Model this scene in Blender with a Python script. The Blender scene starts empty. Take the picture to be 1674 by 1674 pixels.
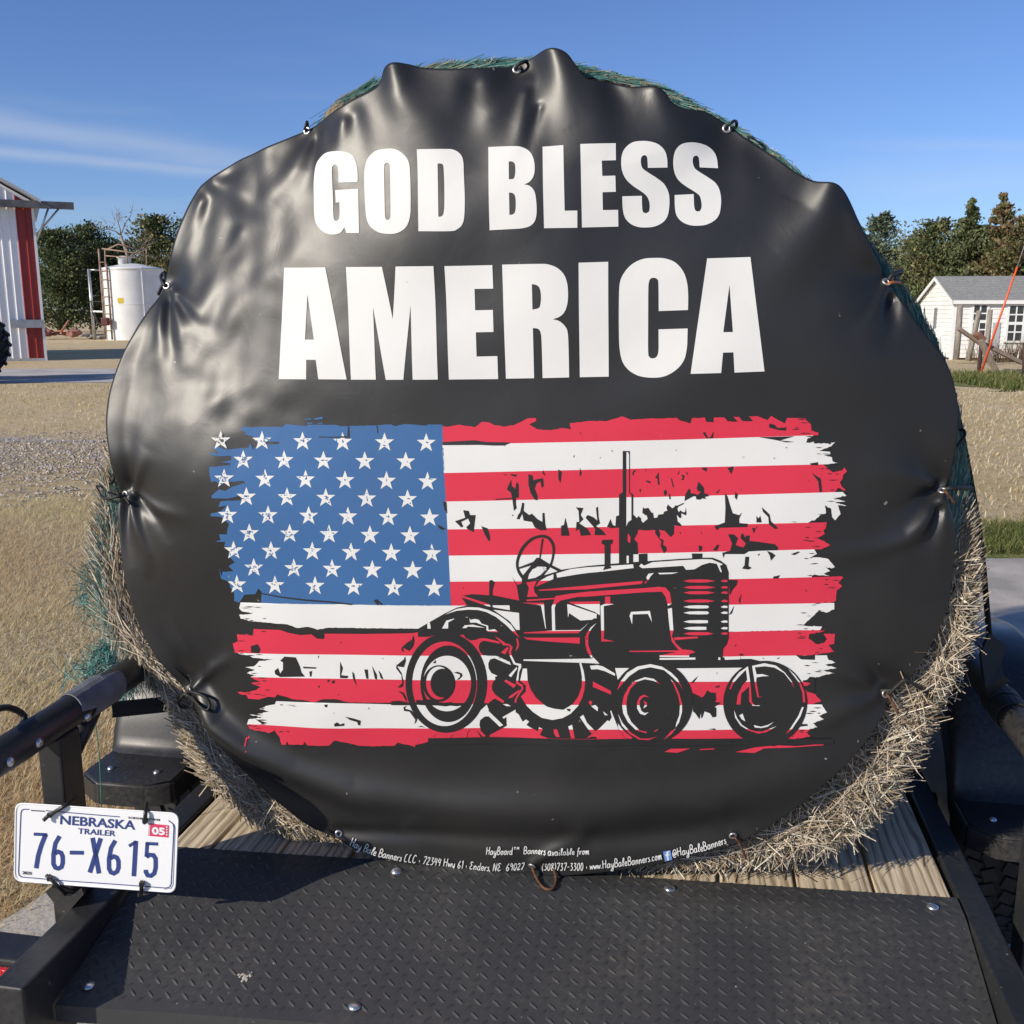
import bpy, bmesh, math, random
import numpy as np
from mathutils import Vector, Matrix
from mathutils.geometry import tessellate_polygon

SC = bpy.context.scene
COL = SC.collection
rnd = random.Random(7)
NR = np.random.default_rng(11)
PI = math.pi

# ------------------------------------------------------------------ camera, sky, sun
CAM_H = 1.55
PITCH = math.radians(11.4)
FPX, CPX = 1643.0, 837.0
cd = bpy.data.cameras.new('camera')
cam = bpy.data.objects.new('camera', cd)
COL.objects.link(cam)
cam.location = (0, 0, CAM_H)
cam.rotation_euler = (PI / 2 - PITCH, 0, 0)
cd.sensor_fit = 'HORIZONTAL'
cd.angle = 2 * math.atan(CPX / FPX)
cd.clip_start = 0.02
cd.clip_end = 5000
SC.camera = cam

YAW = math.radians(10.0)                       # heading of the trailer
UX, UY = math.sin(YAW), math.cos(YAW)          # forward along the trailer
VX, VY = math.cos(YAW), -math.sin(YAW)         # to its right
SUN_U, SUN_V, SUN_Z = -0.63, -0.65, 0.424      # towards the sun, trailer axes
sd = Vector((SUN_U * UX + SUN_V * VX, SUN_U * UY + SUN_V * VY, SUN_Z)).normalized()

world = bpy.data.worlds.new('World')
SC.world = world
world.use_nodes = True
wn, wl = world.node_tree.nodes, world.node_tree.links
bg = wn['Background']
sky = wn.new('ShaderNodeTexSky')
sky.sky_type = 'NISHITA'
sky.sun_disc = False
sky.sun_elevation = math.asin(sd.z)
sky.sun_rotation = math.atan2(sd.x, sd.y)
sky.altitude = 800
sky.air_density = 1.0
sky.dust_density = 0.35
sky.ozone_density = 2.2
tc = wn.new('ShaderNodeTexCoord')
mp = wn.new('ShaderNodeMapping')
mp.inputs['Scale'].default_value = (1.6, 1.2, 15.0)
mp.inputs['Rotation'].default_value = (0, math.radians(-5), 0)
wl.new(tc.outputs['Generated'], mp.inputs['Vector'])
cn = wn.new('ShaderNodeTexNoise')
cn.inputs['Scale'].default_value = 1.9
cn.inputs['Detail'].default_value = 7
cn.inputs['Roughness'].default_value = 0.55
wl.new(mp.outputs['Vector'], cn.inputs['Vector'])
cr = wn.new('ShaderNodeMapRange')
cr.inputs['From Min'].default_value = 0.53
cr.inputs['From Max'].default_value = 0.78
cr.inputs['To Max'].default_value = 0.16
wl.new(cn.outputs['Fac'], cr.inputs['Value'])
# wisps thin out towards the zenith
sx = wn.new('ShaderNodeSeparateXYZ')
wl.new(tc.outputs['Generated'], sx.inputs[0])
zr = wn.new('ShaderNodeMapRange')
zr.inputs['From Min'].default_value = 0.26
zr.inputs['From Max'].default_value = 0.14
wl.new(sx.outputs['Z'], zr.inputs['Value'])
zm = wn.new('ShaderNodeMath')
zm.operation = 'MULTIPLY'
wl.new(cr.outputs[0], zm.inputs[0])
wl.new(zr.outputs[0], zm.inputs[1])
mixc = wn.new('ShaderNodeMix')
mixc.data_type = 'RGBA'
# two thin streaks of high cloud low on the left, a faint one on the right
def sky_streak(p0, p1, w, a, s0, s1):
    d0 = ray_dir(*p0); d1 = ray_dir(*p1)
    k = (d1[2] - d0[2]) / (d1[0] - d0[0]); c = d0[2] - k * d0[0]
    def M(op, a_, b_=None, v=None):
        n_ = wn.new('ShaderNodeMath'); n_.operation = op
        for i_, q_ in enumerate((a_, b_)):
            if q_ is None: continue
            if isinstance(q_, (int, float)): n_.inputs[i_].default_value = q_
            else: wl.new(q_, n_.inputs[i_])
        return n_.outputs[0]
    line = M('ADD', M('MULTIPLY', sx.outputs['X'], k), c)
    off = M('MULTIPLY', M('SUBTRACT', cn2.outputs['Fac'], .5), w * 2.6)
    e = M('DIVIDE', M('SUBTRACT', M('ADD', sx.outputs['Z'], off), line), w)
    g = M('POWER', 2.718, M('MULTIPLY', M('MULTIPLY', e, e), -1.0))
    r0 = wn.new('ShaderNodeMapRange'); r0.interpolation_type = 'SMOOTHSTEP'
    r0.inputs['From Min'].default_value = s0; r0.inputs['From Max'].default_value = s1
    wl.new(sx.outputs['X'], r0.inputs['Value'])
    fr = M('GREATER_THAN', sx.outputs['Y'], 0.0)
    t_ = M('MULTIPLY', M('MULTIPLY', g, r0.outputs[0]), fr)
    return M('MULTIPLY', M('MULTIPLY', t_, a), M('ADD', M('MULTIPLY', cn2.outputs['Fac'], 1.4), .1))
def ray_dir(px, py):
    cx, cy = (px - CPX) / FPX, -(py - CPX) / FPX
    return Vector((cx, math.cos(PITCH) + cy * math.sin(PITCH), -math.sin(PITCH) + cy * math.cos(PITCH))).normalized()
cn2 = wn.new('ShaderNodeTexNoise')
cn2.inputs['Scale'].default_value = 6.0
cn2.inputs['Detail'].default_value = 6
mp2 = wn.new('ShaderNodeMapping')
mp2.inputs['Scale'].default_value = (.8, .8, 5.0)
wl.new(tc.outputs['Generated'], mp2.inputs['Vector'])
wl.new(mp2.outputs['Vector'], cn2.inputs['Vector'])
acc = zm.outputs[0]
for st_ in (((0, 197), (430, 268), .012, .34, -.10, -.33), ((90, 257), (420, 288), .006, .36, -.12, -.30), ((1400, 240), (1674, 246), .007, .26, .25, .40), ((1400, 290), (1674, 285), .016, .20, .20, .40)):
    o_ = sky_streak(*st_)
    n_ = wn.new('ShaderNodeMath'); n_.operation = 'MAXIMUM'
    wl.new(acc, n_.inputs[0]); wl.new(o_, n_.inputs[1]); acc = n_.outputs[0]
wl.new(acc, mixc.inputs['Factor'])
tint = wn.new('ShaderNodeMix')                  # a deep clear autumn blue
tint.data_type = 'RGBA'
tint.blend_type = 'MULTIPLY'
tint.inputs['Factor'].default_value = 1.0
wl.new(sky.outputs['Color'], tint.inputs['A'])
tint.inputs['B'].default_value = (0.68, 0.83, 1.19, 1)
wl.new(tint.outputs['Result'], mixc.inputs['A'])
mixc.inputs['B'].default_value = (6.0, 6.4, 7.2, 1)
wl.new(mixc.outputs['Result'], bg.inputs['Color'])
bg.inputs['Strength'].default_value = 0.108

sl = bpy.data.lights.new('sun', 'SUN')
sl.energy = 4.8
sl.angle = math.radians(0.53)
sl.color = (1.0, 0.91, 0.77)
so = bpy.data.objects.new('sun', sl)
COL.objects.link(so)
so.rotation_euler = sd.to_track_quat('Z', 'Y').to_euler()
so.location = sd * 50

SC.view_settings.view_transform = 'Standard'
SC.view_settings.look = 'None'
SC.view_settings.exposure = 0.0
SC.view_settings.gamma = 1.0
SC.cycles.max_bounces = 6

# ------------------------------------------------------------------ measuring helpers
def ray(px, py):
    px = np.asarray(px, float); py = np.asarray(py, float)
    cx = (px - CPX) / FPX; cy = -(py - CPX) / FPX
    return np.stack([cx, math.cos(PITCH) + cy * math.sin(PITCH), -math.sin(PITCH) + cy * math.cos(PITCH)], -1)

def on_ground(px, py, z=0.0):
    r = ray(px, py)
    t = (z - CAM_H) / r[..., 2:3]
    return r * t + np.array([0, 0, CAM_H])

def on_y(px, py, Y):
    r = ray(px, py)
    return r * (Y / r[..., 1:2]) + np.array([0, 0, CAM_H])

def on_u(px, py, uu):                            # plane across the trailer -> (v, z relative to the camera)
    r = ray(px, py)
    ru = r[..., 0] * UX + r[..., 1] * UY
    t = uu / ru
    return (r[..., 0] * VX + r[..., 1] * VY) * t, r[..., 2] * t

def on_v(px, py, vv):                            # plane along the trailer -> (u, z)
    r = ray(px, py)
    t = vv / (r[..., 0] * VX + r[..., 1] * VY)
    return (r[..., 0] * UX + r[..., 1] * UY) * t, r[..., 2] * t

def W(u, v, z):                                  # trailer axes (z relative to the camera) -> world
    return Vector((u * UX + v * VX, u * UY + v * VY, z + CAM_H))

def Wn(u, v, z):
    u = np.asarray(u, float); v = np.asarray(v, float); z = np.asarray(z, float)
    return np.stack([u * UX + v * VX, u * UY + v * VY, z + CAM_H], -1)

def UVm(u, v, z, rz=0.0):                        # matrix of a local frame: x = v, y = u, z up
    return Matrix.Translation(W(u, v, z)) @ Matrix.Rotation(-YAW + rz, 4, 'Z')

# ------------------------------------------------------------------ materials
MATS = {}
def mat(name, color=(.5, .5, .5), rough=.6, metal=0.0, spec=.5, var=0.0, vscale=8.0, color2=None,
        bump=0.0, bscale=60.0, detail=4.0, attr=None, stretch=None, coat=0.0, bdist=.01, trans=0.0):
    if name in MATS: return MATS[name]
    m = bpy.data.materials.new(name); MATS[name] = m
    m.use_nodes = True
    n, l = m.node_tree.nodes, m.node_tree.links
    b = n['Principled BSDF']
    b.inputs['Base Color'].default_value = (*color, 1)
    b.inputs['Roughness'].default_value = rough
    b.inputs['Metallic'].default_value = metal
    b.inputs['Specular IOR Level'].default_value = spec
    if coat: b.inputs['Coat Weight'].default_value = coat
    t = n.new('ShaderNodeTexCoord'); vec = t.outputs['Object']
    if stretch:
        mm = n.new('ShaderNodeMapping'); mm.inputs['Scale'].default_value = stretch
        l.new(vec, mm.inputs['Vector']); vec = mm.outputs['Vector']
    src = None
    if attr:
        a = n.new('ShaderNodeAttribute'); a.attribute_name = attr; src = a.outputs['Color']
    if var or color2:
        nz = n.new('ShaderNodeTexNoise'); nz.inputs['Scale'].default_value = vscale
        nz.inputs['Detail'].default_value = detail; l.new(vec, nz.inputs['Vector'])
        mx = n.new('ShaderNodeMix'); mx.data_type = 'RGBA'
        mr = n.new('ShaderNodeMapRange'); mr.inputs['From Min'].default_value = .35; mr.inputs['From Max'].default_value = .65
        l.new(nz.outputs['Fac'], mr.inputs['Value']); l.new(mr.outputs[0], mx.inputs['Factor'])
        if color2:
            if src: l.new(src, mx.inputs['A'])
            else: mx.inputs['A'].default_value = (*color, 1)
            mx.inputs['B'].default_value = (*color2, 1)
        else:
            if src:
                mx.blend_type = 'MULTIPLY'; mx.inputs['Factor'].default_value = 1
                vv = n.new('ShaderNodeMapRange'); vv.inputs['To Min'].default_value = 1 - var; vv.inputs['To Max'].default_value = 1 + var
                l.new(nz.outputs['Fac'], vv.inputs['Value'])
                for lk in list(mx.inputs['Factor'].links): l.remove(lk)
                l.new(src, mx.inputs['A']); l.new(vv.outputs[0], mx.inputs['B'])
            else:
                mx.inputs['A'].default_value = (*[c * (1 - var) for c in color], 1)
                mx.inputs['B'].default_value = (*[min(1, c * (1 + var)) for c in color], 1)
        src = mx.outputs['Result']
        rr = n.new('ShaderNodeMapRange'); rr.inputs['To Min'].default_value = rough * .85; rr.inputs['To Max'].default_value = min(1, rough * 1.15)
        l.new(nz.outputs['Fac'], rr.inputs['Value']); l.new(rr.outputs[0], b.inputs['Roughness'])
    if src: l.new(src, b.inputs['Base Color'])
    if bump:
        nb = n.new('ShaderNodeTexNoise'); nb.inputs['Scale'].default_value = bscale; nb.inputs['Detail'].default_value = 5
        l.new(vec, nb.inputs['Vector'])
        bp = n.new('ShaderNodeBump'); bp.inputs['Strength'].default_value = bump; bp.inputs['Distance'].default_value = bdist
        l.new(nb.outputs['Fac'], bp.inputs['Height']); l.new(bp.outputs['Normal'], b.inputs['Normal'])
    if trans:
        tr = n.new('ShaderNodeBsdfTranslucent'); ms = n.new('ShaderNodeMixShader'); ms.inputs[0].default_value = trans
        if src: l.new(src, tr.inputs['Color'])
        else: tr.inputs['Color'].default_value = (*color, 1)
        l.new(b.outputs[0], ms.inputs[1]); l.new(tr.outputs[0], ms.inputs[2])
        l.new(ms.outputs[0], n['Material Output'].inputs['Surface'])
    return m

# ------------------------------------------------------------------ mesh helpers
def link(o, parent=None):
    COL.objects.link(o)
    if parent is not None:
        o.parent = parent
        o.matrix_parent_inverse = Matrix.Translation(-parent.location)
    return o

def tag(o, label=None, cat=None, group=None, kind=None):
    if label: o['label'] = label
    if cat: o['category'] = cat
    if group: o['group'] = group
    if kind: o['kind'] = kind
    return o

def thing(name, label, cat, loc=(0, 0, 0), group=None):
    o = bpy.data.objects.new(name, None)
    o.empty_display_size = .1
    o.location = loc
    COL.objects.link(o)
    return tag(o, label, cat, group)

def np_mesh(name, verts, faces, mats=None, parent=None, smooth=False, col=None, midx=None, normals=None):
    """verts (n,3) array; faces: (m,k) array or list of lists"""
    me = bpy.data.meshes.new(name)
    verts = np.asarray(verts, np.float32)
    if isinstance(faces, np.ndarray):
        k = faces.shape[1]; nf = len(faces)
        me.vertices.add(len(verts)); me.vertices.foreach_set('co', verts.ravel())
        me.loops.add(nf * k); me.loops.foreach_set('vertex_index', faces.astype(np.int32).ravel())
        me.polygons.add(nf); me.polygons.foreach_set('loop_start', np.arange(0, nf * k, k, dtype=np.int32))
        me.update(calc_edges=True)
    else:
        me.from_pydata([tuple(v) for v in verts], [], [tuple(f) for f in faces])
    if midx is not None: me.polygons.foreach_set('material_index', np.asarray(midx, np.int32))
    me.polygons.foreach_set('use_smooth', np.full(len(me.polygons), smooth))
    if col is not None:
        ca = me.color_attributes.new('col', 'FLOAT_COLOR', 'POINT')
        c4 = np.ones((len(verts), 4), np.float32); c4[:, :3] = col
        ca.data.foreach_set('color', c4.ravel())
    me.validate() if not isinstance(faces, np.ndarray) else None
    me.update()
    if normals is not None: me.normals_split_custom_set_from_vertices([tuple(x) for x in normals])
    for m in (mats if isinstance(mats, (list, tuple)) else [mats]):
        if m: me.materials.append(m)
    o = bpy.data.objects.new(name, me)
    return link(o, parent)

class MB:
    """collects bevelled boxes, tubes and prisms, then links them as one mesh object"""
    def __init__(s): s.bm = bmesh.new()
    def box(s, M, sx, sy, sz, bev=0.0, seg=2):
        r = bmesh.ops.create_cube(s.bm, size=1.0)
        vs = r['verts']
        bmesh.ops.scale(s.bm, vec=(sx, sy, sz), verts=vs)
        if bev:
            es = {e for v in vs for e in v.link_edges}
            rr = bmesh.ops.bevel(s.bm, geom=list(es), offset=bev, segments=seg, affect='EDGES', profile=.5)
            vs = list({v for f in rr['faces'] for v in f.verts} | {v for v in vs if v.is_valid})
        bmesh.ops.transform(s.bm, matrix=M, verts=vs)
        return s
    def tube(s, pts, r, n=10, caps=True, closed=False):
        pts = [Vector(p) for p in pts]
        rs = r if isinstance(r, (list, tuple)) else [r] * len(pts)
        rings = []
        up = None
        N = len(pts)
        for i, p in enumerate(pts):
            if closed: t = pts[(i + 1) % N] - pts[i - 1]
            else: t = pts[min(i + 1, N - 1)] - pts[max(i - 1, 0)]
            if t.length < 1e-9: t = Vector((0, 0, 1))
            t.normalize()
            if up is None:
                up = Vector((0, 0, 1)) if abs(t.z) < .9 else Vector((1, 0, 0))
            a = t.cross(up)
            if a.length < 1e-6: a = t.orthogonal()
            a.normalize(); b = a.cross(t).normalized(); up = b
            rings.append([s.bm.verts.new(p + (a * math.cos(2 * PI * k / n) + b * math.sin(2 * PI * k / n)) * rs[i]) for k in range(n)])
        M = N if closed else N - 1
        for i in range(M):
            A, B = rings[i], rings[(i + 1) % N]
            for k in range(n):
                f = s.bm.faces.new((A[k], A[(k + 1) % n], B[(k + 1) % n], B[k])); f.smooth = True
        if caps and not closed:
            s.bm.faces.new(list(reversed(rings[0]))); s.bm.faces.new(rings[-1])
        return s
    def prism(s, prof, M, depth):                # profile in local xz, extruded along +y
        a = [s.bm.verts.new(M @ Vector((x, 0, z))) for x, z in prof]
        b = [s.bm.verts.new(M @ Vector((x, depth, z))) for x, z in prof]
        n = len(prof)
        for i in range(n): s.bm.faces.new((a[i], a[(i + 1) % n], b[(i + 1) % n], b[i]))
        s.bm.faces.new(list(reversed(a))); s.bm.faces.new(b)
        return s
    def lathe(s, prof, M, n=24):
        rings = [[s.bm.verts.new(M @ Vector((r * math.cos(2 * PI * k / n), r * math.sin(2 * PI * k / n), z))) for k in range(n)] for r, z in prof]
        for A, B in zip(rings, rings[1:]):
            for k in range(n):
                f = s.bm.faces.new((A[k], A[(k + 1) % n], B[(k + 1) % n], B[k])); f.smooth = True
        s.bm.faces.new(list(reversed(rings[0]))); s.bm.faces.new(rings[-1])
        return s
    def quad(s, *ps):
        s.bm.faces.new([s.bm.verts.new(Vector(p)) for p in ps]); return s
    def build(s, name, m, parent=None, smooth=None):
        bmesh.ops.recalc_face_normals(s.bm, faces=s.bm.faces)
        me = bpy.data.meshes.new(name); s.bm.to_mesh(me); s.bm.free()
        if smooth is not None: me.polygons.foreach_set('use_smooth', np.full(len(me.polygons), smooth))
        for x in (m if isinstance(m, (list, tuple)) else [m]): me.materials.append(x)
        o = bpy.data.objects.new(name, me)
        return link(o, parent)

def catmull(pts, seg=5, closed=False):
    P = [np.asarray(p, float) for p in pts]
    out = []
    N = len(P)
    R = range(N if closed else N - 1)
    for i in R:
        p1, p2 = P[i], P[(i + 1) % N]
        p0 = P[i - 1] if (closed or i > 0) else 2 * p1 - p2
        p3 = P[(i + 2) % N] if (closed or i + 2 < N) else 2 * p2 - p1
        for k in range(seg):
            t = k / seg
            out.append(.5 * (2 * p1 + (p2 - p0) * t + (2 * p0 - 5 * p1 + 4 * p2 - p3) * t * t + (3 * p1 - p0 - 3 * p2 + p3) * t ** 3))
    if not closed: out.append(P[-1])
    return out

def dup(root, loc, label=None):
    """a copy of a thing with copies of its parts and sub-parts"""
    r = root.copy(); COL.objects.link(r); r.location = loc
    if label: r['label'] = label
    def rec(src, dst):
        for ch in list(src.children):
            c = ch.copy(); COL.objects.link(c); c.parent = dst; rec(ch, c)
    rec(root, r)
    return r

# ================================================================== SETTING
def zone_sheet(name, poly, z, m, kind='structure', ragged=0.0, step=.15):
    """a flat sheet; its outline can wander like a worn edge"""
    pts = []
    for i, p in enumerate(poly):
        q = poly[(i + 1) % len(poly)]
        L = math.dist(p, q); n = max(1, int(L / step)) if ragged else 1
        for k in range(n):
            t = k / n
            pts.append((p[0] + (q[0] - p[0]) * t, p[1] + (q[1] - p[1]) * t))
    if ragged:
        ph = [rnd.uniform(0, 6) for _ in range(6)]
        pts = [(x + ragged * (math.sin(3.1 * y + ph[0]) * .5 + math.sin(9.7 * x + ph[1]) * .35 + rnd.uniform(-.5, .5)),
                y + ragged * (math.sin(2.3 * x + ph[2]) * .5 + math.sin(8.3 * y + ph[3]) * .35 + rnd.uniform(-.5, .5))) for x, y in pts]
    tri = tessellate_polygon([[Vector((x, y, 0)) for x, y in pts]])
    o = np_mesh(name, [(x, y, z) for x, y in pts], [list(t) for t in tri], m)
    for p in o.data.polygons:
        pass
    bm = bmesh.new(); bm.from_mesh(o.data)
    for f in bm.faces:
        if f.normal.z < 0: f.normal_flip()
    bm.to_mesh(o.data); bm.free()
    return tag(o, kind=kind)

# --- ground sheet: dry lawn seen from near to the horizon
def ground_material():
    m = bpy.data.materials.new('dry lawn'); m.use_nodes = True
    n, l = m.node_tree.nodes, m.node_tree.links
    b = n['Principled BSDF']; b.inputs['Roughness'].default_value = .95; b.inputs['Specular IOR Level'].default_value = .1
    t = n.new('ShaderNodeTexCoord')
    def noise(sc, det, rough=.6, stretch=None):
        z = n.new('ShaderNodeTexNoise'); z.inputs['Scale'].default_value = sc; z.inputs['Detail'].default_value = det; z.inputs['Roughness'].default_value = rough
        if stretch:
            mm = n.new('ShaderNodeMapping'); mm.inputs['Scale'].default_value = stretch; l.new(t.outputs['Object'], mm.inputs['Vector']); l.new(mm.outputs[0], z.inputs['Vector'])
        else: l.new(t.outputs['Object'], z.inputs['Vector'])
        return z.outputs['Fac']
    def ramp(fac, stops):
        r = n.new('ShaderNodeValToRGB'); l.new(fac, r.inputs['Fac'])
        e = r.color_ramp.elements
        while len(e) < len(stops): e.new(.5)
        for q, (p, c) in zip(e, stops): q.position = p; q.color = (*c, 1)
        return r.outputs['Color']
    a = ramp(noise(7, 8, .75), [(.25, (.38, .28, .16)), (.45, (.68, .53, .32)), (.6, (.78, .63, .41)), (.8, (.86, .74, .52))])
    g = ramp(noise(.35, 4, .6), [(.42, (1, 1, 1)), (.65, (.84, .84, .68))])
    mx = n.new('ShaderNodeMix'); mx.data_type = 'RGBA'; mx.blend_type = 'MULTIPLY'; mx.inputs['Factor'].default_value = .75
    l.new(a, mx.inputs['A']); l.new(g, mx.inputs['B'])
    l.new(mx.outputs['Result'], b.inputs['Base Color'])
    bp = n.new('ShaderNodeBump'); bp.inputs['Strength'].default_value = .9; bp.inputs['Distance'].default_value = .05
    l.new(noise(22, 8, .8), bp.inputs['Height']); l.new(bp.outputs[0], b.inputs['Normal'])
    return m

zone_sheet('ground', [(-900, -300), (900, -300), (900, 1500), (-900, 1500)], 0.0, ground_material())
M_CONC = mat('concrete', (.47, .43, .37), .85, var=.22, vscale=3.0, detail=9, bump=.5, bscale=70, spec=.25, bdist=.006)
PADL = [on_ground(x, y)[:2] for x, y in ((-120, 1610), (20, 1500), (95, 1452))]
padpoly = [(-1.62, -4), (float(PADL[0][0]) - .05, float(PADL[0][1])), (float(PADL[1][0]), float(PADL[1][1])), (float(PADL[2][0]), float(PADL[2][1])),
           (-1.02, 3.6), (-.7, 6.15), (30, 6.2), (30, -4)]
zone_sheet('concrete_driveway', padpoly, .012, M_CONC, ragged=.02, step=.12)
M_GRAV = mat('gravel', (.68, .60, .51), .95, color2=(.46, .40, .34), vscale=34, detail=8, bump=1.0, bscale=60, spec=.2, bdist=.03)
zone_sheet('gravel_path', [(-40, 8.5), (-6, 8.4), (-1.5, 8.8), (1.2, 9.6), (1.0, 11.7), (-3, 12.2), (-40, 12.7)], .005, M_GRAV, ragged=.30, step=.12)
M_APR = mat('apron concrete', (.52, .49, .45), .8, var=.15, vscale=1.2, bump=.2, bscale=30, spec=.3)
zone_sheet('concrete_apron', [(-40, 21.6), (6, 21.9), (6, 26.5), (-40, 27.6)], .006, M_APR)
M_WET = mat('wet concrete', (.10, .095, .09), .35, spec=.5)
zone_sheet('puddle', [(-11.7, 23.5), (-10.5, 23.1), (-9.1, 23.3), (-8.2, 23.9), (-9.3, 24.3), (-10.6, 24.1)], .010, M_WET, ragged=.18, step=.12)
M_GREEN = mat('green turf', (.115, .15, .04), .9, color2=(.28, .25, .10), vscale=5, bump=.8, bscale=30, spec=.15, bdist=.03)
zone_sheet('green_verge', [(1.2, 6.25), (14, 6.3), (14, 7.1), (5, 7.3), (1.2, 7.2)], .006, M_GREEN, ragged=.12, step=.1)
zone_sheet('green_patch', [(9.6, 19.3), (16.5, 19.4), (17, 24.2), (11.5, 24.6), (9.4, 22.5)], .007, M_GREEN, ragged=.5, step=.2)

M_THATCH = mat('thatch and soil', (.36, .27, .155), .95, color2=(.54, .43, .27), vscale=30, detail=8, bump=1.0, bscale=70, spec=.1, bdist=.02)
zone_sheet('lawn_thatch', [(-7, .5), (-1.66, .5), (float(PADL[0][0]) - .1, float(PADL[0][1])), (float(PADL[1][0]) - .04, float(PADL[1][1])), (float(PADL[2][0]) - .03, float(PADL[2][1])), (-1.05, 3.6), (-.75, 6.2), (-.8, 7.4), (-7, 7.5)], .004, M_THATCH, ragged=.10, step=.15)
# --- grass blades (nobody could count them)
def blades(name, pts, hmin, hmax, wmin, wmax, pal, lean=.9, label=None):
    n = len(pts)
    h = NR.uniform(hmin, hmax, n); w = NR.uniform(wmin, wmax, n)
    a = NR.uniform(0, 2 * PI, n); ln = NR.uniform(.5, 1.0, n) * lean
    d = np.stack([np.cos(a), np.sin(a)], -1)
    sdir = np.stack([-d[:, 1], d[:, 0]], -1)
    base = np.column_stack([pts, np.zeros(n)])
    up = np.sqrt(np.clip(1 - (ln * .8) ** 2, .12, 1))
    mid = base + np.column_stack([d * (h * ln * .45)[:, None], h * .6 * up])
    tip = base + np.column_stack([d * (h * ln * 1.1)[:, None], h * up])
    sv = np.column_stack([sdir * w[:, None], np.zeros(n)])
    V = np.stack([base - sv, base + sv, mid + sv * .7, mid - sv * .7, tip], 1).reshape(-1, 3)
    i = np.arange(n) * 5
    q = np.stack([i, i + 1, i + 2, i + 3], -1); t = np.stack([i + 3, i + 2, i + 4, i + 4], -1)
    # triangles written as a second face array
    me = bpy.data.meshes.new(name)
    me.vertices.add(len(V)); me.vertices.foreach_set('co', V.astype(np.float32).ravel())
    L = np.concatenate([q, ], 0).ravel(); T = t[:, :3].ravel()
    me.loops.add(len(L) + len(T)); me.loops.foreach_set('vertex_index', np.concatenate([L, T]).astype(np.int32))
    me.polygons.add(2 * n)
    me.polygons.foreach_set('loop_start', np.concatenate([np.arange(n) * 4, 4 * n + np.arange(n) * 3]).astype(np.int32))
    me.update(calc_edges=True)
    pal = np.asarray(pal); pick = NR.random(n) * .62 + .38 * (.5 + .25 * np.sin(1.7 * pts[:, 0] + 2 * np.sin(.9 * pts[:, 1])) + .25 * np.sin(2.3 * pts[:, 1] + 1.1 * pts[:, 0]))
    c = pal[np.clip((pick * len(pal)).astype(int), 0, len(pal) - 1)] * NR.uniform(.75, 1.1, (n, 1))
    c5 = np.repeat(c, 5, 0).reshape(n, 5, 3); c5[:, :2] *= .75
    ca = me.color_attributes.new('col', 'FLOAT_COLOR', 'POINT')
    c4 = np.ones((n * 5, 4), np.float32); c4[:, :3] = c5.reshape(-1, 3)
    ca.data.foreach_set('color', c4.ravel())
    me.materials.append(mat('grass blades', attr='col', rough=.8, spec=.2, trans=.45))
    o = bpy.data.objects.new(name, me); COL.objects.link(o)
    return tag(o, label, None, kind='stuff')

def scatter(n, x0, x1, y0, y1, keep):
    p = np.column_stack([NR.uniform(x0, x1, n), NR.uniform(y0, y1, n)])
    return p[keep(p[:, 0], p[:, 1])]
DRY = [(.60, .42, .22), (.78, .56, .29), (.84, .62, .34), (.90, .70, .40), (.92, .76, .46), (.93, .82, .56), (.92, .86, .63), (.84, .72, .38), (.68, .63, .28)]
GRN = [(.17, .22, .05), (.23, .26, .08), (.33, .31, .12), (.13, .19, .05), (.45, .38, .18)]
def left_edge(y): return np.interp(y, [-4, PADL[0][1], PADL[1][1], PADL[2][1], 3.6, 6.15, 20], [-1.6, PADL[0][0], PADL[1][0], PADL[2][0], -1.02, -.72, -.7])
def near_left(x, y): return (x < left_edge(y) - .01 + .05 * np.sin(9 * y) + NR.normal(0, .05, len(x))) & (x > -.58 * y - 1.2)
P = scatter(640000, -5.5, -.6, 1.5, 8.2, near_left)
P = P[NR.random(len(P)) < np.clip(1.35 - .10 * P[:, 1], .4, 1) * np.clip(.72 + .5 * np.sin(2.7 * P[:, 0] + 1.3 * np.sin(1.9 * P[:, 1])) * np.sin(2.1 * P[:, 1] + 1), .2, 1)]
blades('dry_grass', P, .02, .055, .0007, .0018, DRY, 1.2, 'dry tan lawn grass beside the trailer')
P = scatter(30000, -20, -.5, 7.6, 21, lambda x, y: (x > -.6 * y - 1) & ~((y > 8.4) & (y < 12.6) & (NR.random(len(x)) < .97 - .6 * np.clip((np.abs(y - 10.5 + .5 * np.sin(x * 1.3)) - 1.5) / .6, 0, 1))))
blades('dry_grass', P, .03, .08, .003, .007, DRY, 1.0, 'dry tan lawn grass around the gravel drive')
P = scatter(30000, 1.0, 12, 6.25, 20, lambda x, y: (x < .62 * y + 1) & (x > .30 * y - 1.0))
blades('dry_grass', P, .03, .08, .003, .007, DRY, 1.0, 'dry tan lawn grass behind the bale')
P = scatter(26000, 1.4, 6, 6.2, 7.25, lambda x, y: (y > 6.25 + .06 * NR.random(len(x))) & (y < 7.1 + .2 * NR.random(len(x))))
blades('green_grass', P, .04, .10, .002, .004, GRN, .9, 'green grass along the edge of the concrete drive')
P = scatter(12000, 9.5, 16.8, 19.4, 24.4, lambda x, y: x > .42 * y)
blades('green_grass', P, .08, .22, .008, .016, GRN, .8, 'green grass under the old fence')
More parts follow.
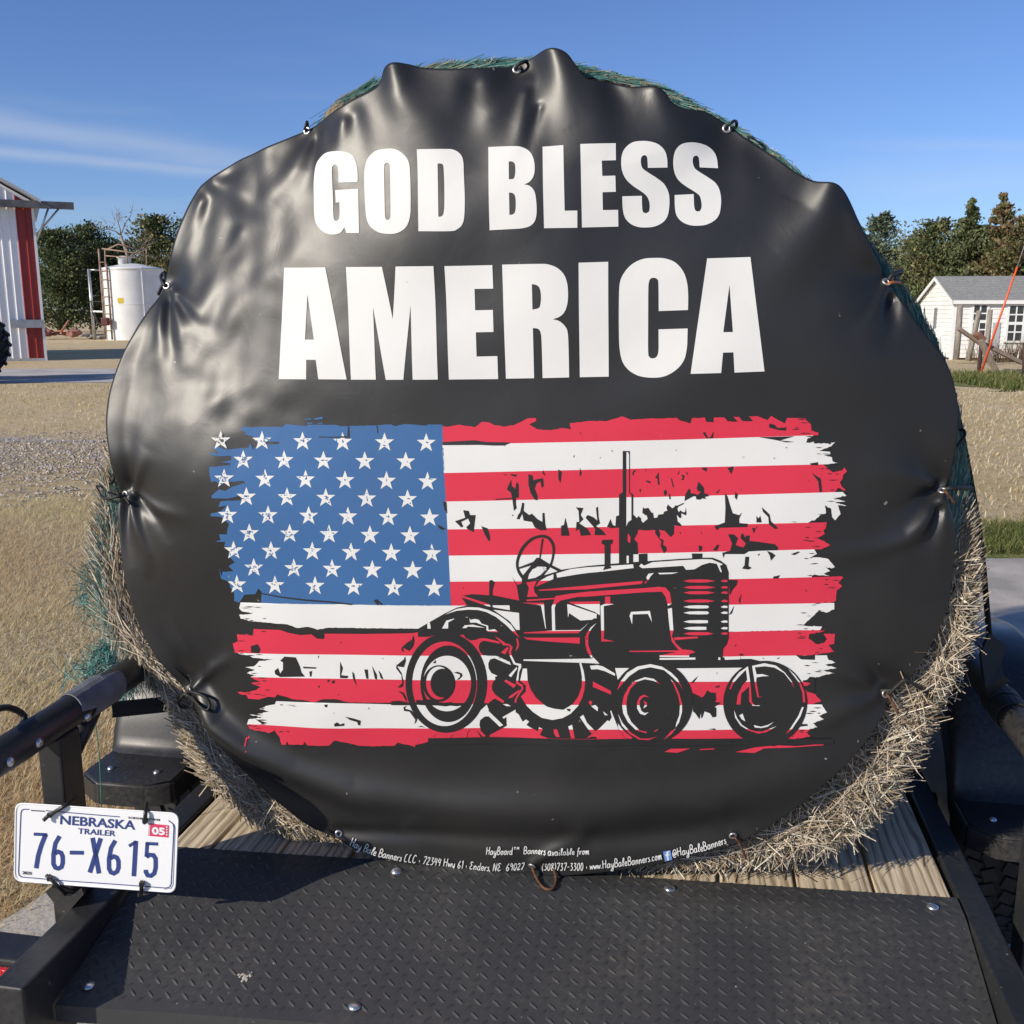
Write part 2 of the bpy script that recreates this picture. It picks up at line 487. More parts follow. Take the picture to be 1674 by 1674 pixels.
# loose stones of the gravel drive
n = 22000
gx = NR.uniform(-9, .6, n); gy = NR.normal(10.4, 1.15, n) + .3 * np.sin(gx)
k_ = (gx > -.6 * gy - 1) & (gy > 7.7) & (gy < 13.2); gx, gy = gx[k_], gy[k_]; n = len(gx)
sz = NR.uniform(.006, .022, n); oct_ = np.array([(1, 0, 0), (0, 1, 0), (-1, 0, 0), (0, -1, 0), (0, 0, .75), (0, 0, -.4)])
ra = NR.uniform(0, 6.28, n); jit = NR.uniform(.6, 1.3, (n, 6, 1))
ov_ = oct_[None] * jit * sz[:, None, None]; cx_ = ov_[..., 0] * np.cos(ra)[:, None] - ov_[..., 1] * np.sin(ra)[:, None]; cy_ = ov_[..., 0] * np.sin(ra)[:, None] + ov_[..., 1] * np.cos(ra)[:, None]
V = np.stack([cx_ + gx[:, None], cy_ + gy[:, None], ov_[..., 2] + .012], -1).reshape(-1, 3)
fa = np.array([(0, 1, 4), (1, 2, 4), (2, 3, 4), (3, 0, 4), (1, 0, 5), (2, 1, 5), (3, 2, 5), (0, 3, 5)])
F = (fa[None] + (np.arange(n) * 6)[:, None, None]).reshape(-1, 3)
cs_ = np.array([(.52, .45, .37), (.42, .36, .30), (.33, .29, .25), (.58, .51, .43), (.45, .38, .33)])[NR.integers(0, 5, n)] * NR.uniform(.8, 1.15, (n, 1))
tag(np_mesh('gravel_stones', V, F, mat('loose stones', attr='col', rough=.9, spec=.2), col=np.repeat(cs_, 6, 0)), 'loose grey tan stones of the gravel drive', kind='stuff')
# dead weeds in front of the shed
P = scatter(900, 14, 20, 30.2, 31.4, lambda x, y: x > 0)
blades('dry_weeds', P, .3, .95, .006, .014, [(.30, .2, .11), (.2, .13, .07), (.4, .3, .17)], .7, 'dead brown weeds along the white shed wall')

# ================================================================== TREES
M_LEAF = mat('evergreen foliage', attr='col', rough=.8, spec=.15, trans=.12)
M_BARK = mat('bark', (.13, .095, .065), .95, var=.4, vscale=6, bump=.8, bscale=14, bdist=.04)
GREENS = [(0.061, 0.088, 0.041), (0.088, 0.116, 0.051), (0.122, 0.149, 0.067), (0.159, 0.177, 0.085)]
OLIVE = [(0.104, 0.116, 0.051), (0.159, 0.159, 0.071), (0.207, 0.183, 0.091), (0.122, 0.140, 0.061)]
RUST = [(0.195, 0.146, 0.073), (0.244, 0.171, 0.091), (0.146, 0.140, 0.061), (0.122, 0.134, 0.059)]
def cedar(px, Y, top, wpx, label, pal, seed, n=5200, shape='cone', base_px=None, leaf=.17, open_=0.0):
    R = np.random.default_rng(seed); n = int(n * 1.9)
    g = on_y(px, 545, Y); X = float(g[0])
    H = float(on_y(px, top, Y)[2]); rad = wpx * 1.18 / FPX * Y * .5
    t = thing('cedar_tree', label, 'tree', (X, Y, 0), 'evergreen trees behind the yard')
    # trunk with limbs
    m = MB(); k = 9
    wob = [R.normal(0, .10, 2) * (i > 0) for i in range(k)]
    tp = [(X + wob[i][0], Y + wob[i][1], H * .95 * i / (k - 1)) for i in range(k)]
    m.tube(tp, [.20 * (1 - .93 * i / (k - 1)) * H / 8 + .015 for i in range(k)], 7)
    # boughs: every bough is a drooping or upswept spray of small leaf faces
    nb = 150
    P, D, C = [], [], []
    zs = R.random(nb) ** (.75 if shape == 'cone' else .9)
    limb = m
    pal = np.asarray(pal)
    for b in range(nb):
        f = .04 + .95 * zs[b]
        if shape == 'cone': prof = (1 - f) ** .75 * 1.0 + .06
        elif shape == 'column': prof = (1 - f ** 2.2) * .85 + .08
        else: prof = math.sin(PI * min(1, .18 + .80 * f)) ** .6
        a = R.uniform(0, 2 * PI)
        L = rad * prof * R.uniform(.55, 1.15)
        up = R.uniform(.15, .75) if shape != 'cone' else R.uniform(-.1, .55)
        p0 = np.array([X, Y, f * H * .96]); d = np.array([math.cos(a), math.sin(a), up]); d /= np.linalg.norm(d)
        if b % 3 == 0:
            limb.tube([tuple(p0), tuple(p0 + d * L * .8)], [.035, .01], 4)
        m_ = int(n / nb * (.5 + prof) * R.uniform(.6, 1.4))
        s = R.random(m_) ** .6
        spread = (.10 + .30 * s[:, None]) * L * .85
        q = p0 + d * (s * L)[:, None] + R.normal(0, 1, (m_, 3)) * spread * np.array([.8, .8, .55])
        q[:, 2] = np.clip(q[:, 2], .05, H * 1.01)
        P.append(q)
        dd = d + R.normal(0, .55, (m_, 3)) + np.array([0, 0, .25]); D.append(dd / np.linalg.norm(dd, axis=1)[:, None])
        base = pal[R.integers(0, len(pal))] * R.uniform(.75, 1.3)
        C.append(base * R.uniform(.6, 1.4, (m_, 1)))
    m.build('trunk', M_BARK, t)
    P = np.concatenate(P); D = np.concatenate(D); C = np.concatenate(C)
    N = len(P)
    ln = R.uniform(.5, 1.3, N) * leaf; w = ln * R.uniform(.22, .42, N)
    s = np.cross(D, R.normal(0, 1, (N, 3))); s /= np.linalg.norm(s, axis=1)[:, None]
    V = np.stack([P - D * (ln * .5)[:, None], P + s * w[:, None], P + D * (ln * .6)[:, None], P - s * w[:, None]], 1).reshape(-1, 3)
    F = np.arange(N * 4).reshape(-1, 4)
    np_mesh('crown', V, F, M_LEAF, t, col=np.repeat(C, 4, 0))
    return t
cedar(58, 70, 342, 70, 'tall narrow cedar just beside the barn corner', GREENS, 1, 4200, 'cone')
cedar(100, 63, 372, 92, 'bushy dark cedar between the barn and the white tank', GREENS + OLIVE[:1], 2, 6500, 'round')
cedar(152, 66, 362, 96, 'dense dark cedar rising left behind the white tank', GREENS, 3, 6500, 'round')
cedar(205, 68, 392, 80, 'low olive cedar directly behind the white tank', OLIVE, 4, 5200, 'round')
cedar(268, 64, 344, 86, 'open ragged evergreen right of the tank, half hidden by the banner', OLIVE + GREENS[:2], 5, 4200, 'round', leaf=.20)
cedar(335, 70, 350, 110, 'dark evergreen hidden mostly behind the black banner', GREENS, 6, 3500, 'round')
cedar(1428, 58, 338, 150, 'pointed blue green spruce at the right edge of the banner', [(.085, .12, .08), (.12, .155, .10), (.165, .19, .125)], 7, 5600, 'cone')
cedar(1513, 52, 360, 118, 'broad rounded olive cedar above the shed gable', OLIVE + GREENS[1:3], 8, 8200, 'round')
cedar(1572, 50, 314, 76, 'tall dark green cedar above the shed roof', GREENS[1:], 9, 6500, 'column')
cedar(1622, 49, 303, 72, 'tallest cedar with a rusty brown spiked top', RUST, 10, 6000, 'column')
cedar(1662, 48, 352, 96, 'brown tinged cedar at the right edge of the view', RUST + OLIVE, 11, 6200, 'round')
cedar(1594, 56, 372, 130, 'dark cedar filling the gap behind the shed roof', GREENS, 12, 6500, 'round')
cedar(1478, 60, 420, 90, 'low cedar between the spruce and the shed', OLIVE, 13, 3800, 'round')

def bare_tree():
    c = on_y(222, 545, 58); X = float(c[0]); Y = 58
    t = thing('bare_tree', 'leafless tree with thin crooked twigs above the white tank', 'tree', (X, Y, 0))
    m = MB(); R = random.Random(5)
    trunk = [Vector((X, Y, 0)), Vector((X + .1, Y, 2.4)), Vector((X - .1, Y, 4.4)), Vector((X - .45, Y, 5.6))]
    m.tube(trunk, [.16, .13, .10, .07], 7)
    def grow(p, d, L, r, dep):
        pts = [p]; q = p.copy(); dd = d.copy()
        for _ in range(4):
            dd = (dd + Vector((R.gauss(0, .22), R.gauss(0, .22), R.gauss(.03, .16)))).normalized(); q = q + dd * L / 4; pts.append(q.copy())
        m.tube(pts, [r, r * .85, r * .7, r * .55, r * .4], 5)
        if dep:
            for _ in range(3):
                e = (dd + Vector((R.gauss(0, .6), R.gauss(0, .6), R.gauss(.1, .5)))).normalized()
                grow(pts[R.choice((2, 3, 4))], e, L * R.uniform(.5, .75), r * .5, dep - 1)
    for e in ((-.75, 0, .75), (.75, .1, .5), (-.35, .2, .95), (.9, 0, .25), (.2, .2, .8)):
        grow(trunk[3].copy() if e[0] < .7 else trunk[2].copy(), Vector(e).normalized(), 1.35, .04, 2)
    m.build('trunk', mat('dead wood', (.25, .21, .17), .9), t)
bare_tree()

# ================================================================== BUILDINGS AND YARD
def build_barn():
    C = np.array(on_ground(76.6, 589.3)[:2])
    d = np.array([-.90, -.436]); d /= np.linalg.norm(d)          # along the gable wall, towards the camera
    nrm = np.array([-d[1], d[0]])
    if nrm @ (-C) < 0: nrm = -nrm                               # outwards, to the viewer
    t = thing('metal_barn', 'white and red striped metal barn with sliding door track', 'barn', (C[0], C[1], 0))
    WH = mat('white metal siding', (.80, .81, .82), .45, var=.06, vscale=.8, spec=.5)
    RD = mat('red metal siding', (.26, .022, .02), .45, var=.12, vscale=.8, spec=.5)
    TR = mat('galvanized steel', (.42, .43, .44), .4, metal=.7, var=.2, vscale=3)
    DK = mat('dark weathered steel', (.10, .10, .11), .6, var=.3, vscale=3)
    RF = mat('barn roof sheet', (.60, .60, .60), .4, var=.1, vscale=1, metal=.3)
    width, eave, rise, depth = 10.0, 4.72, 2.9, 7.0
    def p(s, z, o=0.0, b=0.0):
        q = C + d * s + nrm * o - nrm * b
        return Vector((q[0], q[1], z))
    def s_at(px):
        r = ray(px, 560)[:2]
        A = np.array([[r[0], -d[0]], [r[1], -d[1]]]); k = np.linalg.solve(A, C)
        return float(k[1])
    def topz(s): return eave + rise * (1 - abs(s - width / 2) / (width / 2))
    # walls behind the siding
    m = MB()
    prof = [(0, 0), (0, eave), (width / 2, eave + rise), (width, eave), (width, 0)]
    fr = [m.bm.verts.new(p(s, z, -.03)) for s, z in prof]; bk = [m.bm.verts.new(p(s, z, 0, depth)) for s, z in prof]
    m.bm.faces.new(fr); m.bm.faces.new(bk)
    for i in range(5): m.bm.faces.new((fr[i], fr[(i + 1) % 5], bk[(i + 1) % 5], bk[i]))
    m.build('wall', WH, t)
    # ribbed siding in white and red bands
    cuts = [0, s_at(72), s_at(45), s_at(4.5)]
    w2, w3 = cuts[2] - cuts[1], cuts[3] - cuts[2]
    while cuts[-1] < width: cuts.append(cuts[-1] + (w2 if len(cuts) % 2 else w3))
    cuts[-1] = width
    for ci in range(len(cuts) - 1):
        a, b = cuts[ci], cuts[ci + 1]
        if b - a < .02: continue
        m = MB(); k = max(1, round((b - a) / .22)); prev = None; s = a
        for i in range(k):
            x0 = a + (b - a) * i / k; x1 = a + (b - a) * (i + 1) / k
            xs = [(x0, .0), (x1 - .05, .0), (x1 - .035, .022), (x1 - .015, .022), (x1, .0)]
            for (q0, o0), (q1, o1) in zip(xs, xs[1:]):
                m.quad(p(q0, .08, o0), p(q1, .08, o1), p(q1, topz(q1) - .12, o1), p(q0, topz(q0) - .12, o0))
        sd_ = m.build('siding', RD if ci % 2 == 1 else WH, t)
        sd_['label'] = 'red siding band' if ci % 2 == 1 else 'white siding band'
    m = MB()
    for sgn, (sa, za, sb, zb) in enumerate(((-.22, eave - .08, width / 2, eave + rise), (width / 2, eave + rise, width + .35, eave - .11))):
        v = []
        for s, z in ((sa, za), (sb, zb)):
            for o, b in ((.35, 0), (0, depth + .3)):
                for dz in (.03, .12): v.append(m.bm.verts.new(p(s, z + dz, o, b)))
        for f in ((0, 2, 6, 4), (1, 5, 7, 3), (0, 1, 3, 2), (4, 6, 7, 5), (0, 4, 5, 1), (2, 3, 7, 6)): m.bm.faces.new([v[i] for i in f])
    m.build('roof', RF, t)
    def bar(name, s0, s1, z, o, h, th, mt, parent=t):
        mb = MB(); v = []
        for s in (s0, s1):
            for oo in (o, o + th):
                for zz in (z - h / 2, z + h / 2): v.append(mb.bm.verts.new(p(s, zz, oo)))
        for f in ((0, 1, 3, 2), (4, 6, 7, 5), (0, 2, 6, 4), (1, 5, 7, 3), (0, 4, 5, 1), (2, 3, 7, 6)): mb.bm.faces.new([v[i] for i in f])
        return mb.build(name, mt, parent)
    bar('door_track', -1.12, width - .5, 4.62, .08, .2, .22, DK)
    m = MB(); m.tube([p(-.72, 4.55, .18), p(-.02, 3.75, .04)], .03, 6); m.tube([p(-.42, 4.55, .18), p(-.02, 3.55, .04)], .03, 6); m.build('track_brace', TR, t)
    bar('door_rail', s_at(72.5), s_at(20), 1.12, .06, .24, .10, TR)
    bar('corner_trim', -.02, .055, eave / 2, .025, eave, .03, WH)
build_barn()

def build_tank():
    Y = 53.0; c = on_y(224, 553, Y); X = float(c[0]); R, H = 1.52, 3.62
    t = thing('storage_tank', 'white upright storage tank with pipes on its side', 'tank', (X, Y, 0))
    WM = mat('white tank paint', (.80, .80, .78), .4, var=.05, vscale=1.5)
    m = MB(); M = Matrix.Translation((X, Y, 0))
    m.lathe([(R, 0), (R, .05), (R, H * .5 - .08), (R, H * .5 - .03), (R + .012, H * .5), (R, H * .5 + .03), (R, H * .5 + .08), (R, H - .2), (R, H - .12), (R + .03, H - .1), (R + .03, H - .03), (R - .05, H), (.35, H + .22), (.3, H + .22)], M, 48)
    m.build('shell', WM, t)
    m = MB(); m.lathe([(.32, H + .18), (.32, H + .5), (.38, H + .52), (.38, H + .58), (.02, H + .62)], Matrix.Translation((X - .35, Y, 0)), 20); m.build('hatch', WM, t)
    a = math.radians(-38)
    m = MB(); m.box(Matrix.Translation((X + (R + .01) * math.sin(-a), Y - (R + .01) * math.cos(a), H / 2)) @ Matrix.Rotation(-a, 4, 'Z'), .07, .05, H); m.build('weld_seam', WM, t)
    RU = mat('rusty pipe', (.23, .14, .09), .8, color2=(.36, .27, .20), vscale=5)
    m = MB()
    for dx, top in ((-1.22, H + .9), (-.72, H + .15)):
        yy = Y - math.sqrt(max(.05, R * R - dx * dx)) - .12
        m.tube([(X + dx, yy, .05), (X + dx, yy, top)], .055, 8)
    for k in range(9):
        z = .5 + k * .42; yy = Y - R * .75
        m.tube([(X - 1.22, Y - math.sqrt(R * R - 1.22 ** 2) - .12, z), (X - .72, Y - math.sqrt(R * R - .72 ** 2) - .12, z)], .02, 6)
    m.build('ladder', RU, t)
    m = MB()
    for dx in (-1.2, -.1, .9): m.tube([(X + dx, Y - .4, H - .02), (X + dx + .05, Y - .4, H + .95)], .035, 6)
    m.tube([(X - 1.3, Y - .4, H + .95), (X + 1.2, Y - .4, H + .62)], .04, 6); m.tube([(X - 1.2, Y - .4, H + .6), (X + 1.0, Y - .4, H + .45)], .03, 6)
    m.tube([(X - 1.25, Y - .2, H + .85), (X - .4, Y - .6, H + 1.15), (X + .6, Y - .2, H + .9)], .04, 6)
    m.build('top_railing', RU, t)
    G = mat('galvanized steel')
    m = MB(); px_ = float(on_y(158, 553, Y)[0])
    m.tube([(px_, Y - .3, 0), (px_, Y - .3, H - .05)], .075, 10); m.tube([(px_, Y - .3, H - .1), (X - R + .1, Y - .3, H - .1)], .045, 8)
    m.build('pipe_stand', G, t)
    m = MB(); DKM = mat('black hose', (.02, .02, .02), .5)
    m.tube(catmull([(px_, Y - .35, 1.9), (px_ + .3, Y - .5, 1.0), (px_ + .6, Y - .5, .75), (px_ + .9, Y - .5, 1.1), (px_ + 1.0, Y - .5, 1.85), (px_, Y - .45, 1.95)], 6), .035, 6)
    m.tube(catmull([(px_ + .1, Y - .6, 1.5), (px_ + .35, Y - .6, .9), (px_ + .8, Y - .7, .7), (px_ + 1.3, Y - .7, .85)], 6), .03, 6)
    m.build('hose', DKM, t)
    m = MB(); m.box(Matrix.Translation((X - .95, Y - R - .05, .95)), .35, .3, .4, .05); m.build('pump', mat('dark red pump', (.12, .03, .03), .5), t)
    m = MB(); m.tube([(px_, Y - .4, 1.45), (px_ + .95, Y - .6, 1.42)], .05, 8); m.build('pipe', WM, t)
    m = MB(); m.box(Matrix.Translation((X - .12, Y - R - .008, 1.98)) @ Matrix.Rotation(.08, 4, 'Z'), .30, .012, .26); m.build('warning_label', mat('yellow label', (.75, .55, .05), .5), t)
build_tank()

def scrap():
    R = random.Random(3)
    RM = mat('faded red scrap', (.30, .09, .06), .7, color2=(.38, .20, .15), vscale=3); GM = mat('grey scrap', (.33, .31, .30), .7, var=.3, vscale=3)
    X0 = float(on_y(100, 549, 54)[0])
    t = thing('scrap_heap', 'low heap of faded red scrap metal before the cedars', 'scrap', (X0, 54, 0))
    m = MB()
    for k in range(14):
        M = Matrix.Translation((X0 + R.uniform(-1.5, .9), 54 + R.uniform(-.5, .5), R.uniform(.1, .45))) @ Matrix.Rotation(R.uniform(0, 3), 4, 'Z') @ Matrix.Rotation(R.uniform(-.7, .7), 4, 'X')
        m.box(M, R.uniform(.3, 1.1), R.uniform(.1, .5), R.uniform(.05, .3), .02)
    m.tube([(X0 + .2, 53.6, .4), (X0 + .7, 53.5, 1.0)], .05, 6)
    m.build('metal_piece', RM, t)
    m = MB()
    for k in range(9):
        M = Matrix.Translation((X0 + R.uniform(1.0, 2.4), 54 + R.uniform(-.4, .4), R.uniform(.05, .25))) @ Matrix.Rotation(R.uniform(0, 3), 4, 'Z') @ Matrix.Rotation(R.uniform(-.5, .5), 4, 'X')
        m.box(M, R.uniform(.3, .9), R.uniform(.1, .4), R.uniform(.05, .2), .02)
    o = m.build('grey_piece', GM, t); o['label'] = 'grey pieces of scrap'
scrap()

def build_tractor():
    """only the edge of its rear tyre reaches into the picture; the rest stands outside the frame"""
    e = on_ground(9, 630); X, Y = float(e[0]) - 1.58, float(e[1]) + .1
    t = thing('farm_tractor', 'dark farm tractor whose lugged tyre shows at the left edge', 'tractor', (X, Y, 0))
    RB = mat('tyre rubber', (.018, .018, .019), .8, var=.3, vscale=20, bump=.3, bscale=60)
    BD = mat('dark tractor paint', (.03, .045, .03), .4)
    def tyre(cx, cy, R, w, name='tyre'):
        m = MB(); M = Matrix.Translation((cx, cy, R)) @ Matrix.Rotation(PI / 2, 4, 'X') @ Matrix.Translation((0, 0, -w / 2))
        m.lathe([(R * .55, 0), (R * .9, .0), (R * .97, w * .12), (R * .97, w * .88), (R * .9, w), (R * .55, w)], M, 40)
        for k in range(22):
            a = 2 * PI * k / 22
            for s in (0, 1):
                A = M @ Matrix.Rotation(a + s * PI / 22, 4, 'Z') @ Matrix.Translation((R * .985, 0, w * (.28 + .44 * s))) @ Matrix.Rotation((.5 if s else -.5), 4, 'X')
                m.box(A, R * .09, R * .09, w * .5, .008)
        o = m.build(name, RB, t)
        m = MB(); m.lathe([(R * .56, w * .3), (R * .56, w * .7), (R * .2, w * .6), (R * .2, w * .4)], M, 28); m.build('rim', mat('tractor rim', (.5, .42, .1), .5), o)
    tyre(X, Y, .80, .42); tyre(X, Y + 1.7, .80, .42)
    tyre(X - 2.3, Y + .2, .5, .28); tyre(X - 2.3, Y + 1.5, .5, .28)
    m = MB(); m.box(Matrix.Translation((X - 1.5, Y + .85, 1.05)), 2.4, .7, .7, .08); m.box(Matrix.Translation((X - .1, Y + .85, 1.15)), .8, 1.1, .35, .06); m.build('body', BD, t)
    m = MB(); m.box(Matrix.Translation((X + .1, Y + .85, 1.5)), .5, .5, .12, .05); m.box(Matrix.Translation((X + .38, Y + .85, 1.75)), .1, .5, .45, .05); m.build('seat', mat('black hose'), t)
    m = MB(); m.tube([(X - 1.9, Y + .85, 1.35), (X - 1.9, Y + .85, 2.2)], .04, 8); m.build('exhaust', mat('black hose'), t)
build_tractor()

def build_shed():
    P0 = np.array(on_ground(1553, 588)[:2])
    r0 = np.array([1.0, -.125]); r0 /= np.linalg.norm(r0)        # along the front wall, to the right
    b0 = np.array([.125, 1.0]); b0 /= np.linalg.norm(b0)         # towards the back
    t = thing('white_shed', 'small white clapboard shed with grey shingle roof', 'shed', (P0[0], P0[1], 0))
    WP = mat('white clapboard paint', (.80, .79, .75), .65, var=.07, vscale=1.5)
    D, L = 3.9, 10.5
    apex = P0 + b0 * D / 2
    ridge = float(on_y(1526, 452, apex[1])[2]) - .05; eave = float(on_y(1555, 490, P0[1])[2])
    def p(a, b, z): q = P0 + r0 * a + b0 * b; return Vector((q[0], q[1], z))
    def a_at(px):
        r = ray(px, 560)[:2]; A = np.array([[r[0], -r0[0]], [r[1], -r0[1]]]); return float(np.linalg.solve(A, P0)[1])
    m = MB()
    def board(q0, q1, zt0, zt1, out):
        n = 15
        for i in range(n):
            pass
    # clapboards: each course leans out at its lower edge
    H = .135
    def lap(A, B, zt, nv):
        z = .06
        while z < zt:
            z2 = min(z + H, zt)
            m.quad(A + Vector((nv[0] * .018, nv[1] * .018, z)), B + Vector((nv[0] * .018, nv[1] * .018, z)), B + Vector((0, 0, z2)), A + Vector((0, 0, z2)))
            m.quad(A + Vector((nv[0] * .018, nv[1] * .018, z)), B + Vector((nv[0] * .018, nv[1] * .018, z)), B + Vector((0, 0, z)), A + Vector((0, 0, z)))
            z = z2
    lap(p(0, 0, 0), p(L, 0, 0), eave, -b0)
    z = .06; A = p(0, 0, 0); B = p(0, D, 0); nv = -r0
    while z < ridge - .02:
        z2 = z + H
        def rng(zz):
            if zz <= eave: return 0.0, D
            k = (zz - eave) / (ridge - eave) * D / 2; return k, D - k
        a0, a1 = rng(z); c0, c1 = rng(min(z2, ridge - .01))
        o = Vector((nv[0] * .018, nv[1] * .018, 0))
        m.quad(p(0, a0, z) + o, p(0, a1, z) + o, p(0, c1, min(z2, ridge)), p(0, c0, min(z2, ridge)))
        m.quad(p(0, a0, z) + o, p(0, a1, z) + o, p(0, a1, z), p(0, a0, z))
        z = z2
    m.quad(p(0, D, 0), p(L, D, 0), p(L, D, eave), p(0, D, eave)); m.quad(p(L, 0, 0), p(L, D, 0), p(L, D, eave), p(L, 0, eave))
    m.bm.faces.new([m.bm.verts.new(q) for q in (p(L, 0, eave), p(L, D, eave), p(L, D / 2, ridge))])
    m.build('wall', WP, t)
    SH = mat('grey shingles', (.24, .24, .225), .9, color2=(.34, .34, .32), vscale=9, detail=6, stretch=(1, 1, 5), bump=.5, bscale=20, bdist=.02)
    m = MB(); ov, ro = .14, .16
    sl_ = (ridge - eave) / (D / 2)
    n = 14
    for side in (0, 1):
        for i in range(n):
            k0 = -ro + (D / 2 + ro) * i / n; k1 = -ro + (D / 2 + ro) * (i + 1) / n
            z0 = eave + sl_ * k0 + .075; z1 = eave + sl_ * k1 + .06
            bb0, bb1 = (k0, k1) if side == 0 else (D - k0, D - k1)
            m.quad(p(-ov, bb0, z0), p(L + ov, bb0, z0), p(L + ov, bb1, z1), p(-ov, bb1, z1))
            m.quad(p(-ov, bb0, z0), p(L + ov, bb0, z0), p(L + ov, bb0, z0 - .035), p(-ov, bb0, z0 - .035))
    m.build('roof', SH, t)
    TRM = mat('white trim paint', (.80, .80, .78), .5)
    for side in (0, 1):
        k = -ro; z0 = eave + sl_ * k; bb = k if side == 0 else D - k
        for a in (-ov - .01, L + ov - .03):
            m = MB(); v = []
            for (bq, zq) in ((bb, z0), (D / 2, ridge)):
                for da in (0, .04):
                    for dz in (-.07, .035): v.append(m.bm.verts.new(p(a + da, bq, zq + dz)))
            for f in ((0, 2, 3, 1), (4, 5, 7, 6), (0, 1, 5, 4), (2, 6, 7, 3), (0, 4, 6, 2), (1, 3, 7, 5)): m.bm.faces.new([v[i] for i in f])
            m.build('rake_board', TRM, t)
    def bx(mb, a0, a1, b0_, b1, z0, z1):
        v = [mb.bm.verts.new(p(a, b, z)) for a in (a0, a1) for b in (b0_, b1) for z in (z0, z1)]
        for f in ((0, 1, 3, 2), (4, 6, 7, 5), (0, 4, 5, 1), (2, 3, 7, 6), (0, 2, 6, 4), (1, 5, 7, 3)): mb.bm.faces.new([v[i] for i in f])
    m = MB(); bx(m, -ov + .05, L + ov, -ro - .012, -ro + .012, eave - .13, eave - .02)
    for a in np.arange(.9, L, .55): bx(m, a, a + .05, -ro + .012, -.005, eave - .12, eave - .04)
    m.build('fascia', TRM, t)
    m = MB(); bx(m, -.025, .07, -.028, .05, 0, eave - .05); m.build('corner_board', TRM, t)
    GL = mat('window glass', (.035, .04, .045), .08, spec=.8)
    def window(x0, x1, y0, y1, nc=2, nr=4):
        a0, a1 = a_at(x0), a_at(x1)
        c = P0 + r0 * (a0 + a1) / 2
        dist = math.cos(PITCH) * c[1]
        zt = float(on_y((x0 + x1) / 2, y0, c[1])[2]); zb = float(on_y((x0 + x1) / 2, y1, c[1])[2])
        m = MB(); w = .07
        bx(m, a0 - w, a0, -.05, -.002, zb, zt); bx(m, a1, a1 + w, -.05, -.002, zb, zt)
        bx(m, a0 - w, a1 + w, -.052, -.002, zt, zt + w); 
        f = m.build('window_frame', TRM, t)
        m = MB(); bx(m, a0 - w - .05, a1 + w + .05, -.09, -.003, zb - .06, zb); m.build('sill', TRM, f)
        m = MB()
        for i in range(1, nc): q = a0 + (a1 - a0) * i / nc; bx(m, q - .018, q + .018, -.04, -.019, zb, zt)
        for j in range(1, nr): q = zb + (zt - zb) * j / nr; h = .02 if j != nr // 2 else .045; bx(m, a0, a1, -.043, -.0195, q - h, q + h)
        m.build('muntin', TRM, f)
        m = MB(); bx(m, a0, a1, -.0185, -.004, zb, zt); m.build('pane', GL, f)
    window(1587, 1608, 499, 552); window(1645, 1668, 500, 557)
    for (b0_, b1, z0, z1) in ((1.75, 2.0, .95, 1.6), (2.9, 3.0, .7, 1.25)):
        m = MB()
        v = [m.bm.verts.new(p(a, b, z)) for a in (-.05, -.001) for b in (b0_, b1) for z in (z0, z1)]
        for f in ((0, 1, 3, 2), (4, 6, 7, 5), (0, 4, 5, 1), (2, 3, 7, 6), (0, 2, 6, 4), (1, 5, 7, 3)): m.bm.faces.new([v[i] for i in f])
        m.build('vent', mat('dark vent', (.2, .2, .2), .7), t)
    m = MB(); bx(m, a_at(1620), a_at(1632), -.04, -.002, .05, 1.15); m.build('meter_box', mat('grey box', (.45, .45, .46), .6), t)
build_shed()

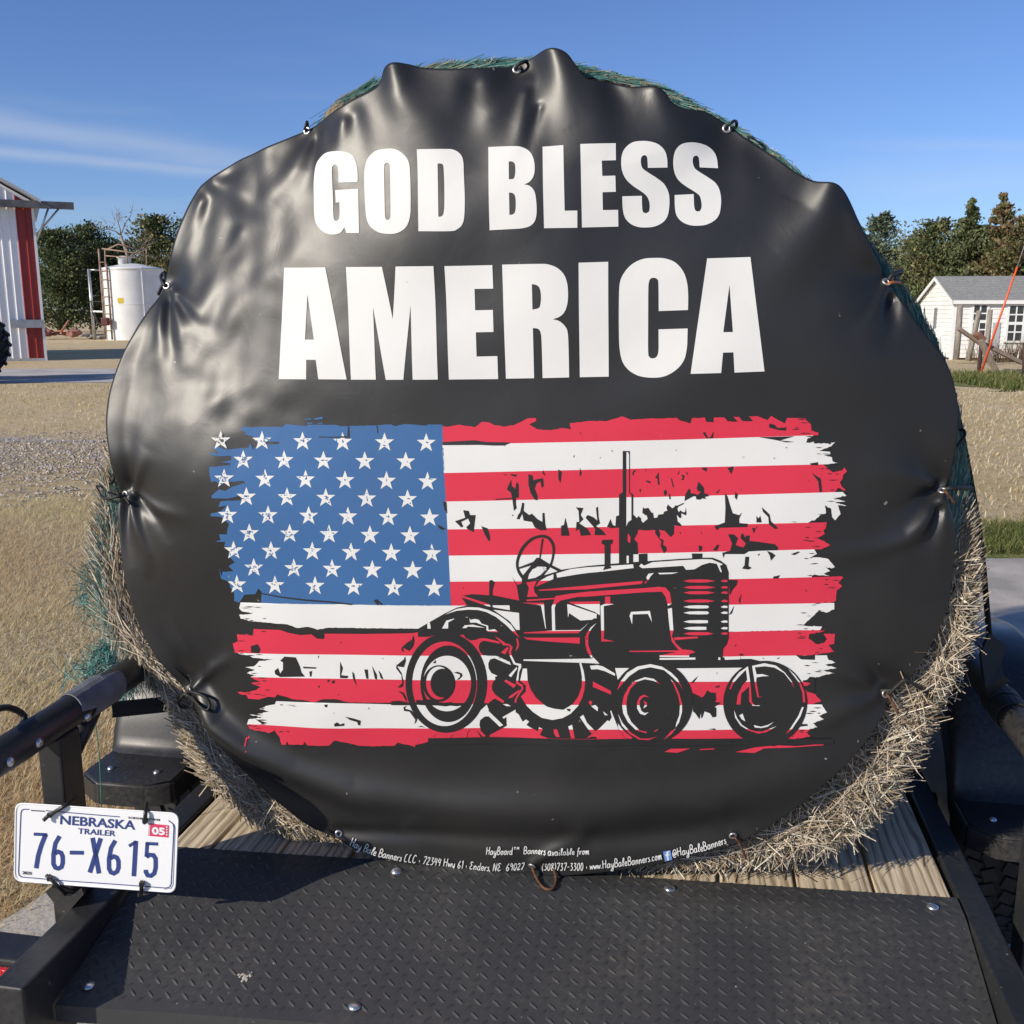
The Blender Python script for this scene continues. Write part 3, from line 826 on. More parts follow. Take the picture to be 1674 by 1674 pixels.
def yard_bits():
    WD = mat('weathered fence wood', (.19, .145, .11), .9, color2=(.30, .24, .19), vscale=5, stretch=(6, 6, 1), bump=.5, bscale=20)
    def post(name, p0, p1, Y, r, m, label, cat, group=None, sq=False):
        a = on_ground(*p0); Yb = float(a[1]) if Y is None else Y
        b = on_y(*p1, Yb)
        mb = MB()
        A = Vector((float(a[0]), Yb, 0)) if Y is None else Vector(on_y(*p0, Y)); A.z = max(A.z, 0)
        B = Vector(b)
        if sq:
            d = (B - A); M = Matrix.Translation((A + B) / 2) @ d.to_track_quat('Z', 'Y').to_matrix().to_4x4()
            mb.box(M, r * 2, r * .9, d.length, .008)
        else:
            mb.tube([A, A.lerp(B, .5) + Vector((.01, 0, 0)), B], [r, r * .97, r * .9], 10)
        o = mb.build(name, m, smooth=None)
        return tag(o, label, cat, group)
    GRY = mat('grey fence wood', (.26, .23, .19), .9, var=.3, vscale=4, stretch=(5, 5, 1))
    G = 'remains of the old fence by the shed'
    post('fence_post', (1563, 588), (1570, 498), 29.5, .085, GRY, 'upright grey fence post at the shed corner', 'post', G)
    post('fence_post', (1582, 590), (1601, 508), 29.3, .08, GRY, 'leaning grey fence post before the first shed window', 'post', G)
    post('fence_post', (1610, 592), (1619, 506), 28.8, .075, GRY, 'thin grey fence post between the two shed windows', 'post', G)
    post('fence_post', (1600, 608), (1605, 541), None, .05, mat('rusty dark steel post', (.06, .035, .03), .8, var=.3), 'dark rusty steel post beside the orange marker', 'post', G)
    post('fence_board', (1630, 612), (1603, 556), 24.9, .10, WD, 'leaning brown board propped on the steel post', 'board', G, True)
    post('fence_board', (1567, 537), (1603, 562), 25.6, .09, WD, 'upper broken fence rail running down to the steel post', 'board', G, True)
    post('fence_board', (1603, 560), (1672, 594), 25.6, .10, WD, 'lower broken fence rail sloping to the ground at right', 'board', G, True)
    post('fence_board', (1596, 545), (1607, 556), 25.4, .13, mat('red brown plank', (.22, .10, .07), .8), 'short red brown plank end on the steel post', 'board', G, True)
    post('fence_post', (1673, 620), (1674, 560), None, .04, mat('rusty dark steel post'), 'steel post cut by the right edge of the picture', 'post', G)
    # whip marker: orange lower rod with a thin grey tip
    A = Vector(on_y(1605, 585, 24.5)); A.z = 0.0; B = Vector(on_y(1663, 436, 24.0)); Cc = Vector(on_y(1682, 380, 23.9))
    t = thing('marker_rod', 'tall thin orange marker rod leaning right with a grey tip', 'rod', tuple(A))
    mb = MB(); mb.tube([A, B], [.030, .022], 8); mb.build('rod', mat('orange fibreglass', (.75, .10, .03), .45), t)
    mb = MB(); mb.tube([B, Cc], [.012, .008], 6); mb.build('tip', mat('grey rod tip', (.25, .25, .25), .5), t)
yard_bits()

# ================================================================== THE TRAILER
BLK = mat('black trailer paint', (.022, .023, .025), .42, var=.25, vscale=6, spec=.5, bump=.05, bscale=300, bdist=.001)
BLK2 = mat('black tread plate paint', (.042, .043, .044), .52, color2=(.050, .051, .051), vscale=5, spec=.45)
def scuffed(name, color, rough, dust=(.20, .17, .13), amount=.35, fine=90, scratch=.5):
    """black paint or plastic with road dust, chips and fine scratches"""
    m = bpy.data.materials.new(name); MATS[name] = m; m.use_nodes = True
    n, l = m.node_tree.nodes, m.node_tree.links; b = n['Principled BSDF']; b.inputs['Specular IOR Level'].default_value = .45
    t = n.new('ShaderNodeTexCoord')
    def nz(sc, det, st=None):
        q = n.new('ShaderNodeTexNoise'); q.inputs['Scale'].default_value = sc; q.inputs['Detail'].default_value = det
        if st:
            mm = n.new('ShaderNodeMapping'); mm.inputs['Scale'].default_value = st; mm.inputs['Rotation'].default_value = (0, 0, .5); l.new(t.outputs['Object'], mm.inputs['Vector']); l.new(mm.outputs[0], q.inputs['Vector'])
        else: l.new(t.outputs['Object'], q.inputs['Vector'])
        return q.outputs['Fac']
    def rng(src, lo, hi, a=0.0, z=1.0):
        q = n.new('ShaderNodeMapRange'); q.inputs['From Min'].default_value = lo; q.inputs['From Max'].default_value = hi; q.inputs['To Min'].default_value = a; q.inputs['To Max'].default_value = z; l.new(src, q.inputs['Value']); return q.outputs[0]
    def mul(a, c):
        q = n.new('ShaderNodeMath'); q.operation = 'MULTIPLY'
        for i, s in enumerate((a, c)):
            if isinstance(s, float): q.inputs[i].default_value = s
            else: l.new(s, q.inputs[i])
        return q.outputs[0]
    def mix(fac, A, B):
        q = n.new('ShaderNodeMix'); q.data_type = 'RGBA'; l.new(fac, q.inputs['Factor'])
        for k, s in (('A', A), ('B', B)):
            if isinstance(s, tuple): q.inputs[k].default_value = (*s, 1)
            else: l.new(s, q.inputs[k])
        return q.outputs['Result']
    dirt = mul(mul(rng(nz(4, 6), .42, .75), rng(nz(fine, 4), .35, .7)), amount)
    c = mix(dirt, color, dust)
    c = mix(mul(rng(nz(55, 3, (1, 14, 1)), .70, .76), scratch * 1.0), c, (.16, .16, .16))
    c = mix(rng(nz(160, 2), .745, .77), c, (.30, .28, .25))
    l.new(c, b.inputs['Base Color']); l.new(rng(nz(6, 6), .3, .7, rough * .82, rough * 1.25), b.inputs['Roughness'])
    bp = n.new('ShaderNodeBump'); bp.inputs['Strength'].default_value = .10; bp.inputs['Distance'].default_value = .001; l.new(nz(260, 3), bp.inputs['Height']); l.new(bp.outputs[0], b.inputs['Normal'])
    return m
BLK = scuffed('scuffed black trailer paint', (.022, .023, .025), .42, amount=.22, scratch=.35)
BLK2 = scuffed('scuffed tread plate paint', (.043, .044, .045), .50, amount=.42, scratch=.6)
PLS = scuffed('dusty black moulded plastic', (.022, .022, .024), .36, amount=.30, scratch=.25)
ZINC = mat('zinc plated bolt', (.62, .64, .66), .3, metal=.9, var=.2, vscale=60)
RUBB = mat('tyre rubber')
STRAPM = mat('black webbing', (.016, .016, .017), .7, bump=.4, bscale=500, bdist=.001)

TR = thing('utility_trailer', 'black open utility trailer with plank deck and tread plate tail', 'trailer', W(1.7, -.245, -1.55))
ZD = -1.055                                                     # deck surface

def ubox(m, u0, u1, v0, v1, z0, z1, bev=.003, seg=2):
    M = UVm((u0 + u1) / 2, (v0 + v1) / 2, (z0 + z1) / 2)
    m.box(M, v1 - v0, u1 - u0, z1 - z0, bev, seg)

for nm, v0, v1, ur in (('frame_rail', -1.062, -1.003, 1.248), ('frame_rail', .512, .562, 1.30)):
    m = MB(); ubox(m, ur, 3.80, v0, v1, -1.21, -1.05, .005, 3); m.build(nm, BLK, TR)
m = MB()
for u in (1.40, 2.2, 2.8, 3.4): ubox(m, u, u + .05, -1.0, .51, -1.19, -1.12, .003)
m.build('crossmember', BLK, TR)
m = MB(); ubox(m, 3.75, 3.80, -1.003, .512, -1.2, -1.05, .004); m.build('front_rail', BLK, TR)
m = MB()
m.tube([W(3.8, -.95, -1.12), W(5.0, -.24, -1.12)], .04, 8); m.tube([W(3.8, .46, -1.12), W(5.0, -.24, -1.12)], .04, 8); m.build('tongue', BLK, TR)

def uf(v): return 1.736 + .055 * v                             # front edge of the tread plate
# deck boards with their own grain
def wood_material():
    m = bpy.data.materials.new('weathered deck board'); m.use_nodes = True
    n, l = m.node_tree.nodes, m.node_tree.links
    b = n['Principled BSDF']; b.inputs['Roughness'].default_value = .8; b.inputs['Specular IOR Level'].default_value = .25
    uv = n.new('ShaderNodeAttribute'); uv.attribute_name = 'grain'; uv.attribute_type = 'GEOMETRY'
    nz = n.new('ShaderNodeTexNoise'); nz.inputs['Scale'].default_value = 3.0; nz.inputs['Detail'].default_value = 3
    mp_ = n.new('ShaderNodeMapping'); mp_.inputs['Scale'].default_value = (8, .9, 1)
    l.new(uv.outputs['Vector'], mp_.inputs['Vector']); l.new(mp_.outputs[0], nz.inputs['Vector'])
    ad = n.new('ShaderNodeVectorMath'); ad.operation = 'MULTIPLY_ADD'; ad.inputs[1].default_value = (.055, 0, 0)
    l.new(nz.outputs['Color'], ad.inputs[0]); l.new(uv.outputs['Vector'], ad.inputs[2])
    wv = n.new('ShaderNodeTexWave'); wv.wave_type = 'BANDS'; wv.bands_direction = 'X'
    wv.inputs['Scale'].default_value = 17; wv.inputs['Distortion'].default_value = 2.2; wv.inputs['Detail'].default_value = 2; wv.inputs['Detail Scale'].default_value = .6
    m2 = n.new('ShaderNodeMapping'); m2.inputs['Scale'].default_value = (1, .06, 1); l.new(ad.outputs[0], m2.inputs['Vector']); l.new(m2.outputs[0], wv.inputs['Vector'])
    r = n.new('ShaderNodeValToRGB'); l.new(wv.outputs['Fac'], r.inputs['Fac'])
    e = r.color_ramp.elements; e[0].position = .02; e[0].color = (.40, .31, .20, 1); e[1].position = .30; e[1].color = (.66, .54, .37, 1)
    q = e.new(.8); q.color = (.74, .62, .44, 1)
    fz = n.new('ShaderNodeTexNoise'); fz.inputs['Scale'].default_value = 9; fz.inputs['Detail'].default_value = 8
    m3 = n.new('ShaderNodeMapping'); m3.inputs['Scale'].default_value = (22, .8, 1); l.new(uv.outputs['Vector'], m3.inputs['Vector']); l.new(m3.outputs[0], fz.inputs['Vector'])
    mr = n.new('ShaderNodeMapRange'); mr.inputs['From Min'].default_value = .3; mr.inputs['From Max'].default_value = .7; mr.inputs['To Min'].default_value = .62; mr.inputs['To Max'].default_value = 1.15
    l.new(fz.outputs['Fac'], mr.inputs['Value'])
    mx = n.new('ShaderNodeMix'); mx.data_type = 'RGBA'; mx.blend_type = 'MULTIPLY'; mx.inputs['Factor'].default_value = 1
    l.new(r.outputs['Color'], mx.inputs['A']); l.new(mr.outputs[0], mx.inputs['B'])
    l.new(mx.outputs['Result'], b.inputs['Base Color'])
    bp = n.new('ShaderNodeBump'); bp.inputs['Strength'].default_value = .18; bp.inputs['Distance'].default_value = .002
    l.new(wv.outputs['Fac'], bp.inputs['Height']); l.new(bp.outputs[0], b.inputs['Normal'])
    return m
WOOD = wood_material()
k = 0; v1 = .506
for vb in [.368 - .142 * i for i in range(10)] + [-1.0]:
    m = MB(); ubox(m, uf((vb + v1) / 2) - .048, 3.745, vb + .0035, v1 - .0035, ZD - .038, ZD, .003, 2)
    o = m.build('deck_board', WOOD, TR)
    at = o.data.attributes.new('grain', 'FLOAT_VECTOR', 'POINT')
    off = rnd.uniform(0, 9); co = np.array([v.co[:] for v in o.data.vertices])
    vv = co[:, 0] * VX + co[:, 1] * VY; uu = co[:, 0] * UX + co[:, 1] * UY
    at.data.foreach_set('vector', np.column_stack([vv - vb + off, uu + off * 3, co[:, 2]]).astype(np.float32).ravel())
    v1 = vb

# tread plate tail: flat lip on the boards, then a ramp down to the rear
def ub(v): return uf(v) - .062
def ur_(v): return 1.317 + .07 * (v + 1.0)
def zr_(v): return -1.130 + .012 * (v + 1.0) / 1.5
ZT = -1.0465
def plate(v, t):
    """t in metres back from the front edge along the sheet"""
    v = np.asarray(v, float); t = np.asarray(t, float)
    f, b, r, z = uf(v), ub(v), ur_(v), zr_(v)
    L1 = f - b; k = np.clip((t - L1) / .36, 0, 1.1)
    u = np.where(t < L1, f - t, b + (r - b) * k)
    zz = np.where(t < L1, ZT, ZT + (z - ZT) * k)
    s = np.clip(1 - np.abs(t - L1) / .02, 0, 1); zz = zz - .0012 * s * s
    return u, zz
VA, VBB = -1.001, .508
nv, nt = 60, 46
tt = np.concatenate([np.linspace(0, .05, 6), np.linspace(.053, .075, 8), np.linspace(.085, .422, 32)])
g = np.array([[v, t] for t in tt for v in np.linspace(VA, VBB, nv)])
u, z = plate(g[:, 0], g[:, 1])
verts = [Wn(u, g[:, 0], z)]; nT = len(tt)
F = [[i * nv + j, i * nv + j + 1, (i + 1) * nv + j + 1, (i + 1) * nv + j] for i in range(nT - 1) for j in range(nv - 1)]
# turned down lips front and rear
for row, (du, dz) in ((0, (.0005, -.006)), (nT - 1, (-.0005, -.030))):
    base = sum(len(x) for x in verts)
    idx = np.arange(nv) + row * nv
    verts.append(Wn(u[idx] + du, g[idx, 0], z[idx] + dz))
    F += [[row * nv + j, row * nv + j + 1, base + j + 1, base + j] if row else [row * nv + j + 1, row * nv + j, base + j, base + j + 1] for j in range(nv - 1)]
# raised lugs
p_ = .0303
cnt = 0
for i in range(-2, 54):
    for jj in range(-1, 32):
        j = jj / 2
        vv = VA + .012 + (i + (.5 if jj % 2 else 0)) * p_; t0 = .006 + j * p_
        if not (VA + .008 < vv < VBB - .008) or not (.004 < t0 < .412): continue
        if .052 < t0 < .076: continue
        a = math.radians(45) * (1 if jj % 2 else -1)
        c, s = math.cos(a), math.sin(a)
        L, w, h = .0115, .0034, .0016
        pts = [(-L, 0, 0), (-L * .45, w, 0), (L * .45, w, 0), (L, 0, 0), (L * .45, -w, 0), (-L * .45, -w, 0), (-L * .5, 0, h * .9), (0, 0, h), (L * .5, 0, h * .9)]
        lv = np.array([[vv + x * c - y * s, t0 + x * s + y * c] for x, y, _ in pts]); lz = np.array([q[2] for q in pts])
        uu, zz = plate(lv[:, 0], lv[:, 1]); base = sum(len(x) for x in verts)
        verts.append(Wn(uu, lv[:, 0], zz + lz + .0001))
        for f in ((0, 1, 6), (1, 7, 6), (1, 2, 7), (2, 8, 7), (2, 3, 8), (3, 4, 8), (4, 7, 8), (4, 5, 7), (5, 6, 7), (5, 0, 6)): F.append([base + q for q in f])
o = np_mesh('tread_plate', np.concatenate(verts), F, BLK2, TR, smooth=False)
bm = bmesh.new(); bm.from_mesh(o.data)
for f in bm.faces:
    if f.normal.z < -.01: f.normal_flip()
    f.smooth = True
bm.to_mesh(o.data); bm.free()
o.data.set_sharp_from_angle(angle=math.radians(22))
tread = o
mm_ = MB()                                         # a dried splash of mud
for k in range(26):
    a_, r_ = rnd.uniform(0, 6.28), abs(rnd.gauss(0, .007)); u_, z_ = plate(-.708 + r_ * math.cos(a_), .335 + r_ * math.sin(a_) * 1.2)
    mm_.lathe([(.0030, 0), (.0022, .0010), (.0006, .0014)], Matrix.Translation(W(float(u_), -.708 + r_ * math.cos(a_), float(z_))), 7)
tag(mm_.build('mud_splash', mat('dried mud', (.42, .38, .31), .9)), 'small pale dried mud splash on the tread plate near its left rear', None, kind='stuff')
m = MB(); ubox(m, 1.46, 1.60, -.99, .50, -1.2, -1.13, .003); m.build('plate_support', BLK, TR)
for (px, py, onp) in ((648, 1425, 0), (1095, 1453, 0), (1525, 1483, 0), (145, 1612, 1), (580, 1646, 1)):
    if onp:
        r = ray(px, py); best = None
        for t in np.linspace(.07, .42, 400):
            v_ = None
            for v0 in (-.9, -.5):
                pass
            # march the ramp: find the (v, t) whose direction matches this ray
            k = t
        # solve on the ramp plane of this v
        v_ = -.9 if px < 300 else -.5
        for _ in range(12):
            f = lambda t: plate(v_, t)
            ts = np.linspace(.07, .42, 300); uu, zz = plate(np.full(300, v_), ts)
            rz, ru, rv = r[2], r[0] * UX + r[1] * UY, r[0] * VX + r[1] * VY
            i = int(np.argmin(np.abs(zz / rz - uu / ru))); v_ = rv * uu[i] / ru
        P = W(uu[i], v_, zz[i])
    else:
        v_, z_ = on_u(px, py, 1.70); s_ = ZT / z_; v_, u_ = v_ * s_, 1.70 * s_; P = W(u_, v_, ZT)
    m = MB(); m.lathe([(.0105, -.001), (.0105, .0015), (.0085, .0036), (.0045, .0050), (.0005, .0054)], Matrix.Translation(P), 18); m.build('bolt', ZINC, tread)

# side railings: pipe on posts
def pipe(v, z, u0, u1, r=.029, name='side_pipe'):
    m = MB(); m.tube([W(u0 - .022, v, z), W(u0 - .016, v, z), W(u0, v, z), W((u0 + u1) / 2, v, z), W(u1, v, z)], [r * .4, r * .8, r, r, r], 24); return m.build(name, BLK, TR)
lp = pipe(-1.083, -.712, 1.328, 3.78)
rp = pipe(.618, -.748, 1.55, 3.78)
for v, ul in ((-1.083, (1.475, 2.95, 3.7)), (.627, (1.70, 3.0, 3.7))):
    for u in ul:
        m = MB()
        zt = -.735 if v < 0 else -.765
        ubox(m, u, u + .062, v - .022, v + .022, -1.2, zt, .004, 2)
        if u < 2:   # gusset where the post meets the pipe
            m.tube([W(u + .07, v + .0, zt - .06), W(u + .13, v, zt + .0)], [.012, .02], 8)
        m.build('rail_post', BLK, TR)
for px, py in ((62, 1214), (15, 1245), (142, 1172)):
    u_, z_ = on_v(px, py, -1.056)
    m = MB(); M = Matrix.Translation(W(u_, -1.055, z_)) @ Matrix.Rotation(-YAW, 4, 'Z') @ Matrix.Rotation(PI / 2, 4, 'Y')
    m.lathe([(.008, -.008), (.008, .002), (.006, .005), (.001, .006)], M, 12); m.build('rivet', ZINC, lp)
for py, dv in ((1527, 0), (1572, .01)):
    v_, z_ = on_u(1652, py, 1.70)
    m = MB(); M = Matrix.Translation(W(1.735, .572, -1.115 - (.05 if dv else 0))) @ Matrix.Rotation(-YAW, 4, 'Z') @ Matrix.Rotation(-PI / 2, 4, 'Y')
    m.lathe([(.016, -.006), (.016, .002), (.012, .002), (.012, .012), (.001, .013)], M, 12); m.build('bolt', ZINC, TR)

# fenders with a bolted step, wheels
def fender(v0, v1, du, name='fender'):
    top = [(2.045, -1.040), (2.065, -1.02), (2.085, -.965), (2.12, -.90), (2.19, -.83), (2.28, -.785), (2.42, -.765), (2.58, -.785), (2.70, -.85), (2.77, -.94), (2.80, -1.06)]
    top = [(a, b) for a, b in catmull(top, 3)]
    m = MB(); n = len(top); vs = [v0, v0 + .014, v0 + .03, v1 - .03, v1 - .014, v1]; drop = [.022, .006, 0, 0, .006, .022]
    ring = [[m.bm.verts.new(W(u + du, v, z - d)) for v, d in zip(vs, drop)] for u, z in top]
    inn = [[m.bm.verts.new(W(u + du + .012 * (1 if u < 2.4 else -1), v, z - d - .012)) for v, d in zip(vs, [.03, .02, .012, .012, .02, .03])] for u, z in top]
    for i in range(n - 1):
        for j in range(5):
            f = m.bm.faces.new((ring[i][j], ring[i][j + 1], ring[i + 1][j + 1], ring[i + 1][j])); f.smooth = True
            m.bm.faces.new((inn[i][j], inn[i + 1][j], inn[i + 1][j + 1], inn[i][j + 1]))
    for j in (0, 5):
        for i in range(n - 1): m.bm.faces.new((ring[i][j], ring[i + 1][j], inn[i + 1][j], inn[i][j]))
    fo = m.build(name, PLS, TR)
    # side skirt hanging outside the wheel
    m = MB()
    for v in (v0 + .004, v1 - .004):
        a = [m.bm.verts.new(W(u + du, v, z - .02)) for u, z in top]; b = [m.bm.verts.new(W(u + du, v, max(z - .13, -1.085))) for u, z in top]
        for i in range(n - 1): m.bm.faces.new((a[i], a[i + 1], b[i + 1], b[i]))
    m.build('skirt', PLS, fo)
    # step: a chamfered box
    plan = [(1.895, v0 + .06), (1.895, v1 - .05), (1.93, v1), (2.06, v1), (2.06, v0), (1.94, v0)]
    m = MB()
    lo = [m.bm.verts.new(W(u + du, v, -1.092)) for u, v in plan]; hi = [m.bm.verts.new(W(u + du, v, -1.04)) for u, v in plan]
    for i in range(6): m.bm.faces.new((lo[i], lo[(i + 1) % 6], hi[(i + 1) % 6], hi[i]))
    m.bm.faces.new(hi); m.bm.faces.new(list(reversed(lo)))
    bmesh.ops.bevel(m.bm, geom=[e for e in m.bm.edges if all(v in hi for v in e.verts)] + [e for e in m.bm.edges if (e.verts[0] in hi) != (e.verts[1] in hi)], offset=.007, segments=3, affect='EDGES')
    st = m.build('step', PLS, fo, smooth=True); st.data.set_sharp_from_angle(angle=math.radians(35))
    for q in (.25, .75):
        P = W(1.965 + du, v0 + (v1 - v0) * q, -1.04); mm = MB(); mm.lathe([(.008, -.001), (.008, .002), (.005, .005), (.0005, .006)], Matrix.Translation(P), 14); mm.build('bolt', ZINC, st)
    return fo
fender(-1.345, -1.115, 0.0)
fender(.590, .830, .10)

def wheel(vc, uc, R=.335, w=.19):
    M = UVm(uc, vc, -1.55 + R) @ Matrix.Rotation(PI / 2, 4, 'Y') @ Matrix.Translation((0, 0, -w / 2))
    t = bpy.data.objects.new('wheel', None); t.empty_display_size = .1; COL.objects.link(t); t.parent = TR; t.matrix_parent_inverse = Matrix.Translation(-TR.location)
    m = MB(); n = 96
    prof = [(R * .62, .02), (R * .80, 0), (R * .94, .006), (R - .006, .018)]
    m.lathe([(R * .60, .03)] + prof + [(R - .006, w - .018), (R * .94, w - .006), (R * .80, w), (R * .62, w - .02), (R * .60, w - .03)], M, n)
    # tread blocks between grooves
    rows = [(.020, .052), (.058, .088), (.102, .132), (.138, .170)]
    for k in range(56):
        for ri, (a, b) in enumerate(rows):
            A = M @ Matrix.Rotation(2 * PI * (k + .5 * (ri % 2)) / 56, 4, 'Z') @ Matrix.Translation((R - .003, 0, (a + b) / 2)) @ Matrix.Rotation(.35 if ri % 2 else -.35, 4, 'X')
            m.box(A, .010, .030, b - a, 0)
    m.build('tyre', RUBB, t)
    m = MB(); m.lathe([(R * .62, .02), (R * .55, .04), (R * .3, .05), (R * .2, .03), (.03, .02)], M, 32); m.build('rim', mat('white wheel rim', (.7, .7, .7), .4), t)
    return t
wheel(.715, 2.52); wheel(-1.235, 2.42); 
m = MB(); m.tube([W(2.47, -1.3, -1.215), W(2.47, .78, -1.215)], .03, 10); m.build('axle', BLK, TR)

# tail light box outside the left rail
m = MB(); ubox(m, 1.372, 1.445, -1.32, -1.068, -1.215, -1.100, .004); tb = m.build('tail_light', BLK, TR)
LENS = mat('red lens', (.42, .008, .012), .12, var=.35, vscale=120, spec=.7, bump=.5, bscale=260, bdist=.002)
m = MB(); ubox(m, 1.362, 1.3715, -1.312, -1.076, -1.208, -1.112, .003); m.build('lens', LENS, tb)
# slotted bracket below the number plate, outside the rail
m = MB()
pr = [on_u(x, y, 1.46) for x, y in ((74, 1458), (84, 1450), (120, 1462), (133, 1452), (137, 1462), (108, 1494), (100, 1492))]
a = [m.bm.verts.new(W(1.46, float(q[0]), float(q[1]))) for q in pr]; b = [m.bm.verts.new(W(1.468, float(q[0]), float(q[1]))) for q in pr]
for i in range(7): m.bm.faces.new((a[i], a[(i + 1) % 7], b[(i + 1) % 7], b[i]))
m.bm.faces.new(a); m.bm.faces.new(list(reversed(b)))
m.build('bracket', BLK, TR)

# ------------------------------------------------------------------ number plate, tied on
UPL = 1.448
def pz(x, y, d=0.0):                              # measured on an enlarged view of the plate
    v, z = on_u(np.asarray(x) / 5.23125, 1290 + np.asarray(y) / 5.23125, UPL - d)
    return Wn(np.full(np.shape(v), UPL - d), v, z)
def ribbon(pts, w):
    pts = [np.asarray(p, float) for p in pts]; n = len(pts); L, R_ = [], []
    for i in range(n):
        t0 = pts[i] - pts[i - 1] if i else pts[1] - pts[0]; t1 = pts[i + 1] - pts[i] if i < n - 1 else t0
        t0 = t0 / (np.linalg.norm(t0) + 1e-9); t1 = t1 / (np.linalg.norm(t1) + 1e-9)
        a, b = np.array([-t0[1], t0[0]]), np.array([-t1[1], t1[0]]); mm = a + b; mm /= (np.linalg.norm(mm) + 1e-9)
        k = 1 / max(.5, mm @ a); L.append(pts[i] + mm * w / 2 * k); R_.append(pts[i] - mm * w / 2 * k)
    return [[L[i], L[i + 1], R_[i + 1], R_[i]] for i in range(n - 1)]
DG = None
def text_tris(s, bl, br, tl, bold=.02):
    """outline text fitted into the parallelogram bl-br-tl (2D)"""
    cu = bpy.data.curves.new('t', 'FONT'); cu.body = s; cu.offset = bold; cu.resolution_u = 3
    ob = bpy.data.objects.new('t', cu); COL.objects.link(ob)
    dg = bpy.context.evaluated_depsgraph_get(); me = bpy.data.meshes.new_from_object(ob.evaluated_get(dg))
    bpy.data.objects.remove(ob); 
    co = np.array([v.co[:2] for v in me.vertices]); me.calc_loop_triangles()
    tr = [tuple(t.vertices) for t in me.loop_triangles]
    lo, hi = co.min(0), co.max(0); q = (co - lo) / (hi - lo)
    bl, br, tl = map(np.asarray, (bl, br, tl))
    P = bl + q[:, :1] * (br - bl) + q[:, 1:] * (tl - bl)
    bpy.data.meshes.remove(me); bpy.data.curves.remove(cu)
    return P, tr
class Flat:
    """printed shapes on the plate, collected as flat polygons"""
    def __init__(s): s.v, s.f = [], []
    def add(s, poly, d):
        p = np.asarray(poly); b = len(s.v); w = pz(p[:, 0], p[:, 1], d); s.v += [tuple(x) for x in w]
        if len(p) <= 4: s.f.append(list(range(b, b + len(p))))
        else:
            for t in tessellate_polygon([[Vector((x, y, 0)) for x, y in p]]): s.f.append([b + i for i in t])
    def tris(s, P, tr, d):
        b = len(s.v); w = pz(P[:, 0], P[:, 1], d); s.v += [tuple(x) for x in w]; s.f += [[b + i for i in t] for t in tr]
    def build(s, name, m, parent):
        o = np_mesh(name, np.array(s.v), s.f, m, parent)
        bm = bmesh.new(); bm.from_mesh(o.data)
        for f in bm.faces:
            if f.normal.y > 0: f.normal_flip()
        bm.to_mesh(o.data); bm.free(); return o
ctr = pz(820, 500)
LP = thing('license_plate', 'white trailer license plate tied on with black zip ties', 'license plate', tuple(ctr))
PW = mat('white plate paint', (.80, .81, .82), .38, spec=.5)
PB = mat('dark blue plate ink', (.030, .055, .21), .45)
PBL = mat('dark plate ink', (.04, .04, .06), .5)
def rrect(A, B, C_, D, r, n=7):
    P = [np.array(q, float) for q in (A, B, C_, D)]; out = []
    for i in range(4):
        p, a, b = P[i], P[i - 1], P[(i + 1) % 4]
        da = (a - p) / np.linalg.norm(a - p); db = (b - p) / np.linalg.norm(b - p)
        for k in range(n + 1):
            t = k / n; q0 = p + da * r * (1 - t); q1 = p + db * r * t
            out.append(q0 * (1 - t) + q1 * t)
    return np.array(out)
A_, B_, C_, D_ = (128, 112), (1532, 203), (1503, 892), (117, 790)
ol = rrect(A_, B_, C_, D_, 75); cen = ol.mean(0)
m = MB(); rings = []
for sc, d in ((1.0, -.0012), (1.0, .0008), (.996, .0018), (.985, .0018), (.978, .0006), (.0, .0006)):
    q = cen + (ol - cen) * (np.array([1 - (1 - sc), 1 - (1 - sc) * 2]) if sc else 0)
    if sc: rings.append([m.bm.verts.new(tuple(x)) for x in pz(q[:, 0], q[:, 1], d)])
for a, b in zip(rings, rings[1:]):
    for i in range(len(a)):
        f = m.bm.faces.new((a[i], a[(i + 1) % len(a)], b[(i + 1) % len(a)], b[i])); f.smooth = True
m.bm.faces.new(rings[-1]); m.bm.faces.new(list(reversed(rings[0])))
m.build('plate', PW, LP)
fl = Flat()
for pts, w in (([(288, 385), (400, 390)], 27), ([(390, 385), (352, 480), (325, 570), (308, 678)], 38),
               ([(508, 402), (472, 465), (455, 560), (455, 640), (472, 672), (498, 680), (525, 665), (535, 630), (534, 575), (520, 545), (495, 535), (466, 552)], 36),
               ([(596, 543), (715, 545)], 34), ([(790, 416), (845, 722)], 38), ([(860, 420), (766, 715)], 38),
               ([(985, 440), (948, 503), (930, 600), (931, 680), (947, 712), (972, 722), (1000, 705), (1012, 670), (1011, 615), (997, 585), (972, 575), (942, 592)], 36),
               ([(1102, 487), (1165, 449)], 26), ([(1160, 443), (1143, 746)], 38),
               ([(1350, 470), (1246, 465)], 28), ([(1258, 460), (1250, 580)], 30),
               ([(1250, 580), (1280, 562), (1310, 565), (1329, 595), (1330, 670), (1318, 720), (1290, 742), (1262, 738), (1246, 710), (1245, 690)], 36)):
    for q in ribbon(pts, w): fl.add(q, .0013)
fl.build('plate_number', PB, LP)
fl = Flat()
for s, bl, br, tl, b in (('NEBRASKA', (512, 302), (1155, 350), (516, 222), .022), ('TRAILER', (664, 382), (986, 404), (668, 334), .018)):
    fl.tris(*text_tris(s, bl, br, tl, b), .0013)
fl.build('state_name', PB, LP)
fl = Flat(); fl.tris(*text_tris('2025', (190, 728), (272, 735), (191, 701), .03), .0013); fl.build('year_print', PBL, LP)
fl = Flat()
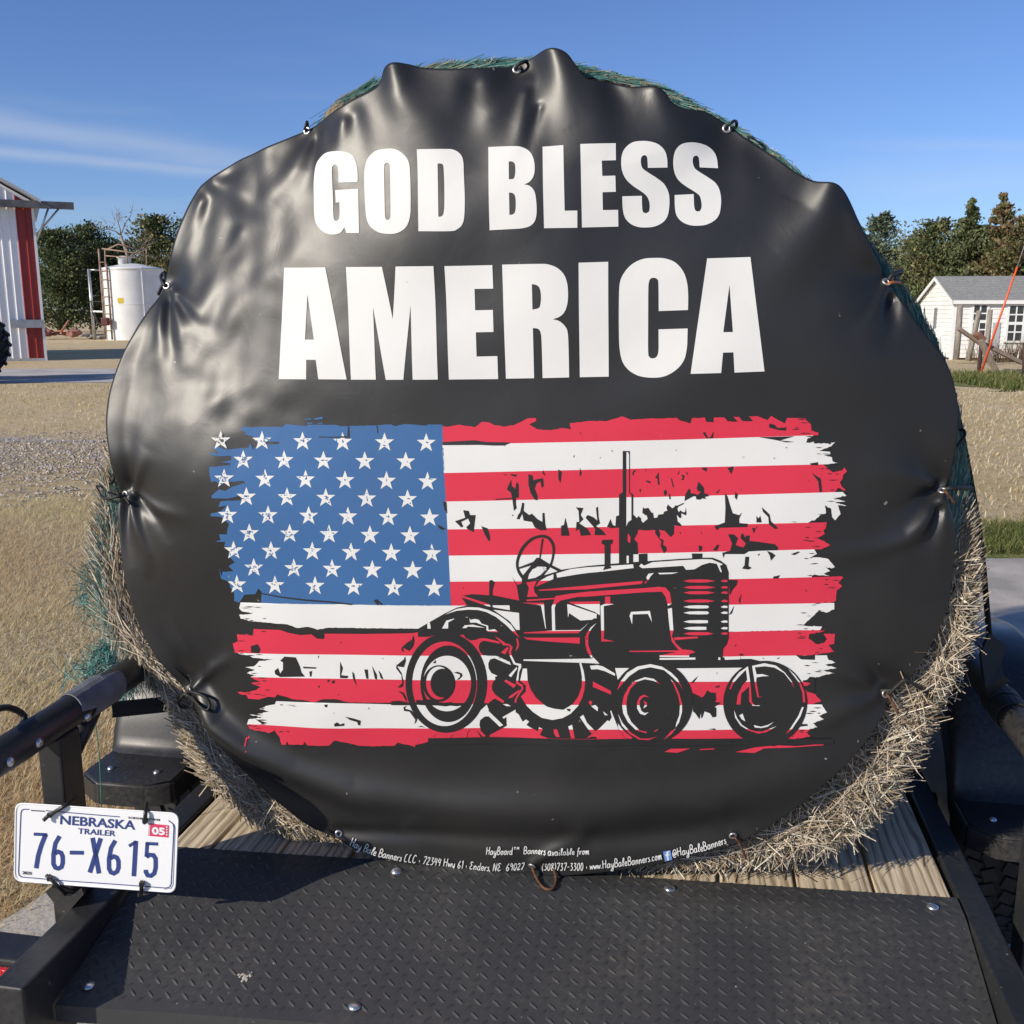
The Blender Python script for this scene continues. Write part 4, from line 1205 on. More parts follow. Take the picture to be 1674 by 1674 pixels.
for i in range(14): fl.add([(265 + i * 8.5, 178 + i * .5), (271 + i * 8.5, 178 + i * .5), (271 + i * 8.5, 188 + i * .5), (265 + i * 8.5, 188 + i * .5)], .0013)
fl.build('serial_print', PBL, LP); fl = Flat()
x = 1096
while x < 1372:
    w = rnd.choice((3, 5, 8)); y = 235 + (x - 1096) * .075
    fl.add([(x, y), (x + w, y), (x + w, y + 18), (x, y + 18)], .0013); x += w + rnd.choice((4, 6, 8))
fl.build('barcode', PBL, LP)
fl = Flat()
for pts, w in (([(250, 174), (208, 172), (187, 180), (178, 205), (158, 700), (162, 735), (185, 752), (560, 785), (1000, 815), (1415, 846), (1450, 838), (1463, 810), (1486, 330), (1478, 295), (1440, 270)], 8),
               ([(392, 185), (1025, 238)], 8), ([(1400, 856), (1462, 850), (1480, 815), (1497, 330), (1488, 300)], 4)):
    for q in ribbon(pts, w): fl.add(q, .0012)
fl.build('border_line', PB, LP)
fl = Flat(); fl.add([(1275, 293), (1445, 310), (1440, 415), (1268, 400)], .0011); st = fl.build('month_sticker', mat('red sticker', (.62, .05, .13), .45), LP)
fl = Flat(); fl.tris(*text_tris('05', (1298, 387), (1410, 396), (1299, 322), .04), .0016)
for yy in (318, 340, 362, 384): fl.add([(1420, yy), (1432, yy + 1), (1432, yy + 12), (1420, yy + 11)], .0016)
fl.add([(1280, 300), (1284, 300), (1279, 395), (1275, 395)], .0016)
fl.build('month_number', PW, st)
ZT_ = mat('black nylon', (.012, .012, .013), .4)
def ztie(pts, d, w=.0035):
    P = [Vector(tuple(pz(x, y, dd))) for (x, y), dd in zip(pts, d)]
    m = MB(); m.tube(catmull([tuple(p) for p in P], 4), w, 6)
    m.box(Matrix.Translation(P[1]), .008, .007, .008, .001); return m.build('zip_tie', ZT_, LP)
ztie([(370, 268), (425, 222), (560, 140), (650, 75)], (.012, .006, .004, -.03))
ztie([(1238, 288), (1240, 270), (1246, 190), (1252, 120)], (.004, .007, .005, -.02))
ztie([(398, 738), (425, 765), (490, 825), (560, 900)], (.004, .007, .008, -.01))
ztie([(1210, 792), (1212, 812), (1208, 870), (1206, 905)], (.003, .007, .005, -.01))

# ------------------------------------------------------------------ straps
def strap_mesh(m, pts, w, th, wdir):
    """a webbing band along pts; wdir = direction(s) of its width"""
    P = [Vector(p) for p in pts]; n = len(P); R4 = []
    for i, p in enumerate(P):
        t = (P[min(i + 1, n - 1)] - P[max(i - 1, 0)]).normalized()
        wd = Vector(wdir[i] if isinstance(wdir, list) else wdir); wd = (wd - t * wd.dot(t)).normalized(); nn = t.cross(wd)
        R4.append([m.bm.verts.new(p + wd * w / 2 * a + nn * th / 2 * b) for a, b in ((-1, -1), (1, -1), (1, 1), (-1, 1))])
    for A, B in zip(R4, R4[1:]):
        for k in range(4): m.bm.faces.new((A[k], A[(k + 1) % 4], B[(k + 1) % 4], B[k]))
    m.bm.faces.new(R4[0][::-1]); m.bm.faces.new(R4[-1])
def coil(m, u0, u1, v, z, r, turns, w):
    pts, wd = [], []
    for i in range(int(turns * 20) + 1):
        a = 2 * PI * i / 20; f = i / (turns * 20)
        pts.append(W(u0 + (u1 - u0) * f, v + r * math.cos(a), z + r * math.sin(a))); wd.append(W(1, 0, 0) - W(0, 0, 0))
    strap_mesh(m, pts, w, .0025, wd)
GSTR = mat('grey webbing', (.15, .155, .175), .65, bump=.6, bscale=700, bdist=.001, var=.25, vscale=20)
t = thing('tie_down_strap', 'grey webbing strap wound around the left side pipe', 'strap', W(1.62, -1.083, -.712))
m = MB(); coil(m, 1.56, 1.66, -1.083, -.712, .0315, 2.2, .05); m.build('wrapped_webbing', GSTR, t)
m = MB(); a = on_u(186, 1160, 1.70); b = on_u(276, 1163, 1.93)
strap_mesh(m, [W(1.64, -1.06, -.735), W(1.70, float(a[0]), float(a[1])), W(1.82, -1.01, -.80), W(1.93, float(b[0]), float(b[1]))], .032, .0025, (0, 0, 1)); m.build('webbing', STRAPM, t)
t = thing('tie_down_strap', 'black strap running down the right side of the bale to the pipe', 'strap', W(1.95, .605, -.742))
OVER = t
m = MB(); coil(m, 1.90, 1.99, .618, -.748, .0315, 1.7, .045)
strap_mesh(m, [W(1.95, .60, -.71), W(1.93, .585, -.69), W(1.95, .58, -.65), W(1.97, .595, -.62)], .05, .006, W(.5, .8, 0) - W(0, 0, 0))
m.build('wrapped_webbing', STRAPM, t)
m = MB(); L_ = [W(1.35, -1.09, -.66), W(1.38, -1.125, -.655), W(1.45, -1.135, -.67), W(1.47, -1.12, -.70), W(1.40, -1.128, -.72), W(1.30, -1.125, -.70)]
m.tube([tuple(q) for q in catmull([tuple(q) for q in L_], 5)], .006, 8); o = m.build('cable_loop', ZT_); tag(o, 'black cable loop hanging on the outside of the left side pipe', 'cable')

# ================================================================== BANNER SURFACE (trailer axes; X across, Y up)
UB = 1.660
VB, ZB = [float(q) for q in on_u(870, 765, UB)]
RX, RY = .742, .730
def sstep(a, b, x):
    t = np.clip((x - a) / (b - a), 0, 1); return t * t * (3 - 2 * t)
def back(X, Y):
    rn = np.sqrt((X / RX) ** 2 + (Y / RY) ** 2); r = np.sqrt(X * X + Y * Y) + 1e-9
    cx, sy = X / r, Y / r
    ang = np.abs(np.angle(np.exp(1j * (np.arctan2(Y, X) - math.radians(152)))))
    wl = sstep(math.radians(62), math.radians(22), ang)
    A = (.050 - .042 * wl) * sstep(-.80, -.15, sy)
    rn_ = np.minimum(rn, 1.06)
    return .038 * (.45 * (X / RX) ** 2 + (Y / RY) ** 2) * np.minimum(1, (1.06 / np.maximum(rn, 1.06)) ** 2) + .35 * sstep(-.10, -.95, X) * .5 * (Y + .03 + np.sqrt((Y + .03) ** 2 + .0081)) + A * np.exp(-(1 - np.minimum(rn_, 1.0)) / .135) + A * np.clip(rn_ - 1, 0, 1) * 5
def px2xy(px, py):
    """picture measurement -> banner coordinates on the smooth sheet"""
    px = np.asarray(px, float); py = np.asarray(py, float)
    X = np.zeros_like(px); Y = np.zeros_like(px)
    for _ in range(9):
        v, z = on_u(px, py, UB + back(X, Y)); X, Y = .4 * X + .6 * (v - VB), .4 * Y + .6 * (z - ZB)
    v, z = on_u(px, py, UB + back(X, Y))
    return v - VB, z - ZB
RIDGES = []
def ridge(pts, amp, w, a0=1.0, a1=0.0):
    p = np.asarray(pts, float); x, y = px2xy(p[:, 0], p[:, 1]); RIDGES.append((np.stack([x, y], -1), amp, w, a0, a1))
GROM = [(500, 211), (845, 110), (1190, 207), (1452, 460), (1545, 803), (1450, 1136), (1200, 1369), (870, 1419), (552, 1366), (309, 1130), (201, 809), (269, 466)]
# folds that run down from the peaks of the upper edge
ridge([(905, 78), (925, 130), (955, 200), (975, 270)], 0.0216, .045, 1, .05)
ridge([(645, 100), (655, 150), (690, 215), (740, 300)], 0.0187, .036, 1, .1)
ridge([(860, 130), (800, 185), (770, 260)], 0.0086, .022, .6, 0)
ridge([(770, 140), (765, 200), (785, 290)], -0.0101, .030, .7, .2)
ridge([(858, 150), (850, 210), (845, 260)], 0.0050, .014, 1, 0)
ridge([(880, 175), (865, 230), (850, 280)], -0.0043, .012, 1, 0)
ridge([(580, 190), (600, 260), (640, 330)], -0.0072, .030, .8, 0)
ridge([(560, 200), (545, 250), (520, 300)], 0.0050, .020, 1, 0)
ridge([(1075, 145), (1105, 200), (1150, 260)], 0.0101, .030, 1, 0)
ridge([(1000, 140), (1030, 200), (1050, 260)], -0.0086, .030, 1, 0)
ridge([(1360, 300), (1345, 350), (1290, 430), (1220, 490)], 0.0216, .042, 1, .05)
ridge([(1240, 240), (1290, 310), (1340, 400)], -0.0072, .035, .7, .1)
ridge([(1390, 350), (1420, 420), (1452, 460)], 0.0072, .022, .7, 0)
# gathered folds round the eyelets
ridge([(1452, 470), (1430, 520), (1400, 560)], .010, .014, 1, 0)
ridge([(1462, 490), (1460, 530), (1440, 580)], -.012, .014, 1, 0)
ridge([(1430, 470), (1360, 500), (1290, 560)], .006, .030, 1, 0)
ridge([(1545, 812), (1515, 850), (1485, 880), (1430, 898), (1365, 908)], .016, .014, 1, .15)
ridge([(1535, 835), (1520, 880), (1480, 915)], -.014, .014, 1, 0)
ridge([(1550, 825), (1545, 880), (1530, 950)], .010, .016, 1, 0)
ridge([(1535, 805), (1480, 830), (1420, 850)], -.010, .016, 1, 0)
ridge([(1530, 795), (1470, 775), (1400, 770)], .008, .020, 1, 0)
ridge([(1540, 790), (1510, 740), (1490, 690)], -.010, .022, 1, 0)
ridge([(1525, 850), (1470, 930), (1430, 1030)], .006, .035, 1, 0)
ridge([(1440, 1128), (1380, 1100), (1300, 1090)], .008, .018, 1, 0)
ridge([(1435, 1145), (1370, 1165), (1300, 1200)], .010, .022, 1, .1)
ridge([(1440, 1120), (1420, 1070), (1400, 1010)], -.007, .022, 1, 0)
ridge([(203, 815), (222, 860), (240, 905), (248, 945)], .016, .012, 1, 0)
ridge([(215, 815), (255, 850), (280, 890)], -.012, .013, 1, 0)
ridge([(212, 810), (260, 835), (320, 850)], .008, .012, 1, 0)
ridge([(212, 800), (225, 770), (240, 735)], .010, .013, 1, 0)
ridge([(205, 795), (208, 740), (215, 690)], -.008, .016, 1, 0)
ridge([(198, 830), (205, 880), (215, 930)], -.010, .012, 1, 0)
ridge([(312, 1126), (345, 1095), (385, 1070)], .012, .011, 1, 0)
ridge([(318, 1135), (350, 1185), (400, 1222), (480, 1262), (580, 1296), (720, 1318), (860, 1326), (1010, 1324), (1180, 1303), (1300, 1262)], .024, .036, .9, .35)
ridge([(560, 1360), (640, 1362), (760, 1368), (880, 1372), (1000, 1370), (1130, 1360), (1190, 1345)], -.010, .022, .7, .7)
ridge([(300, 1120), (270, 1050), (250, 980)], -.006, .02, 1, 0)
ridge([(872, 1412), (895, 1398), (945, 1372), (955, 1352)], .007, .015, 1, .6)
ridge([(850, 1421), (825, 1414)], -.003, .010, 1, .3)
ridge([(1195, 1362), (1170, 1330), (1120, 1310)], .006, .018, 1, 0)
# wrinkles of the lit upper left
for q in ([(275, 470), (310, 500), (345, 560)], [(280, 480), (295, 540), (300, 610)], [(262, 500), (262, 560), (262, 640)]): ridge(q, .006, .014, 1, 0)
for q in ([(285, 490), (325, 530), (370, 550)], [(270, 495), (280, 560), (285, 620)]): ridge(q, -.006, .014, 1, 0)
ridge([(350, 300), (420, 330), (470, 300), (520, 260)], 0.0066, .030, 1, .3)
ridge([(360, 290), (430, 255), (500, 220)], -0.0033, .018, .6, .4)
ridge([(500, 222), (480, 270), (440, 330), (400, 380)], 0.0055, .020, 1, .2)
ridge([(510, 225), (505, 280), (480, 340)], -0.0050, .016, 1, 0)
ridge([(520, 222), (540, 270), (545, 320)], 0.0044, .016, 1, 0)
ridge([(330, 330), (310, 390), (300, 440)], 0.0055, .020, 1, .3)
ridge([(390, 380), (350, 450), (330, 520)], 0.0044, .022, .6, .3)
ridge([(400, 640), (330, 660), (250, 700), (200, 760)], 0.0033, .030, .4, 1)
_wr = np.random.default_rng(5)
WAV = [(_wr.uniform(0, 2 * PI), 2 * PI / _wr.uniform(.16, .42), _wr.uniform(0, 6.28), _wr.uniform(.0004, .0013)) for _ in range(18)]
WAV2 = [(_wr.uniform(0, 2 * PI), 2 * PI / _wr.uniform(.045, .10), _wr.uniform(0, 6.28), _wr.uniform(.0002, .0006)) for _ in range(16)]
GXY = [tuple(float(c) for c in px2xy(*g)) for g in GROM]
FXY = [tuple(float(c) for c in px2xy(*g)) for g in ((380, 700), (1370, 1210))]
def wrinkle(X, Y):
    X = np.asarray(X, float); Y = np.asarray(Y, float)
    D = np.zeros_like(X)
    for P, amp, w, a0, a1 in RIDGES:
        lo, hi = P.min(0) - 3 * w, P.max(0) + 3 * w
        k = (X > lo[0]) & (X < hi[0]) & (Y > lo[1]) & (Y < hi[1])
        if not k.any(): continue
        x, y = X[k], Y[k]; best = np.full(x.shape, 1e9); tp = np.zeros_like(x); n = len(P) - 1
        for i in range(n):
            ab = P[i + 1] - P[i]; t = np.clip(((x - P[i, 0]) * ab[0] + (y - P[i, 1]) * ab[1]) / (ab @ ab), 0, 1)
            d2 = (x - P[i, 0] - t * ab[0]) ** 2 + (y - P[i, 1] - t * ab[1]) ** 2
            u_ = d2 < best; best = np.where(u_, d2, best); tp = np.where(u_, (i + t) / n, tp)
        ww = w * (.6 + .8 * tp)
        D[k] += amp * np.exp(-best / ww ** 2) * (a0 + (a1 - a0) * tp)
    for gx, gy in GXY:
        d2 = (X - gx) ** 2 + (Y - gy) ** 2
        D -= (.020 * np.exp(-d2 / .042 ** 2) + .009 * np.exp(-d2 / .10 ** 2)) * (1 if gy > -.5 else .22)
    # the printed middle lies flatter
    fx = sstep(FXY[0][0] - .10, FXY[0][0] + .10, X) * sstep(FXY[1][0] + .10, FXY[1][0] - .10, X)
    fy = sstep(FXY[0][1] + .25, FXY[0][1] - .10, Y) * sstep(FXY[1][1] - .08, FXY[1][1] + .10, Y)
    calm = 1 - .65 * fx * fy
    qx = X + .02 * np.sin(9 * Y + 1); qy = Y + .02 * np.sin(8 * X + 2)
    for a, k, ph, am in WAV: D += calm * am * np.sin(k * (qx * math.cos(a) + qy * math.sin(a)) + ph)
    wl_ = sstep(-.25, -.55, X) * sstep(-.12, .10, Y) + .5 * sstep(.28, .5, Y)
    for a, k, ph, am in WAV2: D += wl_ * .5 * am * np.sin(k * (qx * math.cos(a) + qy * math.sin(a)) + ph)
    return D
def banner_u(X, Y): return UB + back(X, Y) - wrinkle(X, Y)
def px2xy_full(px, py):
    """picture measurement -> banner coordinates on the creased sheet"""
    X, Y = px2xy(px, py)
    for _ in range(6):
        v, z = on_u(px, py, banner_u(X, Y)); X, Y = .5 * X + .5 * (v - VB), .5 * Y + .5 * (z - ZB)
    return X, Y
def banner_n(X, Y, e=.002):
    dx = (banner_u(X + e, Y) - banner_u(X - e, Y)) / (2 * e); dy = (banner_u(X, Y + e) - banner_u(X, Y - e)) / (2 * e)
    n = np.stack([-np.ones_like(dx), dx, dy], -1); n /= np.linalg.norm(n, axis=-1)[..., None]
    return np.stack([n[..., 0] * UX + n[..., 1] * VX, n[..., 0] * UY + n[..., 1] * VY, n[..., 2]], -1)
OUTLINE = [(346, 289), (385, 265), (418, 249), (458, 231), (497, 215), (540, 186), (572, 165), (599, 151), (620, 136), (628, 112), (642, 102), (669, 105), (696, 111), (749, 112), (798, 110), (835, 109),
           (862, 99), (878, 89), (893, 80), (911, 79), (927, 87), (940, 104), (954, 123), (966, 130), (997, 134), (1029, 141), (1059, 140), (1075, 142), (1088, 151), (1099, 167), (1112, 175), (1130, 179), (1157, 184),
           (1195, 207), (1220, 226), (1272, 260), (1301, 281), (1329, 295), (1344, 297), (1361, 298), (1373, 304), (1382, 315), (1390, 330), (1401, 355), (1410, 373), (1424, 404), (1438, 433), (1447, 455), (1458, 470), (1473, 490),
           (1501, 530), (1530, 567), (1547, 592), (1559, 625), (1566, 660), (1567, 690), (1564, 725), (1558, 757), (1552, 785), (1547, 803), (1552, 825), (1560, 854), (1562, 885), (1558, 935), (1550, 983), (1536, 1026), (1517, 1062), (1496, 1096),
           (1475, 1120), (1453, 1139), (1440, 1175), (1416, 1210), (1386, 1247), (1348, 1281), (1311, 1313), (1274, 1340), (1240, 1360), (1205, 1379), (1150, 1394), (1080, 1411), (1000, 1424), (940, 1430), (900, 1432), (872, 1428),
           (830, 1426), (780, 1426), (720, 1420), (650, 1409), (600, 1395), (570, 1383), (549, 1369), (517, 1356), (499, 1346), (475, 1328), (448, 1306), (421, 1282), (391, 1253), (364, 1226), (340, 1197), (325, 1165), (308, 1136),
           (280, 1103), (250, 1065), (231, 1031), (218, 996), (207, 958), (199, 915), (194, 861), (193, 830), (196, 806), (185, 773), (177, 735), (173, 700), (174, 672), (178, 644), (189, 607), (203, 573), (221, 540), (242, 508), (262, 482), (270, 458),
           (278, 422), (287, 386), (300, 353), (314, 325), (328, 304)]

# ================================================================== THE BALE
BOUT = [(420, 236), (470, 196), (520, 162), (570, 142), (620, 126), (700, 104), (770, 97), (840, 94), (900, 97), (960, 108), (1060, 128), (1140, 170), (1220, 213), (1300, 271), (1350, 318), (1390, 355), (1425, 400), (1460, 446), (1500, 505), (1535, 565),
        (1556, 625), (1570, 680), (1578, 740), (1586, 810), (1593, 870), (1598, 940), (1597, 1010), (1588, 1075), (1553, 1130), (1520, 1180), (1500, 1235), (1470, 1292), (1440, 1340), (1400, 1380), (1330, 1398), (1230, 1408), (1000, 1416), (800, 1412), (640, 1398),
        (545, 1383), (480, 1366), (400, 1335), (335, 1285), (312, 1230), (290, 1170), (240, 1110), (195, 1070), (165, 1030), (150, 985), (150, 930), (163, 860), (174, 790), (182, 720), (196, 640), (222, 560), (262, 470), (300, 380), (350, 300)]
UR = 1.765                                        # where the rim of the bale stands
bx_, by_ = np.array(BOUT, float).T
obx, oby = np.array(OUTLINE, float).T
oX, oY = px2xy_full(obx, oby)
oth = np.mod(np.arctan2(oY, oX), 2 * PI); orr = np.hypot(oX, oY); o2 = np.argsort(oth)
def ban_R(th): return np.interp(np.mod(th, 2 * PI), np.concatenate([oth[o2] - 2 * PI, oth[o2], oth[o2] + 2 * PI]), np.tile(orr[o2], 3))
def UBL(th):                                      # depth of the bale's rim: behind the edge of the banner all round
    r_ = ban_R(th); f = lambda t: UB + back(ban_R(t) * np.cos(t), ban_R(t) * np.sin(t))
    return np.maximum(UR, .5 * f(th) + .25 * f(th - .06) + .25 * f(th + .06) + .022)
bv, bz = on_u(bx_, by_, UR)
bv, bz = on_u(bx_, by_, UBL(np.arctan2(bz - ZB, bv - VB))); bX, bY = bv - VB, bz - ZB
bth = np.unwrap(np.arctan2(bY, bX)); brr = np.hypot(bX, bY)
oo = np.argsort(np.mod(bth, 2 * PI)); bth_s, brr_s = np.mod(bth, 2 * PI)[oo], brr[oo]
def bale_R0(th): return np.interp(np.mod(th, 2 * PI), np.concatenate([bth_s - 2 * PI, bth_s, bth_s + 2 * PI]), np.tile(brr_s, 3))
def left_win(th): return sstep(math.radians(34), math.radians(22), np.abs(np.angle(np.exp(1j * (th - math.radians(153))))))
def bale_R(th):                                   # drawn in where the banner wraps over its shoulder
    w_ = left_win(th); return bale_R0(th) * (1 - w_) + np.minimum(bale_R0(th), ban_R(th) * .975) * w_
def bale_face_u(X, Y):
    """front face of the bale, always a little behind the banner"""
    r = np.hypot(X, Y); th = np.arctan2(Y, X); Rb = bale_R(th); k = np.clip(r / Rb, 0, 1)
    u0 = UB + back(X * .92, Y * .92) + .07
    u1 = UBL(th) - .012 + .05 * np.clip((k - .92) / .08, 0, 1) ** 2
    t = sstep(.78, .97, k)
    return np.maximum(u0 * (1 - t) + u1 * t, UB + np.where(r < ban_R(th) + .01, back(X, Y) + .038, 0))
HB = thing('hay_bale', 'large round hay bale in green net wrap standing on the trailer deck', 'hay bale', W(2.3, VB, -1.05))
HAY = mat('hay mass', (.13, .10, .062), .95, color2=(.34, .27, .17), vscale=60, detail=8, bump=1.0, bscale=90, bdist=.02, spec=.15, stretch=(1, 1, .5))
nth, nr_ = 320, 44
th = np.linspace(0, 2 * PI, nth, endpoint=False)
V = []; rings = 0
lump = lambda a, s: .006 * np.sin(7 * a + s) + .004 * np.sin(17 * a + 2 * s) + .003 * np.sin(41 * a + s * 3)
for i in range(nr_):
    k = .02 + .98 * i / (nr_ - 1); R = bale_R(th) * k; X, Y = R * np.cos(th), R * np.sin(th)
    V.append(Wn(bale_face_u(X, Y) - .004 * np.sin(13 * th + 30 * k), VB + X, ZB + Y)); rings += 1
for du, ex in ((.02, -.004), (.05, -.003), (.12, .0), (.25, .004), (.5, .01), (.75, .01), (.95, .005), (1.02, -.01), (1.06, -.06)):
    R = bale_R(th) + ex + lump(th, du * 9); X, Y = R * np.cos(th), R * np.sin(th)
    Zc = np.maximum(ZB + Y, ZD + .004)
    V.append(Wn(UBL(th) * (1 - min(1, du)) + UR * min(1, du) + .045 + du, VB + X, Zc)); rings += 1
V = np.concatenate(V); j = np.arange(nth); F = []
for i in range(rings - 1): F.append(np.stack([i * nth + j, i * nth + (j + 1) % nth, (i + 1) * nth + (j + 1) % nth, (i + 1) * nth + j], -1))
F = np.concatenate(F)
V = np.vstack([V, [tuple(W(UR + 1.12, VB, ZB))], [Wn(UB + .045, VB, ZB)]])
F = F.tolist() + [[(rings - 1) * nth + a, (rings - 1) * nth + (a + 1) % nth, len(V) - 2] for a in range(nth)] + [[(a + 1) % nth, a, len(V) - 1] for a in range(nth)]
V[:, 2] = np.maximum(V[:, 2], ZD + CAM_H + .004)
np_mesh('hay', V, F, HAY, HB, smooth=True)

def straw(P, D, N_, L, w, cols, name, m, parent, bend=.25):
    """thin bent stalks: two crossed flat strips of three segments each"""
    n = len(P); S = np.cross(D, N_); S /= np.linalg.norm(S, axis=1)[:, None] + 1e-9
    T2 = np.cross(D, S)
    bd = NR.normal(0, bend, (n, 1)); bd2 = NR.normal(0, bend * .5, (n, 1))
    pts = []
    for f in (-.5, -.17, .17, .5):
        pts.append(P + D * (L * f)[:, None] + (S * bd + T2 * bd2) * ((f * f - .1) * L)[:, None])
    V, F = [], []
    ww = w[:, None]
    tri = []
    for p in pts:
        tri += [p + S * ww, p - S * ww * .5 + T2 * ww * .87, p - S * ww * .5 - T2 * ww * .87]
    V = np.stack(tri, 1).reshape(-1, 3); b = np.arange(n) * 12
    for s in range(3):
        for a in range(3):
            c = (a + 1) % 3; F.append(np.stack([b + s * 3 + a, b + s * 3 + c, b + s * 3 + 3 + c, b + s * 3 + 3 + a], -1))
    F = np.concatenate(F)
    return np_mesh(name, V, F, m, parent, smooth=False, col=np.repeat(cols, 12, 0))
STRAW = mat('hay stalks', attr='col', rough=.75, spec=.25, trans=.1)
HAYC = np.array([(.47, .38, .25), (.58, .49, .34), (.38, .29, .18), (.64, .56, .42), (.30, .22, .13), (.50, .42, .31), (.42, .36, .27)])
Uvec = np.array([UX, UY, 0.0]); Vvec = np.array([VX, VY, 0.0]); Zvec = np.array([0, 0, 1.0])
def ring_straw(n, a0, a1, lo, hi, L0, L1, w0, w1, chaos, out, name, tint=1.0, radial=0.0, lift=.3):
    a = NR.uniform(math.radians(a0), math.radians(a1), n); Rb, Rn = bale_R(a), ban_R(a)
    r0 = np.minimum(Rn + lo, Rb); r = r0 + (np.maximum(Rb + hi, r0 + .01) - r0) * NR.random(n)
    X, Y = r * np.cos(a), r * np.sin(a)
    k = np.clip((r - Rb) / .05, 0, 1)
    u = bale_face_u(X, Y) - NR.random(n) * out * np.clip((r - Rn - .004) / .03, 0, 1) + k * .03
    P = Wn(u, VB + X, np.maximum(ZB + Y, ZD + .006))
    tang = -np.sin(a)[:, None] * Vvec + np.cos(a)[:, None] * Zvec; rad = np.cos(a)[:, None] * Vvec + np.sin(a)[:, None] * Zvec
    tk = NR.choice([-1, 1], n) if chaos < .8 else NR.normal(0, 1, n)
    D = tang * tk[:, None] + (NR.normal(0, chaos, n) + .35 * np.sin(23 * a + 3 * np.sin(60 * r)) + .25 * np.sin(61 * a))[:, None] * rad + NR.normal(0, min(.6, chaos * lift), (n, 1)) * Uvec + radial * rad
    D /= np.linalg.norm(D, axis=1)[:, None]
    Ls = NR.uniform(L0, L1, n); over = np.clip(r + np.abs((D * rad).sum(1)) * Ls * .5 - Rb - hi - .004, 0, .2); P = P - rad * over[:, None]
    N_ = -Uvec + rad * .3 + NR.normal(0, .3, (n, 3))
    c = np.minimum(HAYC[NR.integers(0, len(HAYC), n)] * NR.uniform(.42, 1.2, (n, 1)) * tint * np.array([1.30, 1.33, 1.42]), .88)
    return straw(P, D, N_, Ls, NR.uniform(w0, w1, n), c, name, STRAW, HB)
parts = []
parts.append(ring_straw(7000, 176, 236, -.015, .002, .05, .15, .0006, .0013, .22, .014, 'loose_straw', .90))
parts.append(ring_straw(5200, 205, 262, -.012, .002, .04, .12, .0006, .0013, .5, .018, 'loose_straw', .95))
parts.append(ring_straw(7000, 268, 350, -.012, -.026, .07, .20, .0004, .0009, .45, .012, 'loose_straw', .62, lift=.15))  # under layer tinted dark: shade between the stalks put into the colour
parts.append(ring_straw(5200, 268, 349, -.012, -.020, .03, .15, .0004, .0011, .95, .030, 'loose_straw', .98, lift=.2))
parts.append(ring_straw(300, 268, 335, -.005, -.002, .05, .14, .0004, .0009, 1.0, .034, 'loose_straw', 1.1, lift=.5))
parts.append(ring_straw(700, -15, -8, -.01, -.020, .03, .08, .0006, .0011, .2, .008, 'loose_straw', .9, lift=.1))
parts.append(ring_straw(700, 225, 340, .02, .02, .05, .12, .0006, .0012, 1.2, .02, 'loose_straw', 1.05, radial=.6, lift=.6))
parts.append(ring_straw(600, 20, 112, -.005, -.004, .03, .08, .0005, .0010, .3, .01, 'loose_straw', .9))
for q in parts: q['kind'] = 'stuff'
# straw lying about on the boards and caught on the plate
n = 150
Vv = NR.uniform(-.78, .30, n); uu = 1.80 + np.abs(NR.normal(0, .04, n)) * (1 + 0 * Vv)
P = Wn(uu - .03 * (NR.random(n) < .12), Vv, np.full(n, ZD + .004) + NR.random(n) * .012)
a = NR.uniform(0, 2 * PI, n); D = np.cos(a)[:, None] * Uvec + np.sin(a)[:, None] * Vvec + NR.normal(0, .12, (n, 1)) * Zvec
o = straw(P, D / np.linalg.norm(D, axis=1)[:, None], np.tile(Zvec, (n, 1)) + NR.normal(0, .2, (n, 3)), NR.uniform(.03, .10, n), NR.uniform(.0006, .0012, n), HAYC[NR.integers(0, 7, n)], 'spilled_straw', STRAW, None)
tag(o, 'loose straw spilled on the deck boards below the bale', None, kind='stuff')

# net wrap: teal strands drawn round the bale and over its rim
NETC = np.array([(.045, .18, .165), (.07, .24, .215), (.03, .12, .12), (.22, .36, .33), (.10, .17, .14), (.34, .31, .22)])
NETM = mat('net wrap strands', attr='col', rough=.45, spec=.4)
def net_strands(n, a0, a1, u0, u1, rin, rout, L0, L1, w0, w1, slant, name='net_wrap', tint=1.0, fray=0.0):
    a = NR.uniform(math.radians(a0), math.radians(a1), n); f = NR.random(n)
    Rb = bale_R(a); Xr = Rb + rin + (rout - rin) * NR.random(n) - .008
    ub_ = UBL(a); u = ub_ - UR + u0 + (u1 - u0) * f
    rim = u < ub_ + .01
    X, Y = np.where(rim, Rb - (ub_ + .01 - u) * 1.1, Xr) * np.cos(a), np.where(rim, Rb - (ub_ + .01 - u) * 1.1, Xr) * np.sin(a)
    uf_ = np.where(rim, bale_face_u(X, Y) - .010 - NR.random(n) * .006, u)
    P = Wn(uf_, VB + X, np.maximum(ZB + Y, ZD + .01))
    tang = -np.sin(a)[:, None] * Vvec + np.cos(a)[:, None] * Zvec; rad = np.cos(a)[:, None] * Vvec + np.sin(a)[:, None] * Zvec
    D = tang + NR.choice([-1, 1], (n, 1)) * slant * Uvec * NR.uniform(.2, 1.2, (n, 1)) + NR.normal(0, .045 + fray, (n, 1)) * rad + NR.normal(0, .03 + fray, (n, 3))
    D /= np.linalg.norm(D, axis=1)[:, None]
    return straw(P, D, rad - .3 * Uvec, NR.uniform(L0, L1, n), NR.uniform(w0, w1, n), NETC[NR.integers(0, 6, n)] * NR.uniform(.6, 1.3, (n, 1)) * tint, name, NETM, HB, bend=.1 + fray)
